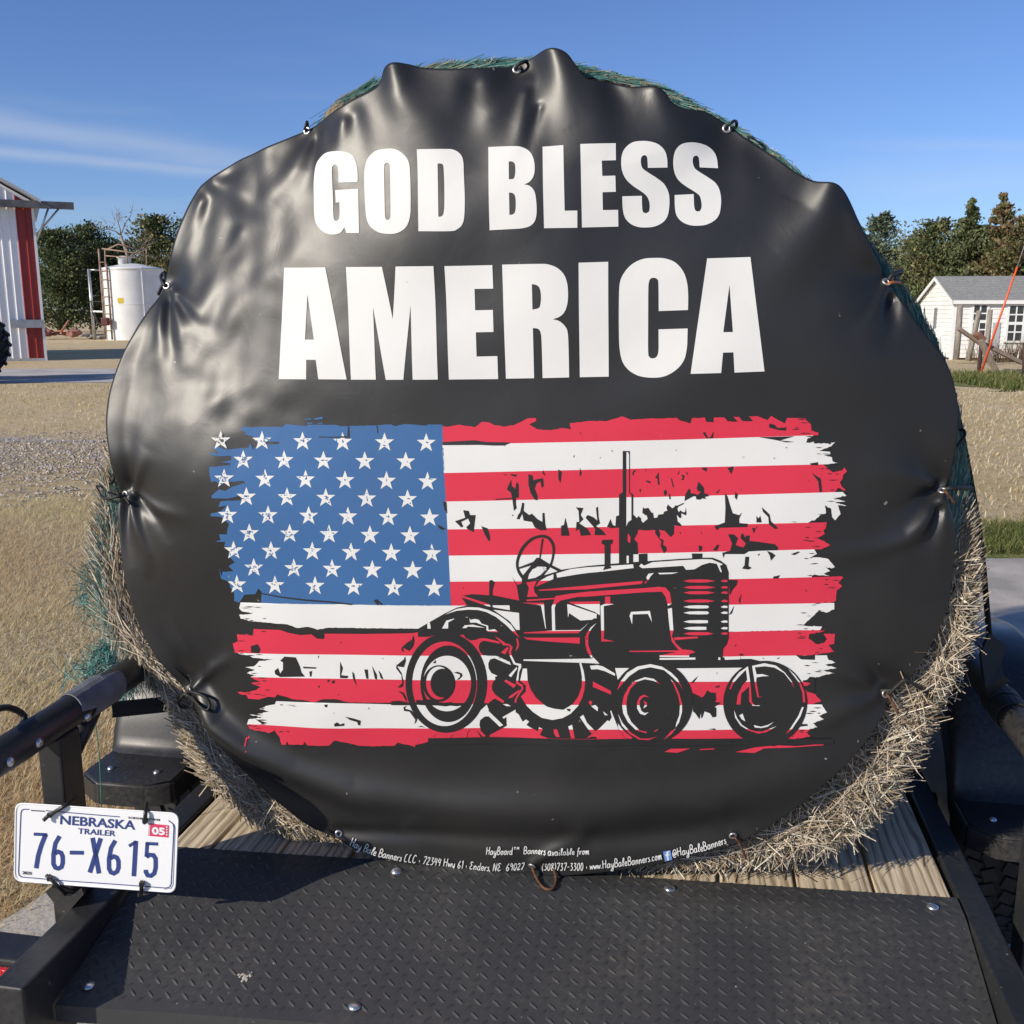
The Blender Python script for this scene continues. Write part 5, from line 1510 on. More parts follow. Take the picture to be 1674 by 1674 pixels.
nets = [net_strands(9000, -14, 194, UR + .3, UR + 1.08, .006, .014, .10, .24, .0005, .0011, .12),
        net_strands(12000, -12, 192, UR + .035, UR + .36, .000, .006, .05, .14, .0003, .00065, .10),
        net_strands(7000, -9, 44, UR - .045, UR + .04, .0, .005, .03, .09, .00035, .0007, .12),
        net_strands(5000, 183, 212, UR - .025, UR + .04, -.002, .008, .03, .10, .0003, .0006, .12, fray=.08),
        net_strands(700, 190, 216, UR - .02, UR + .02, .004, .022, .02, .06, .0003, .0006, .4, fray=.6),
        net_strands(500, -14, 4, UR + .02, UR + .20, .0, .005, .04, .10, .0003, .00065, .10),
        net_strands(2200, 40, 118, UR - .006, UR + .03, .0, .005, .03, .09, .0003, .00065, .10)]
for q in nets: q['kind'] = 'stuff'
# torn tufts of net by the left pipe
def tuft(px, py, uu, n, spread, down, name='net_tuft'):
    v_, z_ = on_u(px, py, uu); c = np.array(W(uu, float(v_), float(z_)))
    P = c + NR.normal(0, 1, (n, 3)) * np.array(spread); D = NR.normal(0, .7, (n, 3)) + np.array([-.2, -.3, -down]); D /= np.linalg.norm(D, axis=1)[:, None]
    o = straw(P, D, NR.normal(0, 1, (n, 3)), NR.uniform(.03, .085, n), NR.uniform(.0005, .0009, n), NETC[NR.integers(0, 5, n)] * NR.uniform(.8, 1.5, (n, 1)), name, NETM, HB, bend=.6)
    o['kind'] = 'stuff'
tuft(152, 965, 1.84, 170, (.010, .02, .026), .5)
tuft(190, 1068, 1.82, 320, (.022, .03, .014), .3)
tuft(160, 1098, 1.72, 120, (.03, .03, .010), .1)
tuft(214, 1110, 1.79, 110, (.008, .02, .022), 1.2)
m = MB(); q = [(150, 1090, 1.70), (153, 1160, 1.69), (162, 1230, 1.69), (166, 1318, 1.69)]
pp = []
for x, y, uu in q: v_, z_ = on_u(x, y, uu); pp.append(tuple(W(uu, float(v_), float(z_))))
m.tube(catmull(pp, 5), .0011, 5); m.build('net_thread', mat('teal twine', (.05, .20, .15), .6), HB)

# the long strap over the bale, down to both side pipes
pts_, wd_ = [], []
for v_, z_ in ((.602, -.70), (.582, -.60), (.562, -.48), (.542, -.38)): pts_.append((1.985, v_, z_))
for k in range(41):
    a_ = math.radians(2 + 176 * k / 40); R__ = float(bale_R(np.array([a_]))[0]) + .020 + .03 * max(0, 1 - k / 6)
    pts_.append((1.99 + .04 * min(1, k / 8), VB + R__ * math.cos(a_), ZB + R__ * math.sin(a_)))
pts_ += [(2.03, -1.075, -.45), (2.03, -1.082, -.685)]
P_ = [W(*q) for q in pts_]
m = MB(); strap_mesh(m, [tuple(q) for q in catmull([tuple(q) for q in P_], 2)], .034, .003, W(1, 0, 0) - W(0, 0, 0)); m.build('webbing', STRAPM, OVER)

# ================================================================== THE BANNER
BN = thing('hay_bale_banner', 'round black vinyl banner reading GOD BLESS AMERICA with flag and tractor', 'banner', W(UB, VB, ZB))
def vinyl(name, color, rough, spec=.5, weave=.12):
    m = bpy.data.materials.new(name); m.use_nodes = True
    n, l = m.node_tree.nodes, m.node_tree.links; b = n['Principled BSDF']
    b.inputs['Roughness'].default_value = rough; b.inputs['Specular IOR Level'].default_value = spec
    t = n.new('ShaderNodeTexCoord')
    a = n.new('ShaderNodeTexNoise'); a.inputs['Scale'].default_value = 5; a.inputs['Detail'].default_value = 6; l.new(t.outputs['Object'], a.inputs['Vector'])
    mx = n.new('ShaderNodeMix'); mx.data_type = 'RGBA'
    mx.inputs['A'].default_value = (*[c * .92 for c in color], 1); mx.inputs['B'].default_value = (*[min(1, c * 1.08 + .001) for c in color], 1)
    l.new(a.outputs['Fac'], mx.inputs['Factor'])
    sp = n.new('ShaderNodeTexNoise'); sp.inputs['Scale'].default_value = 60; sp.inputs['Detail'].default_value = 2; l.new(t.outputs['Object'], sp.inputs['Vector'])
    sr = n.new('ShaderNodeMapRange'); sr.inputs['From Min'].default_value = .765; sr.inputs['From Max'].default_value = .80; sr.inputs['To Max'].default_value = .5; l.new(sp.outputs['Fac'], sr.inputs['Value'])
    du = n.new('ShaderNodeTexNoise'); du.inputs['Scale'].default_value = 2.2; du.inputs['Detail'].default_value = 8; l.new(t.outputs['Object'], du.inputs['Vector'])
    dr = n.new('ShaderNodeMapRange'); dr.inputs['From Min'].default_value = .5; dr.inputs['From Max'].default_value = .8; dr.inputs['To Max'].default_value = .05; l.new(du.outputs['Fac'], dr.inputs['Value'])
    mxx = n.new('ShaderNodeMath'); mxx.operation = 'MAXIMUM'; l.new(sr.outputs[0], mxx.inputs[0]); l.new(dr.outputs[0], mxx.inputs[1])
    m4 = n.new('ShaderNodeMix'); m4.data_type = 'RGBA'; l.new(mxx.outputs[0], m4.inputs['Factor']); l.new(mx.outputs['Result'], m4.inputs['A']); m4.inputs['B'].default_value = (.42, .38, .32, 1)
    l.new(m4.outputs['Result'], b.inputs['Base Color'])
    r = n.new('ShaderNodeMapRange'); r.inputs['To Min'].default_value = rough * .85; r.inputs['To Max'].default_value = rough * 1.15; l.new(a.outputs['Fac'], r.inputs['Value']); l.new(r.outputs[0], b.inputs['Roughness'])
    # fine scrim weave under the coating, plus handling creases
    w1 = n.new('ShaderNodeTexNoise'); w1.inputs['Scale'].default_value = 700; w1.inputs['Detail'].default_value = 2; l.new(t.outputs['Object'], w1.inputs['Vector'])
    b1 = n.new('ShaderNodeBump'); b1.inputs['Strength'].default_value = weave; b1.inputs['Distance'].default_value = .0006; l.new(w1.outputs['Fac'], b1.inputs['Height'])
    c = n.new('ShaderNodeTexNoise'); c.inputs['Scale'].default_value = 16; c.inputs['Detail'].default_value = 4; c.inputs['Distortion'].default_value = .8; l.new(t.outputs['Object'], c.inputs['Vector'])
    b2 = n.new('ShaderNodeBump'); b2.inputs['Strength'].default_value = .10; b2.inputs['Distance'].default_value = .006; l.new(c.outputs['Fac'], b2.inputs['Height']); l.new(b1.outputs[0], b2.inputs['Normal'])
    l.new(b2.outputs[0], b.inputs['Normal'])
    return m
VBLK = vinyl('black vinyl', (.0145, .0145, .0147), .425, .52)
VWHT = vinyl('white print', (.67, .67, .65), .58, .22, .05)
VRED = vinyl('red print', (.60, .034, .066), .58, .22, .05)
VBLU = vinyl('blue print', (.043, .125, .295), .58, .22, .05)
VLB = vinyl('light blue print', (.12, .24, .55), .45, .4, .05)
VMATS = [VBLK, VWHT, VRED, VBLU, VLB]; IDX = dict(black=0, white=1, red=2, blue=3, light=4)

# sheet: rings from the middle to the traced edge, then a hem turned back over the bale
NTH, NRR = 900, 170
# outline resampled evenly along its length
oc = np.array(catmull(list(zip(oX, oY)), 6, True))
seg = np.hypot(*np.diff(np.vstack([oc, oc[:1]]), axis=0).T); cs = np.concatenate([[0], np.cumsum(seg)])
sq = np.linspace(0, cs[-1], NTH, endpoint=False)
ex = np.interp(sq, cs, np.append(oc[:, 0], oc[0, 0])); ey = np.interp(sq, cs, np.append(oc[:, 1], oc[0, 1]))
V, NRM = [], []
for i in range(NRR):
    k = .003 + .997 * (i / (NRR - 1)); X, Y = ex * k, ey * k
    V.append(Wn(banner_u(X, Y), VB + X, ZB + Y))
ue = banner_u(ex, ey); sy = ey / np.hypot(ex, ey); hem = .003 + .085 * sstep(-.45, .15, sy)
for q, (f, s) in enumerate(((.04, 1.0005), (.12, 1.000), (.3, .998), (.6, .993), (1.0, .982))):
    V.append(Wn(ue + hem * f, VB + ex * s, ZB + ey * s))
V = np.concatenate(V); j = np.arange(NTH); R_ = NRR + 5
F = np.concatenate([np.stack([i * NTH + j, (i + 1) * NTH + j, (i + 1) * NTH + (j + 1) % NTH, i * NTH + (j + 1) % NTH], -1) for i in range(R_ - 1)])
F = F.tolist() + [[(a + 1) % NTH, a, len(V)] for a in range(0)]
V = np.vstack([V, [Wn(banner_u(np.zeros(1), np.zeros(1))[0], VB, ZB)]])
F += [[a, (a + 1) % NTH, len(V) - 1] for a in range(NTH)]
np_mesh('sheet', V, F, VBLK, BN, smooth=True)

# ------------------------------------------------------------------ printed artwork
class Art:
    """polygons in picture measurements, laid on the sheet as thin ink layers"""
    def __init__(s): s.bm = bmesh.new(); s.lay = s.bm.faces.layers.int.new('lay'); s.auto = []
    def poly(s, outer, color, layer, holes=()):
        loops = [outer] + list(holes); vs = [[Vector((float(x), float(y), 0)) for x, y in lp] for lp in loops]
        flat = [v for l in vs for v in l]
        try: tris = tessellate_polygon(vs)
        except Exception: return
        bv_ = [s.bm.verts.new(v) for v in flat]
        for t in tris:
            a, b, c = [flat[i] for i in t]
            ar = (b.x - a.x) * (c.y - a.y) - (c.x - a.x) * (b.y - a.y)
            if abs(ar) < 1e-4: continue
            try: f = s.bm.faces.new([bv_[i] for i in (t if ar < 0 else t[::-1])])
            except ValueError: continue
            f[s.lay] = layer
            f.material_index = IDX.get(color, 9) if color != 'auto' else 99
    def tris(s, P, tr, color, layer):
        bv_ = [s.bm.verts.new((x, y, 0)) for x, y in P]
        for t in tr:
            try: f = s.bm.faces.new([bv_[i] for i in t])
            except ValueError: continue
            f.normal_update()
            if f.normal.z > 0: f.normal_flip()
            f[s.lay] = layer; f.material_index = IDX[color]
    def cut(s, co, no, only_auto=False):
        fs = [f for f in s.bm.faces if (not only_auto or f.material_index == 99)]
        g = list({e for f in fs for e in f.edges}) + fs + list({v for f in fs for v in f.verts})
        bmesh.ops.bisect_plane(s.bm, geom=g, plane_co=co, plane_no=no, dist=1e-5)
    def build(s, name, parent, step=12.0, lift=.0009):
        if any(f.material_index == 99 for f in s.bm.faces):
            for B in BND:
                a, b = B(650), B(1340); s.cut((650, a, 0), (-(b - a), 690, 0), True)
            for f in s.bm.faces:
                if f.material_index == 99:
                    c = f.calc_center_median(); k = sum(1 for B in BND if c.y > B(650) + (B(1340) - B(650)) * (c.x - 650) / 690)
                    f.material_index = IDX['red'] if k % 2 == 0 else IDX['white']
        xs = [v.co.x for v in s.bm.verts]; ys = [v.co.y for v in s.bm.verts]
        x = math.floor(min(xs) / step) * step
        while x < max(xs): s.cut((x + .013, 0, 0), (1, 0, 0)); x += step
        y = math.floor(min(ys) / step) * step
        while y < max(ys): s.cut((0, y + .017, 0), (0, 1, 0)); y += step
        s.bm.verts.ensure_lookup_table()
        lv = np.zeros(len(s.bm.verts))
        for i, v in enumerate(s.bm.verts):
            v.index = i
            if v.link_faces: lv[i] = v.link_faces[0][s.lay]
        p = np.array([v.co[:2] for v in s.bm.verts]); X, Y = px2xy(p[:, 0], p[:, 1])
        n = banner_n(X, Y); P = Wn(banner_u(X, Y), VB + X, ZB + Y) + n * (lift + .00022 * lv)[:, None]
        F = [[v.index for v in f.verts] for f in s.bm.faces]; mi = [f.material_index for f in s.bm.faces]
        used = sorted(set(mi)); mi = [used.index(q) for q in mi]
        o = np_mesh(name, P, F, [VMATS[q] for q in used], parent, smooth=True, midx=mi, normals=n)
        s.bm.free(); return o
def Tr(ox, oy, k): return lambda pts: [(ox + x / k, oy + y / k) for x, y in pts]
def sm(pts, seg=4): return [tuple(p) for p in catmull(pts, seg, True)]
def mixpath(pts):
    """points (x, y) are corners, (x, y, 1) are smooth: runs of smooth points become splines"""
    n = len(pts); st = next((i for i, p in enumerate(pts) if len(p) == 2), None)
    if st is None: return sm([p[:2] for p in pts])
    pts = pts[st:] + pts[:st] + [pts[st]]; out = []; run = [pts[0]]
    for p in pts[1:]:
        run.append(p)
        if len(p) == 2:
            if len(run) > 2: out += [tuple(q) for q in catmull([r[:2] for r in run], 5)][:-1]
            else: out.append(run[0][:2])
            run = [p]
    return out
def ell(cx, cy, rx, ry, n=56, rot=0.0):
    c, s_ = math.cos(rot), math.sin(rot)
    return [(cx + rx * math.cos(2 * PI * k / n) * c - ry * math.sin(2 * PI * k / n) * s_, cy + rx * math.cos(2 * PI * k / n) * s_ + ry * math.sin(2 * PI * k / n) * c) for k in range(n)]

# ---- lettering
A = Art()
g = Tr(505, 230, 6)
def L(T, outer, *holes): A.poly(T(mixpath(outer)), 'white', 0, [T(mixpath(h)) for h in holes])
L(g, [(475, 405), (475, 330, 1), (462, 235, 1), (430, 150, 1), (360, 110, 1), (265, 101, 1), (160, 118, 1), (85, 175, 1), (48, 250, 1), (36, 400, 1), (38, 560, 1), (50, 740, 1), (85, 840, 1), (160, 905, 1), (235, 922, 1), (310, 905, 1), (352, 850), (372, 907), (497, 907), (483, 472), (252, 483), (259, 606), (297, 604), (302, 700, 1), (300, 745, 1), (290, 775, 1), (270, 788, 1), (250, 778, 1), (240, 740, 1), (232, 620, 1), (224, 400, 1), (224, 290, 1), (232, 248, 1), (255, 235, 1), (276, 246, 1), (284, 290, 1), (287, 410)])
L(g, [(770, 77, 1), (860, 88, 1), (940, 145, 1), (982, 220, 1), (994, 360, 1), (1002, 600, 1), (998, 745, 1), (960, 850, 1), (880, 905, 1), (790, 917, 1), (690, 900, 1), (605, 840, 1), (568, 750, 1), (553, 600, 1), (542, 400, 1), (544, 265, 1), (575, 170, 1), (650, 100, 1)],
  [(765, 215, 1), (785, 226, 1), (793, 255, 1), (800, 450, 1), (808, 690, 1), (804, 760, 1), (782, 780, 1), (760, 765, 1), (752, 700, 1), (742, 450, 1), (737, 260, 1), (745, 226, 1)])
L(g, [(1060, 85), (1330, 80, 1), (1410, 85, 1), (1475, 125, 1), (1507, 195, 1), (1517, 350, 1), (1530, 560, 1), (1527, 740, 1), (1505, 825, 1), (1455, 870, 1), (1390, 888, 1), (1080, 890)],
  [(1261, 224), (1290, 224, 1), (1312, 236, 1), (1321, 290, 1), (1330, 500, 1), (1330, 660, 1), (1320, 725, 1), (1300, 745, 1), (1274, 748)])
g = Tr(784, 230, 6)
L(g, [(80, 58), (330, 54, 1), (420, 66, 1), (495, 112, 1), (535, 190, 1), (545, 280, 1), (535, 350, 1), (500, 405, 1), (445, 434), (500, 450, 1), (545, 505, 1), (562, 600, 1), (565, 710, 1), (548, 790, 1), (500, 840, 1), (420, 862, 1), (300, 870, 1), (102, 880)],
  [(288, 205), (325, 208, 1), (348, 232, 1), (355, 290, 1), (350, 350, 1), (335, 378, 1), (292, 383)],
  [(294, 512), (330, 518, 1), (353, 545, 1), (361, 610, 1), (358, 685, 1), (340, 722, 1), (299, 732)])
L(g, [(620, 62), (826, 48), (838, 690), (961, 688), (961, 856), (637, 861)])
L(g, [(993, 40), (1337, 30), (1339, 196), (1202, 200), (1206, 350), (1333, 346), (1337, 503), (1207, 508), (1210, 682), (1358, 678), (1360, 842), (1006, 853)])
g = Tr(990, 220, 6)
S1 = [(606, 322), (603, 240, 1), (580, 160, 1), (520, 100, 1), (440, 72, 1), (350, 66, 1), (260, 82, 1), (190, 140, 1), (160, 210, 1), (155, 300, 1), (168, 375, 1), (205, 445, 1), (270, 505, 1), (350, 558, 1), (400, 600, 1), (425, 650, 1), (432, 700, 1), (425, 750, 1), (395, 769, 1), (365, 755, 1), (357, 700, 1), (355, 600), (163, 606), (168, 730, 1), (190, 815, 1), (245, 875, 1), (320, 905, 1), (395, 910, 1), (480, 900, 1), (560, 860, 1), (605, 800, 1), (622, 720, 1), (625, 630, 1), (612, 555, 1), (570, 480, 1), (500, 425, 1), (420, 375, 1), (365, 335, 1), (348, 290, 1), (350, 230, 1), (380, 205, 1), (405, 220, 1), (412, 270, 1), (414, 328)]
L(g, S1)
S2 = [(1104, 320), (1092, 220, 1), (1060, 150, 1), (1000, 100, 1), (920, 75, 1), (830, 71, 1), (745, 92, 1), (690, 145, 1), (667, 215, 1), (663, 300, 1), (680, 385, 1), (720, 450, 1), (790, 505, 1), (870, 555, 1), (920, 595, 1), (938, 650, 1), (942, 700, 1), (930, 740, 1), (905, 752, 1), (880, 740, 1), (868, 690, 1), (864, 580), (676, 590), (680, 720, 1), (700, 800, 1), (755, 858, 1), (830, 888, 1), (905, 893, 1), (990, 882, 1), (1070, 840, 1), (1115, 780, 1), (1132, 690, 1), (1132, 610, 1), (1115, 530, 1), (1075, 465, 1), (1000, 410, 1), (920, 360, 1), (875, 325, 1), (855, 275, 1), (857, 220, 1), (885, 199, 1), (910, 215, 1), (918, 260, 1), (922, 315)]
L(g, S2)
g = Tr(450, 410, 6)
L(g, [(97, 168), (494, 163), (708, 1261), (432, 1259), (409, 1069), (316, 1068), (313, 1259), (38, 1259)], [(320, 428), (300, 872), (388, 872)])
L(g, [(696, 160), (1050, 158), (1150, 670), (1184, 155), (1550, 150), (1595, 1263), (1351, 1264), (1322, 535), (1260, 1264), (1089, 1265), (957, 552), (992, 1263), (750, 1263)])
g = Tr(720, 410, 6)
L(g, [(37, 150), (508, 140), (516, 371), (330, 374), (337, 584), (514, 580), (520, 796), (345, 800), (353, 1038), (557, 1033), (564, 1259), (83, 1263)])
L(g, [(606, 136), (960, 130, 1), (1060, 135, 1), (1150, 170, 1), (1215, 235, 1), (1246, 320, 1), (1255, 420, 1), (1248, 520, 1), (1220, 600, 1), (1170, 648, 1), (1105, 670), (1170, 690, 1), (1225, 740, 1), (1250, 800, 1), (1258, 950, 1), (1262, 1242), (1002, 1249), (995, 900, 1), (985, 800, 1), (960, 765, 1), (910, 757), (918, 1250), (641, 1255)],
  [(901, 328), (940, 335, 1), (975, 362, 1), (990, 430, 1), (988, 510, 1), (970, 560, 1), (907, 578)])
L(g, [(1357, 118), (1645, 108), (1650, 1235), (1367, 1240)])
g = Tr(985, 410, 6)
L(g, [(838, 581), (840, 440, 1), (830, 320, 1), (795, 210, 1), (720, 120, 1), (620, 77, 1), (505, 70, 1), (390, 82, 1), (280, 138, 1), (200, 235, 1), (168, 330, 1), (161, 500, 1), (160, 760, 1), (165, 940, 1), (190, 1075, 1), (250, 1165, 1), (350, 1225, 1), (480, 1245, 1), (610, 1230, 1), (725, 1165, 1), (800, 1070, 1), (828, 950, 1), (833, 840, 1), (835, 762), (549, 771), (550, 900, 1), (548, 990, 1), (530, 1040, 1), (492, 1056, 1), (460, 1042, 1), (447, 985, 1), (447, 700, 1), (449, 380, 1), (455, 310, 1), (470, 275, 1), (503, 265, 1), (535, 278, 1), (548, 320, 1), (551, 591)])
L(g, [(1026, 75), (1450, 62), (1587, 1182), (1293, 1193), (1283, 995), (1181, 998), (1163, 1197), (864, 1206)], [(1245, 335), (1184, 798), (1278, 797)])
A.build('lettering', BN)

# ---- small handwritten line along the lower edge (single-stroke script)
GL_ = {'H': [[(0, 1), (.05, 0)], [(.5, 1.05), (.5, .02)], [(.0, .5), (.3, .58), (.55, .5)]], 'a': [[(.4, .5), (.15, .5), (.03, .2), (.15, 0), (.35, .12), (.42, .5), (.42, .1), (.55, .05)]],
       'y': [[(.02, .5), (.08, .12), (.3, .1), (.42, .5), (.36, -.3), (.15, -.42), (.05, -.28), (.5, .1)]], 'B': [[(.08, 0), (.1, 1), (.42, .95), (.42, .62), (.12, .52), (.5, .45), (.5, .1), (.2, 0), (.02, .08)]],
       'l': [[(.02, .1), (.28, .8), (.2, 1), (.1, .8), (.12, .1), (.26, .02)]], 'e': [[(.02, .22), (.34, .3), (.26, .52), (.08, .42), (.08, .1), (.26, 0), (.44, .12)]], 'n': [[(.02, .5), (.06, 0), (.1, .38), (.25, .5), (.36, .4), (.36, .08), (.48, .04)]],
       'r': [[(.02, .48), (.08, 0), (.1, .36), (.3, .52)]], 's': [[(.3, .5), (.1, .42), (.3, .2), (.2, .0), (.02, .08)]], 'L': [[(.3, 1), (.12, .8), (.12, .1), (.5, .03)]], 'C': [[(.45, .85), (.25, 1), (.05, .6), (.1, .12), (.3, 0), (.5, .15)]],
       '7': [[(.02, .9), (.42, .95), (.15, 0)]], '2': [[(.05, .75), (.22, .95), (.4, .75), (.05, .03), (.45, .05)]], '3': [[(.05, .9), (.35, .9), (.18, .55), (.4, .4), (.3, .05), (.03, .05)]], '4': [[(.15, .95), (.05, .45), (.42, .48)], [(.36, .9), (.32, 0)]],
       'w': [[(.02, .5), (.12, .05), (.27, .4), (.38, .05), (.52, .5)]], '6': [[(.35, .95), (.08, .5), (.08, .1), (.3, 0), (.4, .25), (.2, .42), (.06, .25)]], '1': [[(.1, .8), (.22, .95), (.2, 0)]], 'E': [[(.45, .9), (.2, 1), (.08, .8), (.28, .55), (.05, .3), (.15, .02), (.48, .12)]],
       'd': [[(.4, .48), (.15, .48), (.04, .18), (.18, 0), (.38, .15), (.44, 1), (.42, .1), (.54, .04)]], 'N': [[(.02, 0), (.1, 1), (.42, .02), (.52, 1)]], '9': [[(.4, .75), (.2, .95), (.05, .7), (.2, .5), (.4, .75), (.34, 0)]], '0': [[(.22, .95), (.04, .6), (.1, .08), (.28, 0), (.42, .4), (.36, .88), (.22, .95)]],
       '(': [[(.22, 1.05), (.06, .5), (.22, -.1)]], ')': [[(.06, 1.05), (.22, .5), (.06, -.1)]], '-': [[(.04, .45), (.3, .45)]], '.': [[(.06, .0), (.12, .06)]], ',': [[(.1, .08), (.04, -.14)]], 'T': [[(.02, .95), (.42, .95)], [(.22, .95), (.2, .4)]], 'M': [[(.02, .4), (.06, .95), (.2, .55), (.34, .95), (.4, .4)]],
       'o': [[(.25, .5), (.08, .35), (.12, .05), (.3, .02), (.4, .28), (.25, .5), (.5, .42)]], 'v': [[(.02, .5), (.16, .02), (.34, .5)]], 'i': [[(.05, .48), (.08, .06), (.2, .04)], [(.08, .72), (.1, .76)]], 'b': [[(.08, 1), (.06, .05), (.28, 0), (.36, .3), (.2, .45), (.08, .3)]],
       'f': [[(.3, .9), (.2, 1), (.12, .8), (.1, -.35)], [(.0, .45), (.3, .5)]], 'm': [[(.02, .5), (.05, 0), (.1, .4), (.2, .48), (.26, 0), (.32, .4), (.44, .48), (.5, .05), (.6, .04)]], 'c': [[(.36, .42), (.2, .5), (.05, .25), (.15, 0), (.4, .1)]], '8': [[(.22, .5), (.06, .75), (.22, .97), (.38, .75), (.06, .22), (.22, 0), (.4, .22), (.22, .5)]], '@': [[(.4, .35), (.25, .5), (.15, .25), (.3, .15), (.42, .5), (.5, .2), (.62, .5), (.4, .85), (.1, .7), (.02, .2), (.25, -.1), (.5, 0)]], '*': [[(.05, .3), (.14, .3)]]}
S = Art()
def script(text, path, h, spacing=.16, w=1.25, fit=True):
    adv = []
    for c in text: adv.append(.34 if c == ' ' else max(p[0] for st in GL_[c] for p in st) + spacing * (.5 if c.islower() else 1))
    P = np.array(path, float); sg = np.hypot(*np.diff(P, axis=0).T); cs_ = np.concatenate([[0], np.cumsum(sg)])
    k = cs_[-1] / sum(adv); x = 0
    for c, a in zip(text, adv):
        if c != ' ':
            for st in GL_[c]:
                q = []
                for (gx, gy) in (catmull(st, 3) if len(st) > 2 else st):
                    s_ = np.clip((x + gx) * k, 0, cs_[-1]); i = min(len(sg) - 1, int(np.searchsorted(cs_, s_, 'right') - 1)); t = (s_ - cs_[i]) / sg[i]
                    o = P[i] + (P[i + 1] - P[i]) * t; d = (P[i + 1] - P[i]) / sg[i]; nn = np.array([d[1], -d[0]])
                    q.append(tuple(o + nn * gy * h + d * gy * h * .10))
                for r_ in ribbon(q, w if c != '*' else 3.2): S.poly(r_, 'white', 0)
        x += a
script('Hay Bale Banners LLC * 72344 Hwy 61 * Enders, NE  69027', [(572, 1382), (615, 1397), (660, 1407), (700, 1413), (750, 1419), (800, 1423), (857, 1424)], 12.5)
script('(308)737-3300 * www.HayBaleBanners.com', [(885, 1424), (950, 1422), (1000, 1417), (1040, 1412), (1083, 1404)], 12.5)
script('HayBoard', [(795, 1396), (838, 1397)], 11); script('TM', [(839, 1392), (849, 1392)], 6, w=.9)
script('Banners available from', [(855, 1397), (964, 1396)], 10.5)
script('@HayBaleBanners', [(1100, 1401), (1150, 1391), (1188, 1379)], 12)
S.poly([(1084, 1393), (1096, 1390.5), (1099, 1405), (1087, 1408)], 'light', 0)
S.poly([(1091.0, 1406.5), (1089.6, 1399), (1087.8, 1399.4), (1087.5, 1397.4), (1089.3, 1397), (1089.2, 1394.6), (1090.6, 1392.8), (1093.6, 1392.1), (1094, 1394), (1092.2, 1394.4), (1091.7, 1395.2), (1091.9, 1396.5), (1094.2, 1396), (1094.4, 1398), (1092.2, 1398.4), (1093.6, 1405.9)], 'white', 1)
S.build('small_print', BN, 5.0, .0028)

# ---- flag
def BL(*pts):
    xs, ys = [p[0] for p in pts], [p[1] for p in pts]
    def f(x):
        if x < xs[0]: return ys[0] + (ys[1] - ys[0]) / (xs[1] - xs[0]) * (x - xs[0])
        if x > xs[-1]: return ys[-1] + (ys[-1] - ys[-2]) / (xs[-1] - xs[-2]) * (x - xs[-1])
        return float(np.interp(x, xs, ys))
    return f
BND = [BL((722, 727), (1100, 719), (1329, 712)), BL((724, 773), (1060, 765.5), (1361, 759)), BL((731, 819.6), (1060, 812.7), (1372, 804.5)), BL((729, 865.5), (924, 862.7), (1307, 854.6)),
       BL((733, 908.6), (1060, 904), (1361, 897)), BL((736, 951), (1191, 946.5), (1378, 941.7)), BL((430, 986), (738, 990), (1191, 988.5), (1365, 985)), BL((414, 1027), (673, 1032), (1191, 1033), (1349, 1029)),
       BL((384, 1068), (666, 1071), (1183, 1073.4), (1354, 1071)), BL((405, 1107), (659, 1110.5), (1128, 1114), (1325, 1115)), BL((403, 1145), (645, 1151), (1133, 1152.8), (1338, 1152)), BL((405, 1184), (533, 1190.5), (703, 1190.5), (1123, 1193), (1325, 1191.7))]
FR = random.Random(4)
def jag(pts, amp=1.0, step=5.0):
    """torn edge: small teeth along a traced line"""
    out = []
    for (x0, y0), (x1, y1) in zip(pts, pts[1:]):
        d = math.hypot(x1 - x0, y1 - y0); n = max(1, int(d / step)); out.append((x0, y0))
        for k in range(1, n):
            t = (k + FR.uniform(-.35, .35)) / n; out.append((x0 + (x1 - x0) * t + FR.uniform(-.5, .5) * amp, y0 + (y1 - y0) * t + FR.uniform(-1, 1) * amp))
    return out + [pts[-1]]
def along(B, x0, x1, n=24, off=0.0): return [(x0 + (x1 - x0) * k / n, B(x0 + (x1 - x0) * k / n) + off) for k in range(n + 1)]
Fl = Art()
c1, c2, c3, c4, c6 = Tr(320, 660, 3.8045), Tr(720, 660, 4.4053), Tr(1060, 660, 4.65), Tr(370, 940, 4.2923), Tr(960, 850, 3.8045)
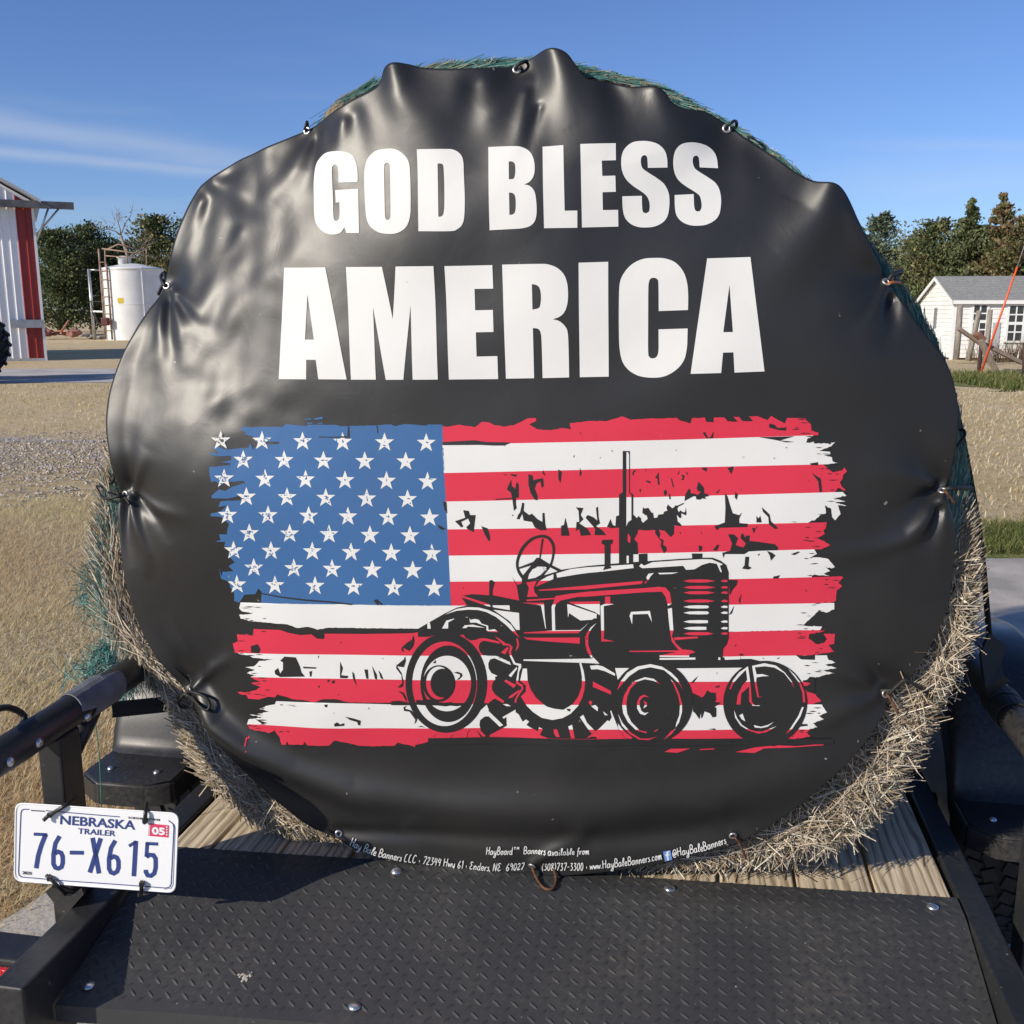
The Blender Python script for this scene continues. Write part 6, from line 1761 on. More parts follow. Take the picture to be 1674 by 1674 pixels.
RE = [c3([(1190, 100), (1205, 130), (1235, 155), (1240, 205), (1295, 222), (1290, 240)]),
      c3([(1255, 248), (1212, 262), (1200, 300), (1260, 288), (1255, 300), (1380, 305), (1420, 290), (1390, 325), (1300, 356), (1380, 366), (1385, 382), (1330, 395), (1395, 408), (1400, 438), (1440, 450), (1400, 462)]),
      c3([(1330, 466), (1400, 520), (1470, 510), (1490, 485), (1510, 515), (1480, 545), (1475, 575), (1455, 600), (1470, 630), (1500, 660), (1440, 640), (1415, 672)]),
      c3([(1480, 680), (1505, 700), (1400, 715), (1500, 745), (1420, 750), (1505, 775), (1440, 775), (1460, 840), (1420, 885), (1395, 860), (1390, 800), (1340, 770), (1350, 830), (1300, 850), (1270, 880), (1200, 905)]),
      c3([(1355, 935), (1330, 960), (1340, 990), (1280, 1020), (1330, 1040), (1380, 1075), (1320, 1100)]),
      c3([(1260, 1125), (1280, 1140), (1220, 1170), (1290, 1165), (1370, 1180), (1415, 1240), (1390, 1250), (1340, 1235), (1380, 1270), (1330, 1290), (1380, 1310), (1260, 1295), (1240, 1310)]),
      c6([(1580, 335), (1590, 360), (1560, 390), (1585, 410), (1550, 440), (1545, 500), (1500, 515)]),
      c6([(1535, 520), (1535, 555), (1480, 575), (1440, 560), (1400, 600), (1340, 655), (1460, 662), (1450, 678)]),
      c6([(1480, 685), (1440, 700), (1380, 710), (1375, 735), (1420, 770), (1470, 765), (1490, 740), (1470, 705), (1540, 705), (1535, 770), (1500, 780), (1535, 820), (1400, 840)]),
      c6([(1490, 840), (1500, 870), (1545, 885), (1480, 900), (1550, 920), (1460, 935), (1540, 950), (1470, 965), (1380, 990), (1340, 1000)]),
      c6([(1350, 1008), (1390, 1018), (1360, 1035), (1370, 1070), (1420, 1085), (1455, 1130), (1400, 1145)]),
      c6([(1460, 1155), (1490, 1195), (1440, 1215), (1470, 1235), (1400, 1260), (1430, 1285), (1380, 1298)]),
      c6([(1385, 1310), (1360, 1320), (1390, 1340), (1280, 1362), (1250, 1384)])]
LE = {7: c4([(95, 203), (85, 235), (100, 255), (195, 270), (85, 283), (95, 310), (170, 325)]), 8: c4([(190, 380), (185, 420), (70, 420), (75, 470), (40, 485), (55, 545)]),
      9: c4([(75, 555), (200, 582), (335, 592), (230, 603), (195, 640), (130, 650), (200, 665), (140, 690), (210, 705), (165, 714)]), 10: c4([(170, 722), (240, 750), (165, 760), (240, 790), (160, 825), (75, 822), (90, 838), (140, 845), (150, 870)]),
      11: c4([(350, 905), (300, 915), (230, 940), (300, 960), (160, 985), (260, 1000), (155, 1015), (145, 1035)]), 12: c4([(145, 1042), (170, 1080), (300, 1110), (340, 1090), (370, 1130), (390, 1190)])}
TOP = c2([(18, 160), (60, 165), (130, 150), (250, 170), (300, 130), (350, 135), (390, 155), (470, 165), (540, 150), (630, 105), (690, 105), (690, 125), (640, 150), (700, 185), (800, 190), (880, 175), (940, 185), (930, 140), (1060, 125), (1200, 125), (1310, 90), (1350, 105), (1370, 115)]) + c3([(0, 112), (220, 108), (235, 125), (320, 150), (330, 108), (430, 105), (440, 138), (495, 140), (500, 102), (580, 105), (605, 135), (680, 135), (645, 98), (690, 100), (715, 132), (795, 132), (765, 95), (830, 95), (905, 125), (935, 92), (985, 125), (1040, 150), (1055, 108)])
BOT7 = c4([(170, 325), (430, 345), (500, 370), (580, 363), (640, 382), (720, 368)])
BOT10 = c4([(150, 870), (230, 875), (290, 855), (340, 860), (360, 837), (470, 870), (560, 878), (620, 890), (680, 868), (770, 868), (860, 890), (1000, 895), (1180, 893)])
BOT12 = c4([(390, 1190), (420, 1190), (425, 1165), (440, 1190), (540, 1190), (550, 1170), (570, 1195), (720, 1197), (760, 1160), (860, 1180), (930, 1200), (1020, 1205), (1180, 1200), (1200, 1178), (1300, 1200), (1440, 1165)])
for k in range(13):
    col = 'red' if k % 2 == 0 else 'white'
    canx = lambda y: 722 + (y - 694) * (737.5 - 722) / (990 - 694)
    top = TOP if k == 0 else along(BND[k - 1], canx(BND[k - 1](725)) if k < 7 else LE[k][0][0], RE[k][0][0])
    if k == 8: top = [LE[8][0]] + c4([(380, 385), (440, 405), (520, 420), (600, 415), (640, 445), (690, 448), (692, 410), (960, 412), (1300, 405)]) + along(BND[7], 690, RE[8][0][0], 12)
    bot = (along(BND[k], RE[k][-1][0], canx(BND[k](725)) if k < 7 else LE[k][-1][0]) if k < 12 else [])
    if k == 7: bot = along(BND[7], RE[7][-1][0], 700, 12) + [(690, 1027)] + list(reversed(BOT7))
    if k == 10: bot = along(BND[10], RE[10][-1][0], 660, 12) + list(reversed(BOT10))
    if k == 12: bot = [(1190, 1214), (700, 1211)] + list(reversed(BOT12))
    right = jag(RE[k], .9, 3.0)
    left = list(reversed(jag(LE[k], .9, 3.0))) if k >= 7 else []
    if k == 0: top = jag(top, .5, 4)
    if k in (7, 10, 12): bot = jag(bot, .5, 4)
    Fl.poly(top + right[1:] + bot + left[1:-1], col, 0)
Fl.poly(c6([(920, 1443), (1040, 1415), (1180, 1400), (1300, 1402), (1465, 1387), (1470, 1398), (1380, 1402), (1250, 1412), (1100, 1420), (1040, 1448)]), 'red', 0)
Fl.poly(c6([(480, 1440), (520, 1420), (640, 1418), (600, 1432), (560, 1445)]), 'red', 0); Fl.poly(c6([(700, 1422), (790, 1418), (790, 1425), (700, 1428)]), 'red', 0)
for q in ([(165, 1120), (178, 1130), (160, 1140)], [(150, 1128), (160, 1128), (158, 1180), (150, 1180)], [(165, 1205), (172, 1212), (160, 1218)], [(1300, 1180), (1330, 1190), (1320, 1208), (1305, 1200)]): Fl.poly(c4(q), 'red', 0)
CAN = [(1536, 130), (1450, 128), (1430, 136), (1300, 125), (1240, 140), (1215, 128), (1100, 135), (900, 140), (880, 132), (700, 130), (690, 138), (600, 132), (560, 125), (540, 145), (300, 145), (275, 155), (312, 180), (300, 190), (370, 210), (380, 232), (520, 240), (515, 252), (430, 255), (370, 270), (355, 285), (340, 245), (325, 275), (190, 285), (150, 268), (110, 265), (130, 285), (150, 310), (100, 300), (95, 315), (150, 325), (220, 325), (225, 350), (160, 362), (220, 370), (215, 382), (120, 390), (92, 390), (95, 440), (105, 485), (130, 480), (150, 490), (300, 480), (310, 492), (230, 515), (190, 540), (150, 530), (105, 570), (110, 585), (205, 588), (290, 570), (285, 600), (210, 600), (160, 605), (150, 640), (200, 630), (165, 665), (100, 680), (100, 697), (165, 700), (215, 745), (205, 770), (200, 810), (150, 810), (160, 845), (125, 855), (190, 857), (180, 885), (220, 890), (205, 940), (245, 985), (205, 1010), (235, 1040), (165, 1045), (160, 1075), (145, 1020), (155, 1090), (205, 1105), (210, 1140), (235, 1180), (235, 1230), (265, 1240), (285, 1215), (300, 1190), (370, 1185), (390, 1150), (410, 1170), (405, 1238), (490, 1243), (700, 1246), (900, 1248), (1100, 1250), (1587, 1256)]
Fl.poly(jag(c1(CAN), .35, 6), 'blue', 0)
for q in ([(675, 95), (720, 90), (722, 98), (680, 100)], [(735, 92), (790, 80), (795, 95), (745, 100)], [(695, 118), (730, 118), (728, 126), (695, 126)], [(760, 120), (792, 118), (792, 126), (762, 126)]): Fl.poly(c1(q), 'blue', 0)
bl = lambda T, pts: Fl.poly(T(pts), 'black', 2)
for q in ([(768, 203), (870, 205), (945, 200), (948, 140), (956, 140), (960, 212), (768, 210)], [(1125, 135), (1132, 135), (1137, 182), (1131, 184)], [(1505, 750), (1555, 778), (1530, 785), (1512, 772)]): bl(c1, q)
for q in ([(240, 125), (400, 152), (560, 170), (760, 186), (900, 203), (880, 210), (740, 195), (550, 180), (400, 162), (240, 133)], [(1035, 175), (1060, 168), (1105, 205), (1090, 208), (1070, 185), (1075, 207), (1060, 207)],
          [(410, 570), (490, 575), (520, 640), (530, 680), (555, 710), (380, 714), (345, 695), (340, 670), (365, 650), (380, 690), (400, 660), (400, 610), (380, 600)], [(170, 500), (220, 485), (240, 520), (230, 550), (175, 545)],
          [(800, 605), (820, 650), (808, 700), (860, 706), (850, 722), (800, 720)], [(885, 675), (900, 690), (915, 775), (890, 720)], [(970, 660), (995, 660), (1000, 725), (985, 725)], [(1025, 635), (1060, 700), (1060, 730), (1045, 725)], [(1070, 665), (1090, 690), (1105, 730), (1085, 720)],
          [(540, 640), (635, 645), (630, 655), (545, 652)], [(585, 675), (605, 670), (600, 710), (590, 710)], [(710, 730), (732, 735), (715, 752)], [(745, 740), (765, 735), (760, 758), (740, 755)],
          [(760, 1040), (780, 1030), (800, 1045), (830, 1036), (830, 1055), (760, 1060)], [(835, 990), (900, 1005), (945, 1020), (940, 1055), (925, 1050), (920, 1030), (870, 1015)], [(690, 905), (715, 905), (710, 925), (695, 922)], [(150, 960), (260, 985), (210, 985), (150, 975)], [(200, 1010), (290, 1040), (250, 1045)]): bl(c4, q)
for q in ([(165, 765), (205, 770), (215, 800), (255, 800), (245, 880), (240, 925), (200, 905), (185, 890), (215, 860), (200, 825), (150, 850), (165, 885), (150, 890), (105, 845), (180, 820)], [(295, 880), (340, 895), (355, 940), (360, 985), (345, 985), (320, 940)],
          [(510, 545), (515, 590), (540, 610), (550, 560), (565, 580), (565, 675), (545, 675), (545, 720), (550, 750), (530, 770), (520, 690), (510, 640), (480, 615)], [(635, 505), (665, 515), (670, 550), (705, 540), (740, 535), (745, 590), (730, 605), (720, 555), (690, 575), (680, 610), (700, 660), (700, 695), (680, 690), (650, 640), (635, 580)],
          [(590, 710), (605, 715), (600, 770), (640, 800), (660, 790), (700, 830), (735, 850), (735, 785), (750, 785), (755, 860), (765, 910), (720, 910), (680, 890), (660, 850), (600, 840), (590, 790), (570, 830), (550, 830), (560, 800), (575, 780)],
          [(850, 470), (875, 490), (865, 570), (850, 540)], [(1005, 460), (1018, 500), (1003, 525)], [(740, 475), (758, 520), (735, 500)], [(900, 820), (915, 880), (930, 950), (870, 950), (868, 880), (890, 870)],
          [(975, 745), (1030, 750), (1010, 800), (1030, 830), (1000, 860), (1060, 900), (1085, 945), (1010, 950), (1000, 900), (975, 915), (980, 850), (1000, 850), (995, 770)],
          [(1060, 800), (1100, 815), (1130, 840), (1120, 750), (1135, 740), (1140, 820), (1150, 860), (1120, 880), (1165, 910), (1195, 945), (1110, 945), (1115, 900), (1080, 860), (1045, 820)],
          [(1200, 885), (1225, 830), (1240, 870), (1260, 880), (1265, 810), (1290, 800), (1290, 890), (1230, 895)], [(18, 275), (140, 268), (250, 262), (330, 275), (500, 278), (500, 284), (460, 300), (380, 300), (280, 295), (18, 297)],
          [(450, 505), (480, 507), (475, 515)], [(505, 505), (550, 508), (545, 525), (510, 515)], [(395, 683), (520, 675), (520, 683), (400, 690)], [(20, 705), (45, 705), (50, 790), (30, 760)]): bl(c2, q)
c8 = Tr(1000, 720, 9.0)
for q in ([(235, 1140), (300, 1180), (320, 1090), (370, 1140), (395, 1110), (435, 1145), (430, 1170), (460, 1210), (530, 1150), (515, 1100), (490, 1095), (450, 1060), (460, 980), (480, 1000), (540, 990), (580, 1055), (610, 1065), (620, 1140), (670, 1130), (685, 1090), (760, 1080), (770, 1045), (820, 1030), (805, 990), (825, 940), (890, 995), (920, 980), (930, 955), (970, 955), (1060, 915), (1062, 930), (975, 975), (965, 1010), (985, 1055), (1010, 1025), (1050, 1055), (1080, 1050), (1090, 980), (1100, 1070), (1090, 1100), (1020, 1070), (1025, 1130), (1000, 1140), (955, 1090), (970, 1190), (1000, 1210), (1040, 1260), (920, 1245), (915, 1370), (870, 1415), (840, 1390), (780, 1325), (690, 1310), (715, 1370), (700, 1430), (760, 1460), (755, 1530), (800, 1560), (810, 1610), (770, 1655), (720, 1550), (730, 1480), (680, 1420), (640, 1360), (640, 1310), (500, 1320), (390, 1310), (375, 1370), (330, 1450), (380, 1500), (390, 1670), (230, 1670), (240, 1530), (230, 1350), (215, 1300)],
          [(1135, 705), (1160, 730), (1155, 770), (1190, 780), (1220, 780), (1260, 800), (1290, 780), (1310, 750), (1265, 745), (1250, 700), (1275, 605), (1310, 640), (1355, 690), (1360, 780), (1400, 780), (1435, 815), (1370, 830), (1390, 860), (1330, 850), (1300, 870), (1245, 865), (1235, 820), (1200, 820), (1070, 890), (1080, 800)],
          [(300, 490), (320, 440), (365, 435), (325, 470), (318, 520)], [(505, 585), (575, 605), (565, 630), (510, 610)], [(640, 550), (690, 465), (690, 540), (705, 655), (680, 650), (670, 560)], [(865, 540), (885, 570), (915, 680), (900, 690)], [(405, 720), (430, 710), (420, 775)], [(965, 490), (1000, 445), (980, 505)], [(1020, 505), (1070, 515), (1060, 580), (1020, 580), (1045, 550)], [(1085, 460), (1125, 490), (1110, 505)], [(1330, 400), (1400, 400), (1395, 460), (1330, 425)], [(770, 740), (795, 720), (815, 770), (785, 820), (765, 775)], [(835, 790), (855, 780), (870, 860), (850, 865)], [(1530, 770), (1595, 705), (1560, 775)]): bl(c8, q)
for q in ([(580, 680), (600, 700), (620, 770), (640, 830), (690, 845), (710, 825), (690, 870), (690, 905), (755, 910), (750, 935), (540, 940), (520, 960), (500, 930), (580, 900), (585, 790)], [(860, 785), (900, 820), (920, 840), (930, 890), (985, 945), (960, 950), (915, 915), (910, 860), (870, 820)], [(820, 850), (835, 870), (850, 850), (860, 900), (820, 900)],
          [(605, 990), (650, 990), (680, 1020), (660, 1070), (720, 1090), (740, 1060), (700, 1020), (705, 985), (720, 985), (735, 1020), (740, 1000), (770, 1000), (765, 1040), (820, 1045), (960, 1065), (985, 1090), (980, 1110), (830, 1115), (760, 1120), (730, 1140), (580, 1140), (570, 1170), (560, 1130), (620, 1115), (635, 1060)], [(735, 1160), (765, 1160), (760, 1230), (785, 1245), (760, 1258), (710, 1250), (730, 1225)], [(900, 1115), (940, 1130), (965, 1150), (930, 1190), (920, 1150)],
          [(1240, 525), (1310, 570), (1320, 670), (1300, 670), (1290, 590)], [(1225, 455), (1290, 445), (1290, 468), (1240, 468)], [(430, 215), (455, 260), (470, 255), (495, 210), (490, 262), (440, 262), (412, 220)], [(600, 490), (650, 475), (630, 535)], [(920, 150), (960, 160), (980, 185), (1050, 180), (1045, 205), (985, 200), (915, 180)], [(380, 1075), (410, 1080), (405, 1110), (385, 1120)], [(520, 1070), (540, 1070), (520, 1115), (490, 1110)],
          [(840, 255), (1110, 248), (1000, 280), (1110, 290), (1050, 295), (960, 275)], [(1080, 1140), (1140, 1120), (1150, 1125), (1110, 1148)], [(660, 670), (680, 690), (670, 730), (655, 710)], [(785, 940), (815, 945), (800, 985)], [(950, 1310), (1000, 1300), (985, 1325), (945, 1325)]): bl(c3, q)
c7 = Tr(1146, 1040, 9.0)
for q in ([(0, 900), (40, 880), (90, 790), (140, 825), (220, 830), (215, 870), (225, 930), (200, 962), (300, 972), (200, 1035), (225, 1050), (225, 1180), (170, 1190), (130, 1130), (50, 1100), (20, 1190), (0, 1200)], [(200, 740), (270, 720), (275, 745), (225, 755)], [(1510, 660), (1560, 640), (1600, 595), (1674, 600), (1674, 830), (1560, 820), (1510, 740), (1610, 720), (1610, 680)], [(1395, 1290), (1560, 1285), (1570, 1310), (1430, 1330)], [(100, 1360), (200, 1350), (220, 1375)], [(1110, 330), (1160, 310), (1140, 335)], [(550, 265), (600, 255), (630, 275), (590, 290)], [(1390, 275), (1520, 285), (1674, 270), (1674, 345), (1470, 340)]): bl(c7, q)
bl(Tr(960, 1040, 9.0), [(1555, 830), (1600, 850), (1674, 890), (1674, 1110), (1650, 1215), (1590, 1130), (1555, 1100)])
bl(Tr(960, 1040, 9.0), [(1520, 690), (1560, 640), (1630, 580), (1600, 630), (1560, 680)])
bl(c6, [(880, 370), (935, 372), (930, 400), (905, 430), (885, 470)]); bl(c6, [(940, 500), (958, 455), (950, 520)]); bl(c6, [(880, 590), (915, 530), (900, 580)])
# specks and bristle marks of the worn print
for _ in range(70):
    x, y = FR.uniform(400, 1330), FR.uniform(700, 1200)
    if x < 735 and y < 985: continue
    a, b = FR.uniform(.4, 1.6), FR.uniform(.6, 2.6)
    Fl.poly([(x + a * FR.uniform(-1, 1), y - b), (x + a, y + FR.uniform(-.5, .5)), (x + a * FR.uniform(-1, 1), y + b), (x - a, y)], 'black', 2)
for k in range(13):
    for e in ((RE[k], -1),) + (((LE[k], 1),) if k >= 7 else ()):
        for _ in range(7):
            p = FR.choice(e[0]); x = p[0] + e[1] * FR.uniform(2, 30); y = p[1] + FR.uniform(-6, 6); l_ = FR.uniform(3, 9)
            Fl.poly([(x - l_, y), (x, y - FR.uniform(.4, 1.1)), (x + l_, y + FR.uniform(-.5, .5)), (x, y + FR.uniform(.4, 1.1))], 'black', 2)
Fl.build('printed_flag', BN)
# ---- stars
St = Art()
ROWS = [(225, 240, [160, 410, 665, 915, 1175, 1435]), (345, 357, [295, 548, 795, 1052, 1307]), (460, 480, [182, 430, 683, 930, 1187, 1443]), (572, 592, [318, 568, 810, 1065, 1318]), (685, 705, [205, 452, 703, 948, 1198, 1455]), (797, 818, [338, 585, 830, 1085, 1332]), (905, 928, [240, 470, 725, 967, 1217, 1467]), (1012, 1034, [363, 610, 848, 1100, 1350]), (1120, 1142, [255, 493, 742, 983, 1233, 1483])]
for ri, (y0, y1, xs) in enumerate(ROWS):
    for ci, x in enumerate(xs):
        y = y0 + (y1 - y0) * (x - 160) / 1300; r = 62
        pts = [(x + r * (1 if k % 2 == 0 else .40) * math.sin(PI * k / 5), y + 4 - r * (1 if k % 2 == 0 else .40) * math.cos(PI * k / 5)) for k in range(10)]
        St.poly(c1(pts), 'white', 1)
        wear = max(0, 11 - ci * 3 - (ri % 2)) + FR.randint(0, 3)
        if x < 310 and ri in (0, 1, 2): wear = 22
        base = 'black' if x < 200 and ri in (0,) else 'blue'
        for _ in range(wear):
            a = FR.uniform(0, 2 * PI); q = FR.uniform(0, .8) * r * .75; cx, cy = x + q * math.cos(a), y + q * math.sin(a); w, h = FR.uniform(3, 13), FR.uniform(1.5, 6)
            if FR.random() < .35: w, h = h, w
            St.poly(c1([(cx - w, cy + FR.uniform(-1, 1)), (cx - w * .2, cy - h), (cx + w, cy + FR.uniform(-2, 2)), (cx + w * .3, cy + h)]), base, 2)
St.build('printed_stars', BN)

# ---- tractor
T = Art()
t1, t2, t3, t4, t5, t6, t7, t8 = Tr(640, 950, 9), Tr(640, 1050, 9), Tr(800, 860, 9), Tr(800, 1040, 9), Tr(960, 880, 6), Tr(960, 1040, 9), Tr(1146, 1040, 9), Tr(1000, 720, 9)
K = lambda tr, pts, lay=4, s_=False: T.poly(tr(sm(pts, 3) if s_ else pts), 'auto', lay)
Bk = lambda tr, pts, lay=3, s_=False: T.poly(tr(sm(pts, 3) if s_ else pts), 'black', lay)
I_ = lambda p: p
Bk(I_, [(684, 1027), (711, 1011.5), (728, 1002), (747, 993), (764, 989.5), (753, 974), (773, 971), (803, 973), (803.5, 972), (849, 981), (845, 957), (837, 942), (846, 956), (853, 953), (855, 948), (868, 949), (880, 947), (889, 940), (911, 934), (918, 931), (960, 925), (1027, 919), (1110, 913), (1148, 911), (1165, 911), (1178, 916), (1187, 923), (1191, 935), (1191, 1043), (1188, 1053), (1182, 1060), (1181, 1074), (1210, 1077), (1228, 1077), (1240, 1080), (1252, 1082), (1240, 1091), (1151, 1091.5), (1102, 1091.7), (1060, 1100), (1010, 1120), (1010, 1206), (785, 1206), (770, 1180), (790, 1115), (775, 1060), (750, 1036), (720, 1034), (700, 1040), (684, 1040)])
Bk(t3, [(0, 800), (40, 790), (80, 825), (50, 930), (45, 1030), (0, 1025)])
K(t1, [(985, 800), (1060, 780), (1100, 835), (1170, 870), (1240, 860), (1310, 835), (1390, 835), (1590, 885), (1600, 915), (1360, 870), (1305, 900), (1285, 965), (1300, 1030), (1350, 1085), (1430, 1095), (1540, 1095), (1690, 1160), (1690, 1195), (1530, 1125), (1450, 1150), (1425, 1210), (1430, 1280), (1470, 1350), (1560, 1390), (1520, 1410), (1530, 1440), (1495, 1480), (1475, 1540), (1480, 1600), (1530, 1675), (1660, 1765), (1640, 1795), (1520, 1725), (1455, 1770), (1425, 1800), (1200, 1780), (1150, 1500), (1100, 1100)])
K(t2, [(1400, 920), (1430, 1000), (1420, 1010), (1640, 1225), (1590, 1250), (1430, 1095), (1370, 1095), (1300, 1150), (1290, 1220), (1310, 1310), (1380, 1385), (1340, 1400), (1230, 1280), (1150, 1290), (1110, 1340), (1110, 1400), (1075, 1410), (1010, 1350), (900, 1355), (860, 1405), (810, 1390), (800, 1360), (650, 1350), (620, 1390), (540, 1290), (900, 1200), (1200, 1100)])
# left rear wheel
T.poly(ell(730.2, 1115.7, 66.6, 82), 'black', 5)
Bk(t1, [(525, 690), (1100, 690), (1060, 780), (985, 800), (820, 770), (600, 780), (525, 800)], 5)
T.poly(ell(727.5, 1117, 52.6, 69.4), 'auto', 6); T.poly(ell(733.5, 1117, 45.5, 63), 'black', 7)
T.poly(ell(731.4, 1116.4, 39, 45.6), 'auto', 8)
Bk(t2, [(370, 835), (480, 840), (560, 825), (640, 835), (700, 870), (800, 880), (880, 870), (900, 885), (1100, 890), (1050, 925), (960, 935), (870, 925), (800, 935), (680, 920), (500, 915), (370, 905)], 9)
T.poly(ell(718.3, 1116, 26.4, 30), 'black', 10); T.poly(ell(717.8, 1115.2, 20.3, 27), 'auto', 11); T.poly(ell(724, 1115.3, 19.4, 23.7), 'black', 12)
Bk(t1, [(915, 1335), (980, 1325), (1040, 1350), (1050, 1390), (1000, 1440), (960, 1445), (1010, 1400), (1010, 1365), (960, 1350)], 9); Bk(t1, [(615, 1195), (655, 1145), (665, 1195)], 9)
for tr, q in ((t1, [(325, 780), (340, 870), (320, 950), (265, 1015), (180, 970), (172, 985), (185, 1035), (150, 1000), (165, 960), (230, 900), (310, 850)]), (t1, [(205, 1090), (215, 1160), (185, 1255), (85, 1243), (150, 1340), (175, 1450), (175, 1530), (150, 1550), (95, 1555), (165, 1490), (150, 1370), (75, 1270), (80, 1230), (190, 1140)]),
              (t2, [(105, 705), (180, 730), (215, 800), (230, 870), (205, 830), (170, 760)]), (t2, [(180, 950), (230, 920), (195, 965), (290, 990), (380, 1095), (375, 1140), (340, 1200), (355, 1130), (270, 1010), (190, 1000)]), (t2, [(390, 1240), (440, 1220), (500, 1250), (440, 1235)]),
              (t2, [(0, 860), (120, 850), (230, 870), (300, 915), (0, 915)])): Bk(tr, q, 5)
# cut-outs of fender, seat and tyre lugs
K(t1, [(790, 487), (960, 405), (1130, 378), (1290, 385), (1430, 420), (1560, 480), (1674, 558), (1768, 640), (1890, 830), (1810, 760), (1690, 640), (1540, 520), (1400, 450), (1280, 420), (1130, 415), (960, 432)], 4)
for q in ([(535, 610), (570, 600), (585, 690), (535, 690)], [(750, 690), (810, 575), (925, 545), (925, 555), (840, 600), (838, 690)], [(1045, 685), (1080, 645), (1200, 635), (1380, 680), (1130, 662), (1100, 685)], [(1150, 535), (1165, 565), (1230, 550), (1290, 565), (1330, 620), (1425, 650), (1430, 715), (1520, 700), (1580, 745), (1430, 740), (1400, 715), (1400, 660), (1310, 630), (1250, 605), (1160, 605)], [(1085, 522), (1130, 526), (1120, 532)], [(1015, 215), (1060, 215), (1430, 330), (1470, 370), (1420, 365), (1200, 290), (1030, 235)]): K(t1, q)
for q in ([(80, 0), (150, 30), (250, 105), (300, 110), (345, 155), (320, 230), (335, 290), (385, 388), (470, 405), (472, 450), (440, 520), (425, 675), (490, 710), (503, 765), (440, 860), (402, 925), (395, 980), (370, 970), (380, 920), (430, 830), (480, 760), (465, 735), (390, 690), (420, 520), (435, 430), (360, 408), (305, 290), (285, 230), (310, 160), (290, 130), (210, 130), (150, 60)],
          [(172, 235), (270, 152), (290, 165), (235, 262)], [(285, 575), (405, 447), (412, 470), (320, 600)], [(215, 655), (250, 640), (395, 715), (360, 760)], [(280, 910), (300, 880), (445, 782), (440, 812), (330, 905)], [(195, 1000), (260, 995), (315, 1030), (250, 1030)], [(0, 300), (70, 285), (120, 290), (300, 375), (322, 420), (250, 395), (75, 318), (0, 340)],
          [(190, 1195), (385, 1080), (385, 1120), (430, 1150), (490, 1260), (540, 1225), (585, 1255), (545, 1305), (590, 1335), (715, 1395), (735, 1335), (790, 1360), (745, 1450), (860, 1490), (850, 1500), (0, 1490), (0, 1465), (255, 1325), (250, 1190), (210, 1220)],
          [(505, 335), (1510, 325), (1530, 305), (1620, 400), (1350, 385), (505, 355)], [(950, 1360), (1000, 1360), (1040, 1470), (990, 1470), (955, 1420)], [(1165, 1315), (1220, 1290), (1260, 1480), (1210, 1490)], [(1335, 1180), (1385, 1145), (1440, 1260), (1560, 1380), (1510, 1415), (1440, 1330)],
          [(500, 5), (560, 15), (1330, 15), (1330, 105), (800, 65), (560, 40)], [(400, 25), (420, 25), (440, 110), (425, 170), (385, 215), (415, 120)], [(1410, 0), (1455, 0), (1455, 120), (1520, 305), (1500, 315), (1440, 220), (1415, 120)]): K(t4, q)
K(t4, [(1325, 390), (1350, 385), (1390, 510), (1410, 650), (1400, 780), (1370, 890), (1310, 1015), (1200, 1130), (1080, 1195), (930, 1225), (770, 1195), (640, 1110), (550, 1020), (465, 885), (540, 810), (540, 720), (455, 650), (495, 470), (555, 470), (565, 640), (610, 780), (690, 900), (800, 995), (850, 1030), (960, 1060), (1090, 1075), (1150, 1040), (1230, 990), (1310, 880), (1360, 740), (1365, 600), (1345, 470)])
Bk(t4, [(1140, 1055), (1200, 1060), (1190, 1100), (1150, 1085)], 5)
for q in ([(0, 1480), (110, 1390), (180, 1345), (300, 1225), (330, 1240), (365, 1180), (340, 1090), (355, 1085), (400, 1200), (460, 1350), (550, 1480), (570, 1500), (150, 1495), (130, 1460), (60, 1460), (0, 1485)], [(40, 430), (150, 420), (230, 440), (410, 545), (410, 580), (260, 510), (150, 480), (60, 485)], [(85, 660), (350, 800), (350, 850), (85, 740)], [(410, 465), (615, 465), (450, 635)], [(20, 970), (45, 935), (75, 960), (60, 1010)], [(60, 1020), (120, 1000), (160, 1040), (155, 1095)], [(235, 1095), (305, 1150), (260, 1150)]): K(t6, q)
# steering wheel and column
wo = sm([(800, 125), (890, 160), (950, 250), (965, 360), (930, 540), (860, 680), (740, 770), (560, 800), (490, 780), (420, 680), (392, 570), (410, 450), (480, 300), (600, 180), (700, 138)], 4)
wi = sm([(790, 168), (860, 192), (915, 270), (930, 370), (900, 530), (820, 660), (720, 740), (580, 770), (520, 745), (450, 650), (430, 560), (450, 460), (520, 320), (620, 218), (710, 175)], 4)
T.poly(t3(wo), 'black', 3, [t3(wi)])
Bk(t3, [(700, 460), (745, 465), (870, 545), (920, 570), (1060, 640), (1010, 665), (880, 600), (860, 640), (790, 590), (700, 590), (640, 640), (580, 720), (560, 800), (700, 795), (690, 840), (660, 900), (720, 1030), (560, 1040), (450, 1100), (405, 870), (480, 840), (480, 740), (620, 570), (440, 625), (430, 605), (650, 520)], 4); Bk(t3, [(772, 180), (795, 182), (752, 470), (735, 465)], 4)
K(t3, [(545, 825), (700, 800), (655, 900), (670, 970), (720, 1030), (560, 1035), (585, 900)], 5)
K(t3, [(570, 775), (590, 700), (640, 630), (720, 598), (780, 600), (812, 650), (760, 710), (680, 755)], 5); K(t3, [(790, 600), (830, 595), (845, 610), (810, 625)], 5)
K(t3, [(685, 885), (730, 810), (850, 740), (945, 705), (942, 775), (820, 830)]); 
K(I_, [(909.5, 937), (933, 930), (960, 927), (986, 925.5), (1035, 922), (1036, 928), (986, 934), (960, 936.5), (945, 938.5), (911, 944)])
K(t3, [(810, 718), (900, 605), (1005, 660)], 5)
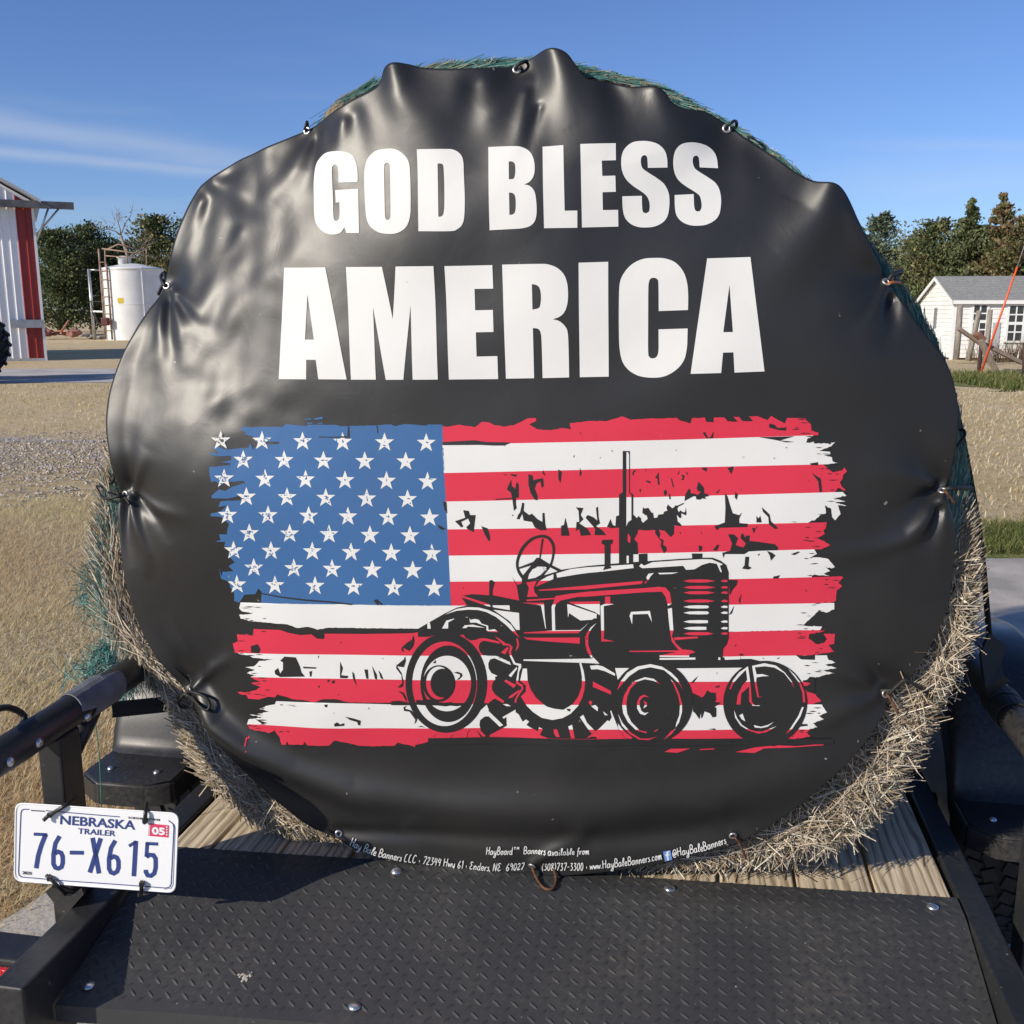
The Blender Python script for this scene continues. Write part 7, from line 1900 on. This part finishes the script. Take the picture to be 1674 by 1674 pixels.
K(t5, [(510, 270), (530, 245), (560, 265), (640, 230), (900, 212), (1130, 200), (1220, 202), (1330, 250), (1300, 265), (1320, 330), (1305, 325), (1270, 245), (1200, 235), (1130, 255), (1050, 300), (970, 305), (940, 265), (640, 285), (540, 290)])
for q in ([(590, 410), (580, 380), (600, 345), (655, 335), (620, 370), (600, 410)], [(695, 335), (895, 330), (830, 345), (710, 350)], [(175, 570), (225, 570), (225, 630), (260, 645), (162, 663), (165, 925), (160, 985), (265, 1010), (140, 1010), (130, 660), (175, 640)], [(415, 760), (430, 720), (615, 710), (635, 820), (595, 740), (445, 745), (440, 845)],
          [(790, 690), (830, 680), (845, 900), (830, 960), (850, 990), (870, 1030), (930, 1085), (1025, 1095), (1060, 1115), (1000, 1130), (1000, 1160), (710, 1160), (710, 1145), (880, 1110), (415, 1112), (415, 1102), (900, 1095), (830, 1010), (815, 930), (800, 800)], [(710, 1170), (1060, 1165), (1060, 1185), (710, 1188)], [(850, 970), (1080, 960), (1090, 975), (860, 995)], [(1285, 1165), (1305, 1165), (1305, 1190), (1285, 1190)], [(1345, 1165), (1500, 1160), (1500, 1185), (1350, 1190)]): K(t5, q)
for cy, rt in ((415, 1255), (478, 1258), (530, 1250), (612, 1252), (670, 1195), (728, 1195), (815, 1185), (880, 1168), (932, 1238)):
    h = 16; K(t5, [(943, cy), (1000, cy - h * .8), (1090, cy - h), (min(rt, 1180), cy - h * .85), (rt, cy), (min(rt, 1180), cy + h * .85), (1090, cy + h), (1000, cy + h * .8)])
    K(t5, [(1308, cy), (1340, cy - 13), (1374, cy - 10), (1374, cy + 10), (1330, cy + 10)])
K(I_, [(881, 963.5), (960, 957), (1051, 949), (1049, 954), (960, 963), (882, 965)]); K(t5, [(590, 405), (575, 440), (560, 435)])
K(I_, [(908, 974), (930, 970.5), (960, 967), (1053, 961), (1077, 958.7), (1088, 960), (1095, 968), (1098, 986.7), (1092, 990), (1088, 975), (1082, 966.7), (1057, 967.5), (960, 975), (944, 975.5), (917, 981), (909, 987), (907, 993), (908, 1029.5), (949, 1029.5), (963, 1017), (945.5, 1034.5), (857, 1034.5), (857, 1033), (903, 1030), (902, 991), (905.5, 983)])
for q in ([(480, 1120), (805, 1122), (815, 1300), (837, 1510), (825, 1490), (770, 1200), (760, 1160)], [(550, 1075), (990, 1048), (1010, 1065), (700, 1090), (555, 1097)], [(1145, 1140), (1165, 1145), (1580, 1290), (1575, 1360), (1550, 1350), (1510, 1375), (1340, 1385), (1175, 1275), (1160, 1340)], [(1170, 1110), (1625, 1105), (1625, 1310), (1550, 1260), (1200, 1130)], [(50, 1160), (300, 1160), (305, 1230), (60, 1190)], [(60, 1225), (440, 1270), (450, 1520), (400, 1520), (300, 1390)], [(1575, 1425), (1500, 1510), (1455, 1600), (1450, 1674), (1410, 1674), (1430, 1580), (1490, 1490)]): K(t3, q)
# chimney, air cleaner and caps on the bonnet
Bk(I_, [(1018, 737), (1029.5, 737), (1029.5, 804.5), (1035, 808), (1035, 921), (1012, 922), (1012, 808), (1018, 804.5)]); K(t8, [(217, 175), (240, 166), (255, 210), (256, 770), (290, 800), (290, 1165), (240, 1200), (217, 1260)])
K(I_, [(1026.5, 871), (1031, 878), (1030, 888), (1026, 884)]); K(I_, [(1024.5, 908), (1028, 908), (1028, 920), (1024.5, 920)])
Bk(t5, [(145, 15), (250, 10), (245, 45), (225, 55), (225, 265), (240, 290), (155, 310), (170, 275), (170, 65), (140, 50)], 5); Bk(t5, [(1025, 145), (1130, 145), (1125, 195), (1030, 200)]); Bk(t5, [(505, 150), (590, 145), (590, 235), (505, 240)])
# front wheels
T.poly(ell(1066.8, 1146, 66, 66.5), 'black', 5); T.poly(ell(1250.7, 1148.6, 68.6, 68.6), 'black', 5)
Bk(I_, [(995, 1206), (1300, 1207), (1300, 1212), (995, 1212)], 5); Bk(I_, [(700, 1206), (1362, 1207), (1362, 1215), (1200, 1217), (700, 1217)], 5); Bk(I_, [(1040, 1190), (1090, 1190), (1100, 1212), (1030, 1212)], 5); Bk(I_, [(1225, 1200), (1275, 1200), (1290, 1213), (1215, 1213)], 5)
for q in ([(440, 785), (490, 660), (590, 530), (740, 440), (930, 405), (1100, 440), (1240, 530), (1330, 620), (1410, 780), (1360, 700), (1260, 600), (1130, 490), (930, 450), (760, 485), (620, 580), (520, 690)], [(515, 1000), (540, 870), (610, 740), (700, 650), (850, 595), (980, 620), (1075, 695), (980, 650), (850, 625), (740, 660), (640, 760), (590, 880), (575, 1010), (590, 1130), (650, 1250), (770, 1370), (880, 1395), (870, 1415), (720, 1370), (600, 1250), (530, 1120)],
          [(905, 885), (840, 850), (775, 880), (735, 960), (735, 1050), (780, 1130), (850, 1150), (905, 1105), (850, 1120), (800, 1090), (770, 1010), (780, 930), (830, 880)], [(830, 935), (880, 970), (875, 1020), (825, 1050), (850, 1000)], [(1225, 620), (1290, 690), (1350, 830), (1395, 980), (1395, 1100), (1350, 1260), (1300, 1330), (1310, 1270), (1355, 1150), (1365, 1000), (1340, 870), (1270, 700)], [(455, 1130), (520, 1260), (640, 1400), (780, 1490), (900, 1495), (1030, 1465), (900, 1515), (760, 1505), (620, 1420), (510, 1300)], [(1125, 1510), (1240, 1380), (1300, 1350), (1240, 1430)], [(980, 1385), (1040, 1355), (1035, 1370), (985, 1395)]): K(t6, q, 6)
for q in ([(415, 775), (470, 640), (560, 530), (690, 440), (720, 650), (730, 740), (745, 960), (790, 1015), (870, 1015), (850, 1025), (760, 1020), (710, 960), (705, 740), (590, 840), (580, 1000), (520, 1000), (540, 860), (610, 720), (680, 640), (660, 490), (560, 590), (480, 680), (430, 780)], [(750, 435), (930, 395), (1100, 430), (1230, 530), (1340, 670), (1370, 770), (1330, 680), (1220, 540), (1080, 460), (940, 440), (790, 455), (815, 560), (900, 555), (1000, 585), (900, 590), (815, 605), (810, 660), (830, 770), (850, 885), (900, 895), (830, 895), (800, 760), (780, 620)], [(1280, 475), (1380, 570), (1460, 680), (1520, 820), (1530, 970), (1500, 970), (1490, 830), (1440, 680), (1370, 590)], [(1485, 1040), (1510, 1045), (1460, 1180), (1330, 1370), (1240, 1435), (1320, 1340), (1430, 1170)], [(485, 1085), (530, 1200), (600, 1300), (700, 1365), (800, 1395), (900, 1400), (1110, 1320), (960, 1410), (840, 1430), (700, 1385), (580, 1310), (500, 1190)], [(775, 1305), (880, 1330), (980, 1305), (1070, 1260), (980, 1330), (880, 1350), (790, 1340)], [(560, 1160), (610, 1135), (650, 1250), (600, 1220)]): K(t7, q, 6)
T.build('printed_tractor', BN)

# ------------------------------------------------------------------ eyelets and the hooks and cords in them
def on_ban(px, py, d=0.0):
    X, Y = px2xy_full(np.array([float(px)]), np.array([float(py)])); n = banner_n(X, Y)[0]; p = Wn(banner_u(X, Y), VB + X, ZB + Y)[0]
    return Vector(p) + Vector(n) * d, Vector(n)
EYE = mat('nickel eyelet', (.60, .59, .56), .35, metal=.85, var=.25, vscale=150)
RUSTY = mat('rusty wire', (.13, .055, .028), .75, metal=.2, var=.4, vscale=200); CORD = mat('black bungee cord', (.014, .014, .015), .6, bump=.4, bscale=900, bdist=.001)
for i, (x, y) in enumerate(GROM):
    cx, cy = 870, 765; dx, dy = cx - x, cy - y; q = math.hypot(dx, dy); ex_, ey_ = x + dx / q * 4, y + dy / q * 4
    p, nn = on_ban(ex_, ey_, .0016)
    M = Matrix.Translation(p) @ nn.to_track_quat('Z', 'Y').to_matrix().to_4x4()
    m = MB(); R0, r0 = .0054, .0024; k1, k2 = 20, 8; vs = []
    for a in range(k1):
        row = []
        for b in range(k2):
            A_1, B_1 = 2 * PI * a / k1, 2 * PI * b / k2
            row.append(m.bm.verts.new(M @ Vector(((R0 + r0 * math.cos(B_1)) * math.cos(A_1), (R0 + r0 * math.cos(B_1)) * math.sin(A_1), r0 * .7 * math.sin(B_1)))))
        vs.append(row)
    for a in range(k1):
        for b in range(k2):
            f = m.bm.faces.new((vs[a][b], vs[(a + 1) % k1][b], vs[(a + 1) % k1][(b + 1) % k2], vs[a][(b + 1) % k2])); f.smooth = True
    m.build('eyelet', EYE, BN)
def wire(name, pts, r, m, label, cat, group='ties in the eyelets of the banner'):
    P = []
    for q in pts:
        x, y, d = q; p, nn = on_ban(x, y, 0); v_, z_ = on_u(x, y, float((p.x * UX + p.y * UY) - d)); 
        k_ = min(1.0, -1.0425 / float(z_)) if float(z_) < -1.0425 else 1.0; P.append(tuple(W((float(p.x * UX + p.y * UY) - d) * k_, float(v_) * k_, float(z_) * k_)))
    mb = MB(); mb.tube(catmull(P, 6), r, 8); o = mb.build(name, m); return tag(o, label, cat, group)
wire('wire_hook', [(870, 1418, -.01), (871, 1421, .010), (876, 1433, .014), (886, 1449, .012), (897, 1454, .012), (906, 1450, .012), (909, 1436, .012), (906, 1424, .006), (903, 1419, -.004)], .0026, RUSTY, 'rusty U shaped wire hook in the bottom eyelet over the tread plate', 'hook')
wire('wire_hook', [(1200, 1369, -.01), (1202, 1370, .010), (1208, 1377, .012), (1214, 1390, .008), (1219, 1404, .0)], .0022, RUSTY, 'short dark wire hook in the lower right eyelet above the straw', 'hook')
wire('wire_hook', [(1448, 1134, -.01), (1451, 1137, .012), (1460, 1150, .014), (1468, 1166, .008)], .0024, RUSTY, 'rusty wire hook in the right eyelet before the loose hay', 'hook')
wire('bungee_cord', [(1452, 1136, .008), (1468, 1120, .012), (1482, 1112, .01), (1505, 1126, .0), (1530, 1142, -.03), (1544, 1140, -.05), (1546, 1128, -.06), (1532, 1124, -.07)], .0030, CORD, 'black cord from the right eyelet into the hay with a curled end', 'cord')
wire('wire_hook', [(1543, 801, -.01), (1546, 804, .012), (1553, 812, .012), (1560, 822, .006)], .0024, RUSTY, 'rusty hook in the middle right eyelet', 'hook')
wire('bungee_cord', [(1546, 800, .006), (1556, 798, .008), (1570, 797, -.01), (1586, 797, -.05)], .0042, CORD, 'thick black bungee cord pulled right from the middle right eyelet', 'cord')
wire('bungee_cord', [(1564, 730, -.03), (1570, 722, -.03), (1577, 712, -.03), (1576, 704, -.04), (1570, 703, -.05)], .0025, CORD, 'black cord loop standing out of the net at the right rim', 'cord')
wire('bungee_cord', [(1452, 458, .008), (1458, 450, .010), (1464, 446, .0), (1474, 444, -.03), (1470, 450, -.03), (1460, 455, .0)], .0034, CORD, 'black cord in the upper right eyelet', 'cord')
wire('wire_hook', [(1453, 463, .010), (1462, 461, .006), (1471, 462, -.02)], .0022, mat('orange wire', (.50, .16, .05), .5), 'orange wire end in the upper right eyelet', 'hook')
wire('bungee_cord', [(1188, 206, .008), (1194, 202, .014), (1200, 198, .008), (1204, 200, -.01), (1203, 208, -.02), (1196, 210, .004)], .0026, CORD, 'black cord loop in the eyelet right of the top peak', 'cord')
wire('bungee_cord', [(843, 112, .008), (848, 105, .014), (857, 101, .008), (862, 101, -.01), (858, 107, -.02), (850, 112, .004)], .0028, CORD, 'black cord loop in the top eyelet beside the highest peak', 'cord')
wire('bungee_cord', [(498, 212, .008), (500, 205, .012), (502, 199, .004), (503, 205, -.01), (502, 213, .004)], .0024, CORD, 'black cord loop in the upper left eyelet', 'cord')
wire('bungee_cord', [(200, 809, .008), (190, 812, .010), (176, 815, .0), (166, 812, -.03), (158, 797, -.05), (164, 794, -.05), (180, 790, -.03), (186, 783, -.02), (184, 776, -.03)], .0028, CORD, 'black cord looping left from the middle left eyelet', 'cord')
wire('bungee_cord', [(201, 811, .010), (192, 806, .012), (182, 803, -.01), (178, 806, -.02), (188, 811, .002), (203, 813, .008), (212, 824, .004)], .0024, CORD, 'short black cord knot in the middle left eyelet', 'cord')
wire('bungee_cord', [(308, 1130, .010), (318, 1132, .014), (336, 1140, .014), (343, 1152, .010), (338, 1161, .008), (326, 1154, .010), (314, 1139, .008)], .0030, CORD, 'black oval cord loop hanging from the lower left eyelet', 'cord')
wire('bungee_cord', [(308, 1131, .008), (298, 1138, .006), (292, 1150, -.01), (300, 1158, -.01), (316, 1152, .0), (312, 1140, .006), (300, 1136, .006), (288, 1148, -.03)], .0026, CORD, 'tangled black cord between the lower left eyelet and the hay', 'cord')
wire('bungee_cord', [(270, 468, .004), (265, 460, .0), (263, 452, -.02), (267, 447, -.03), (270, 456, -.01), (264, 470, -.01), (259, 481, -.03)], .0032, CORD, 'black coil of cord at the left edge below the white tank top', 'cord')
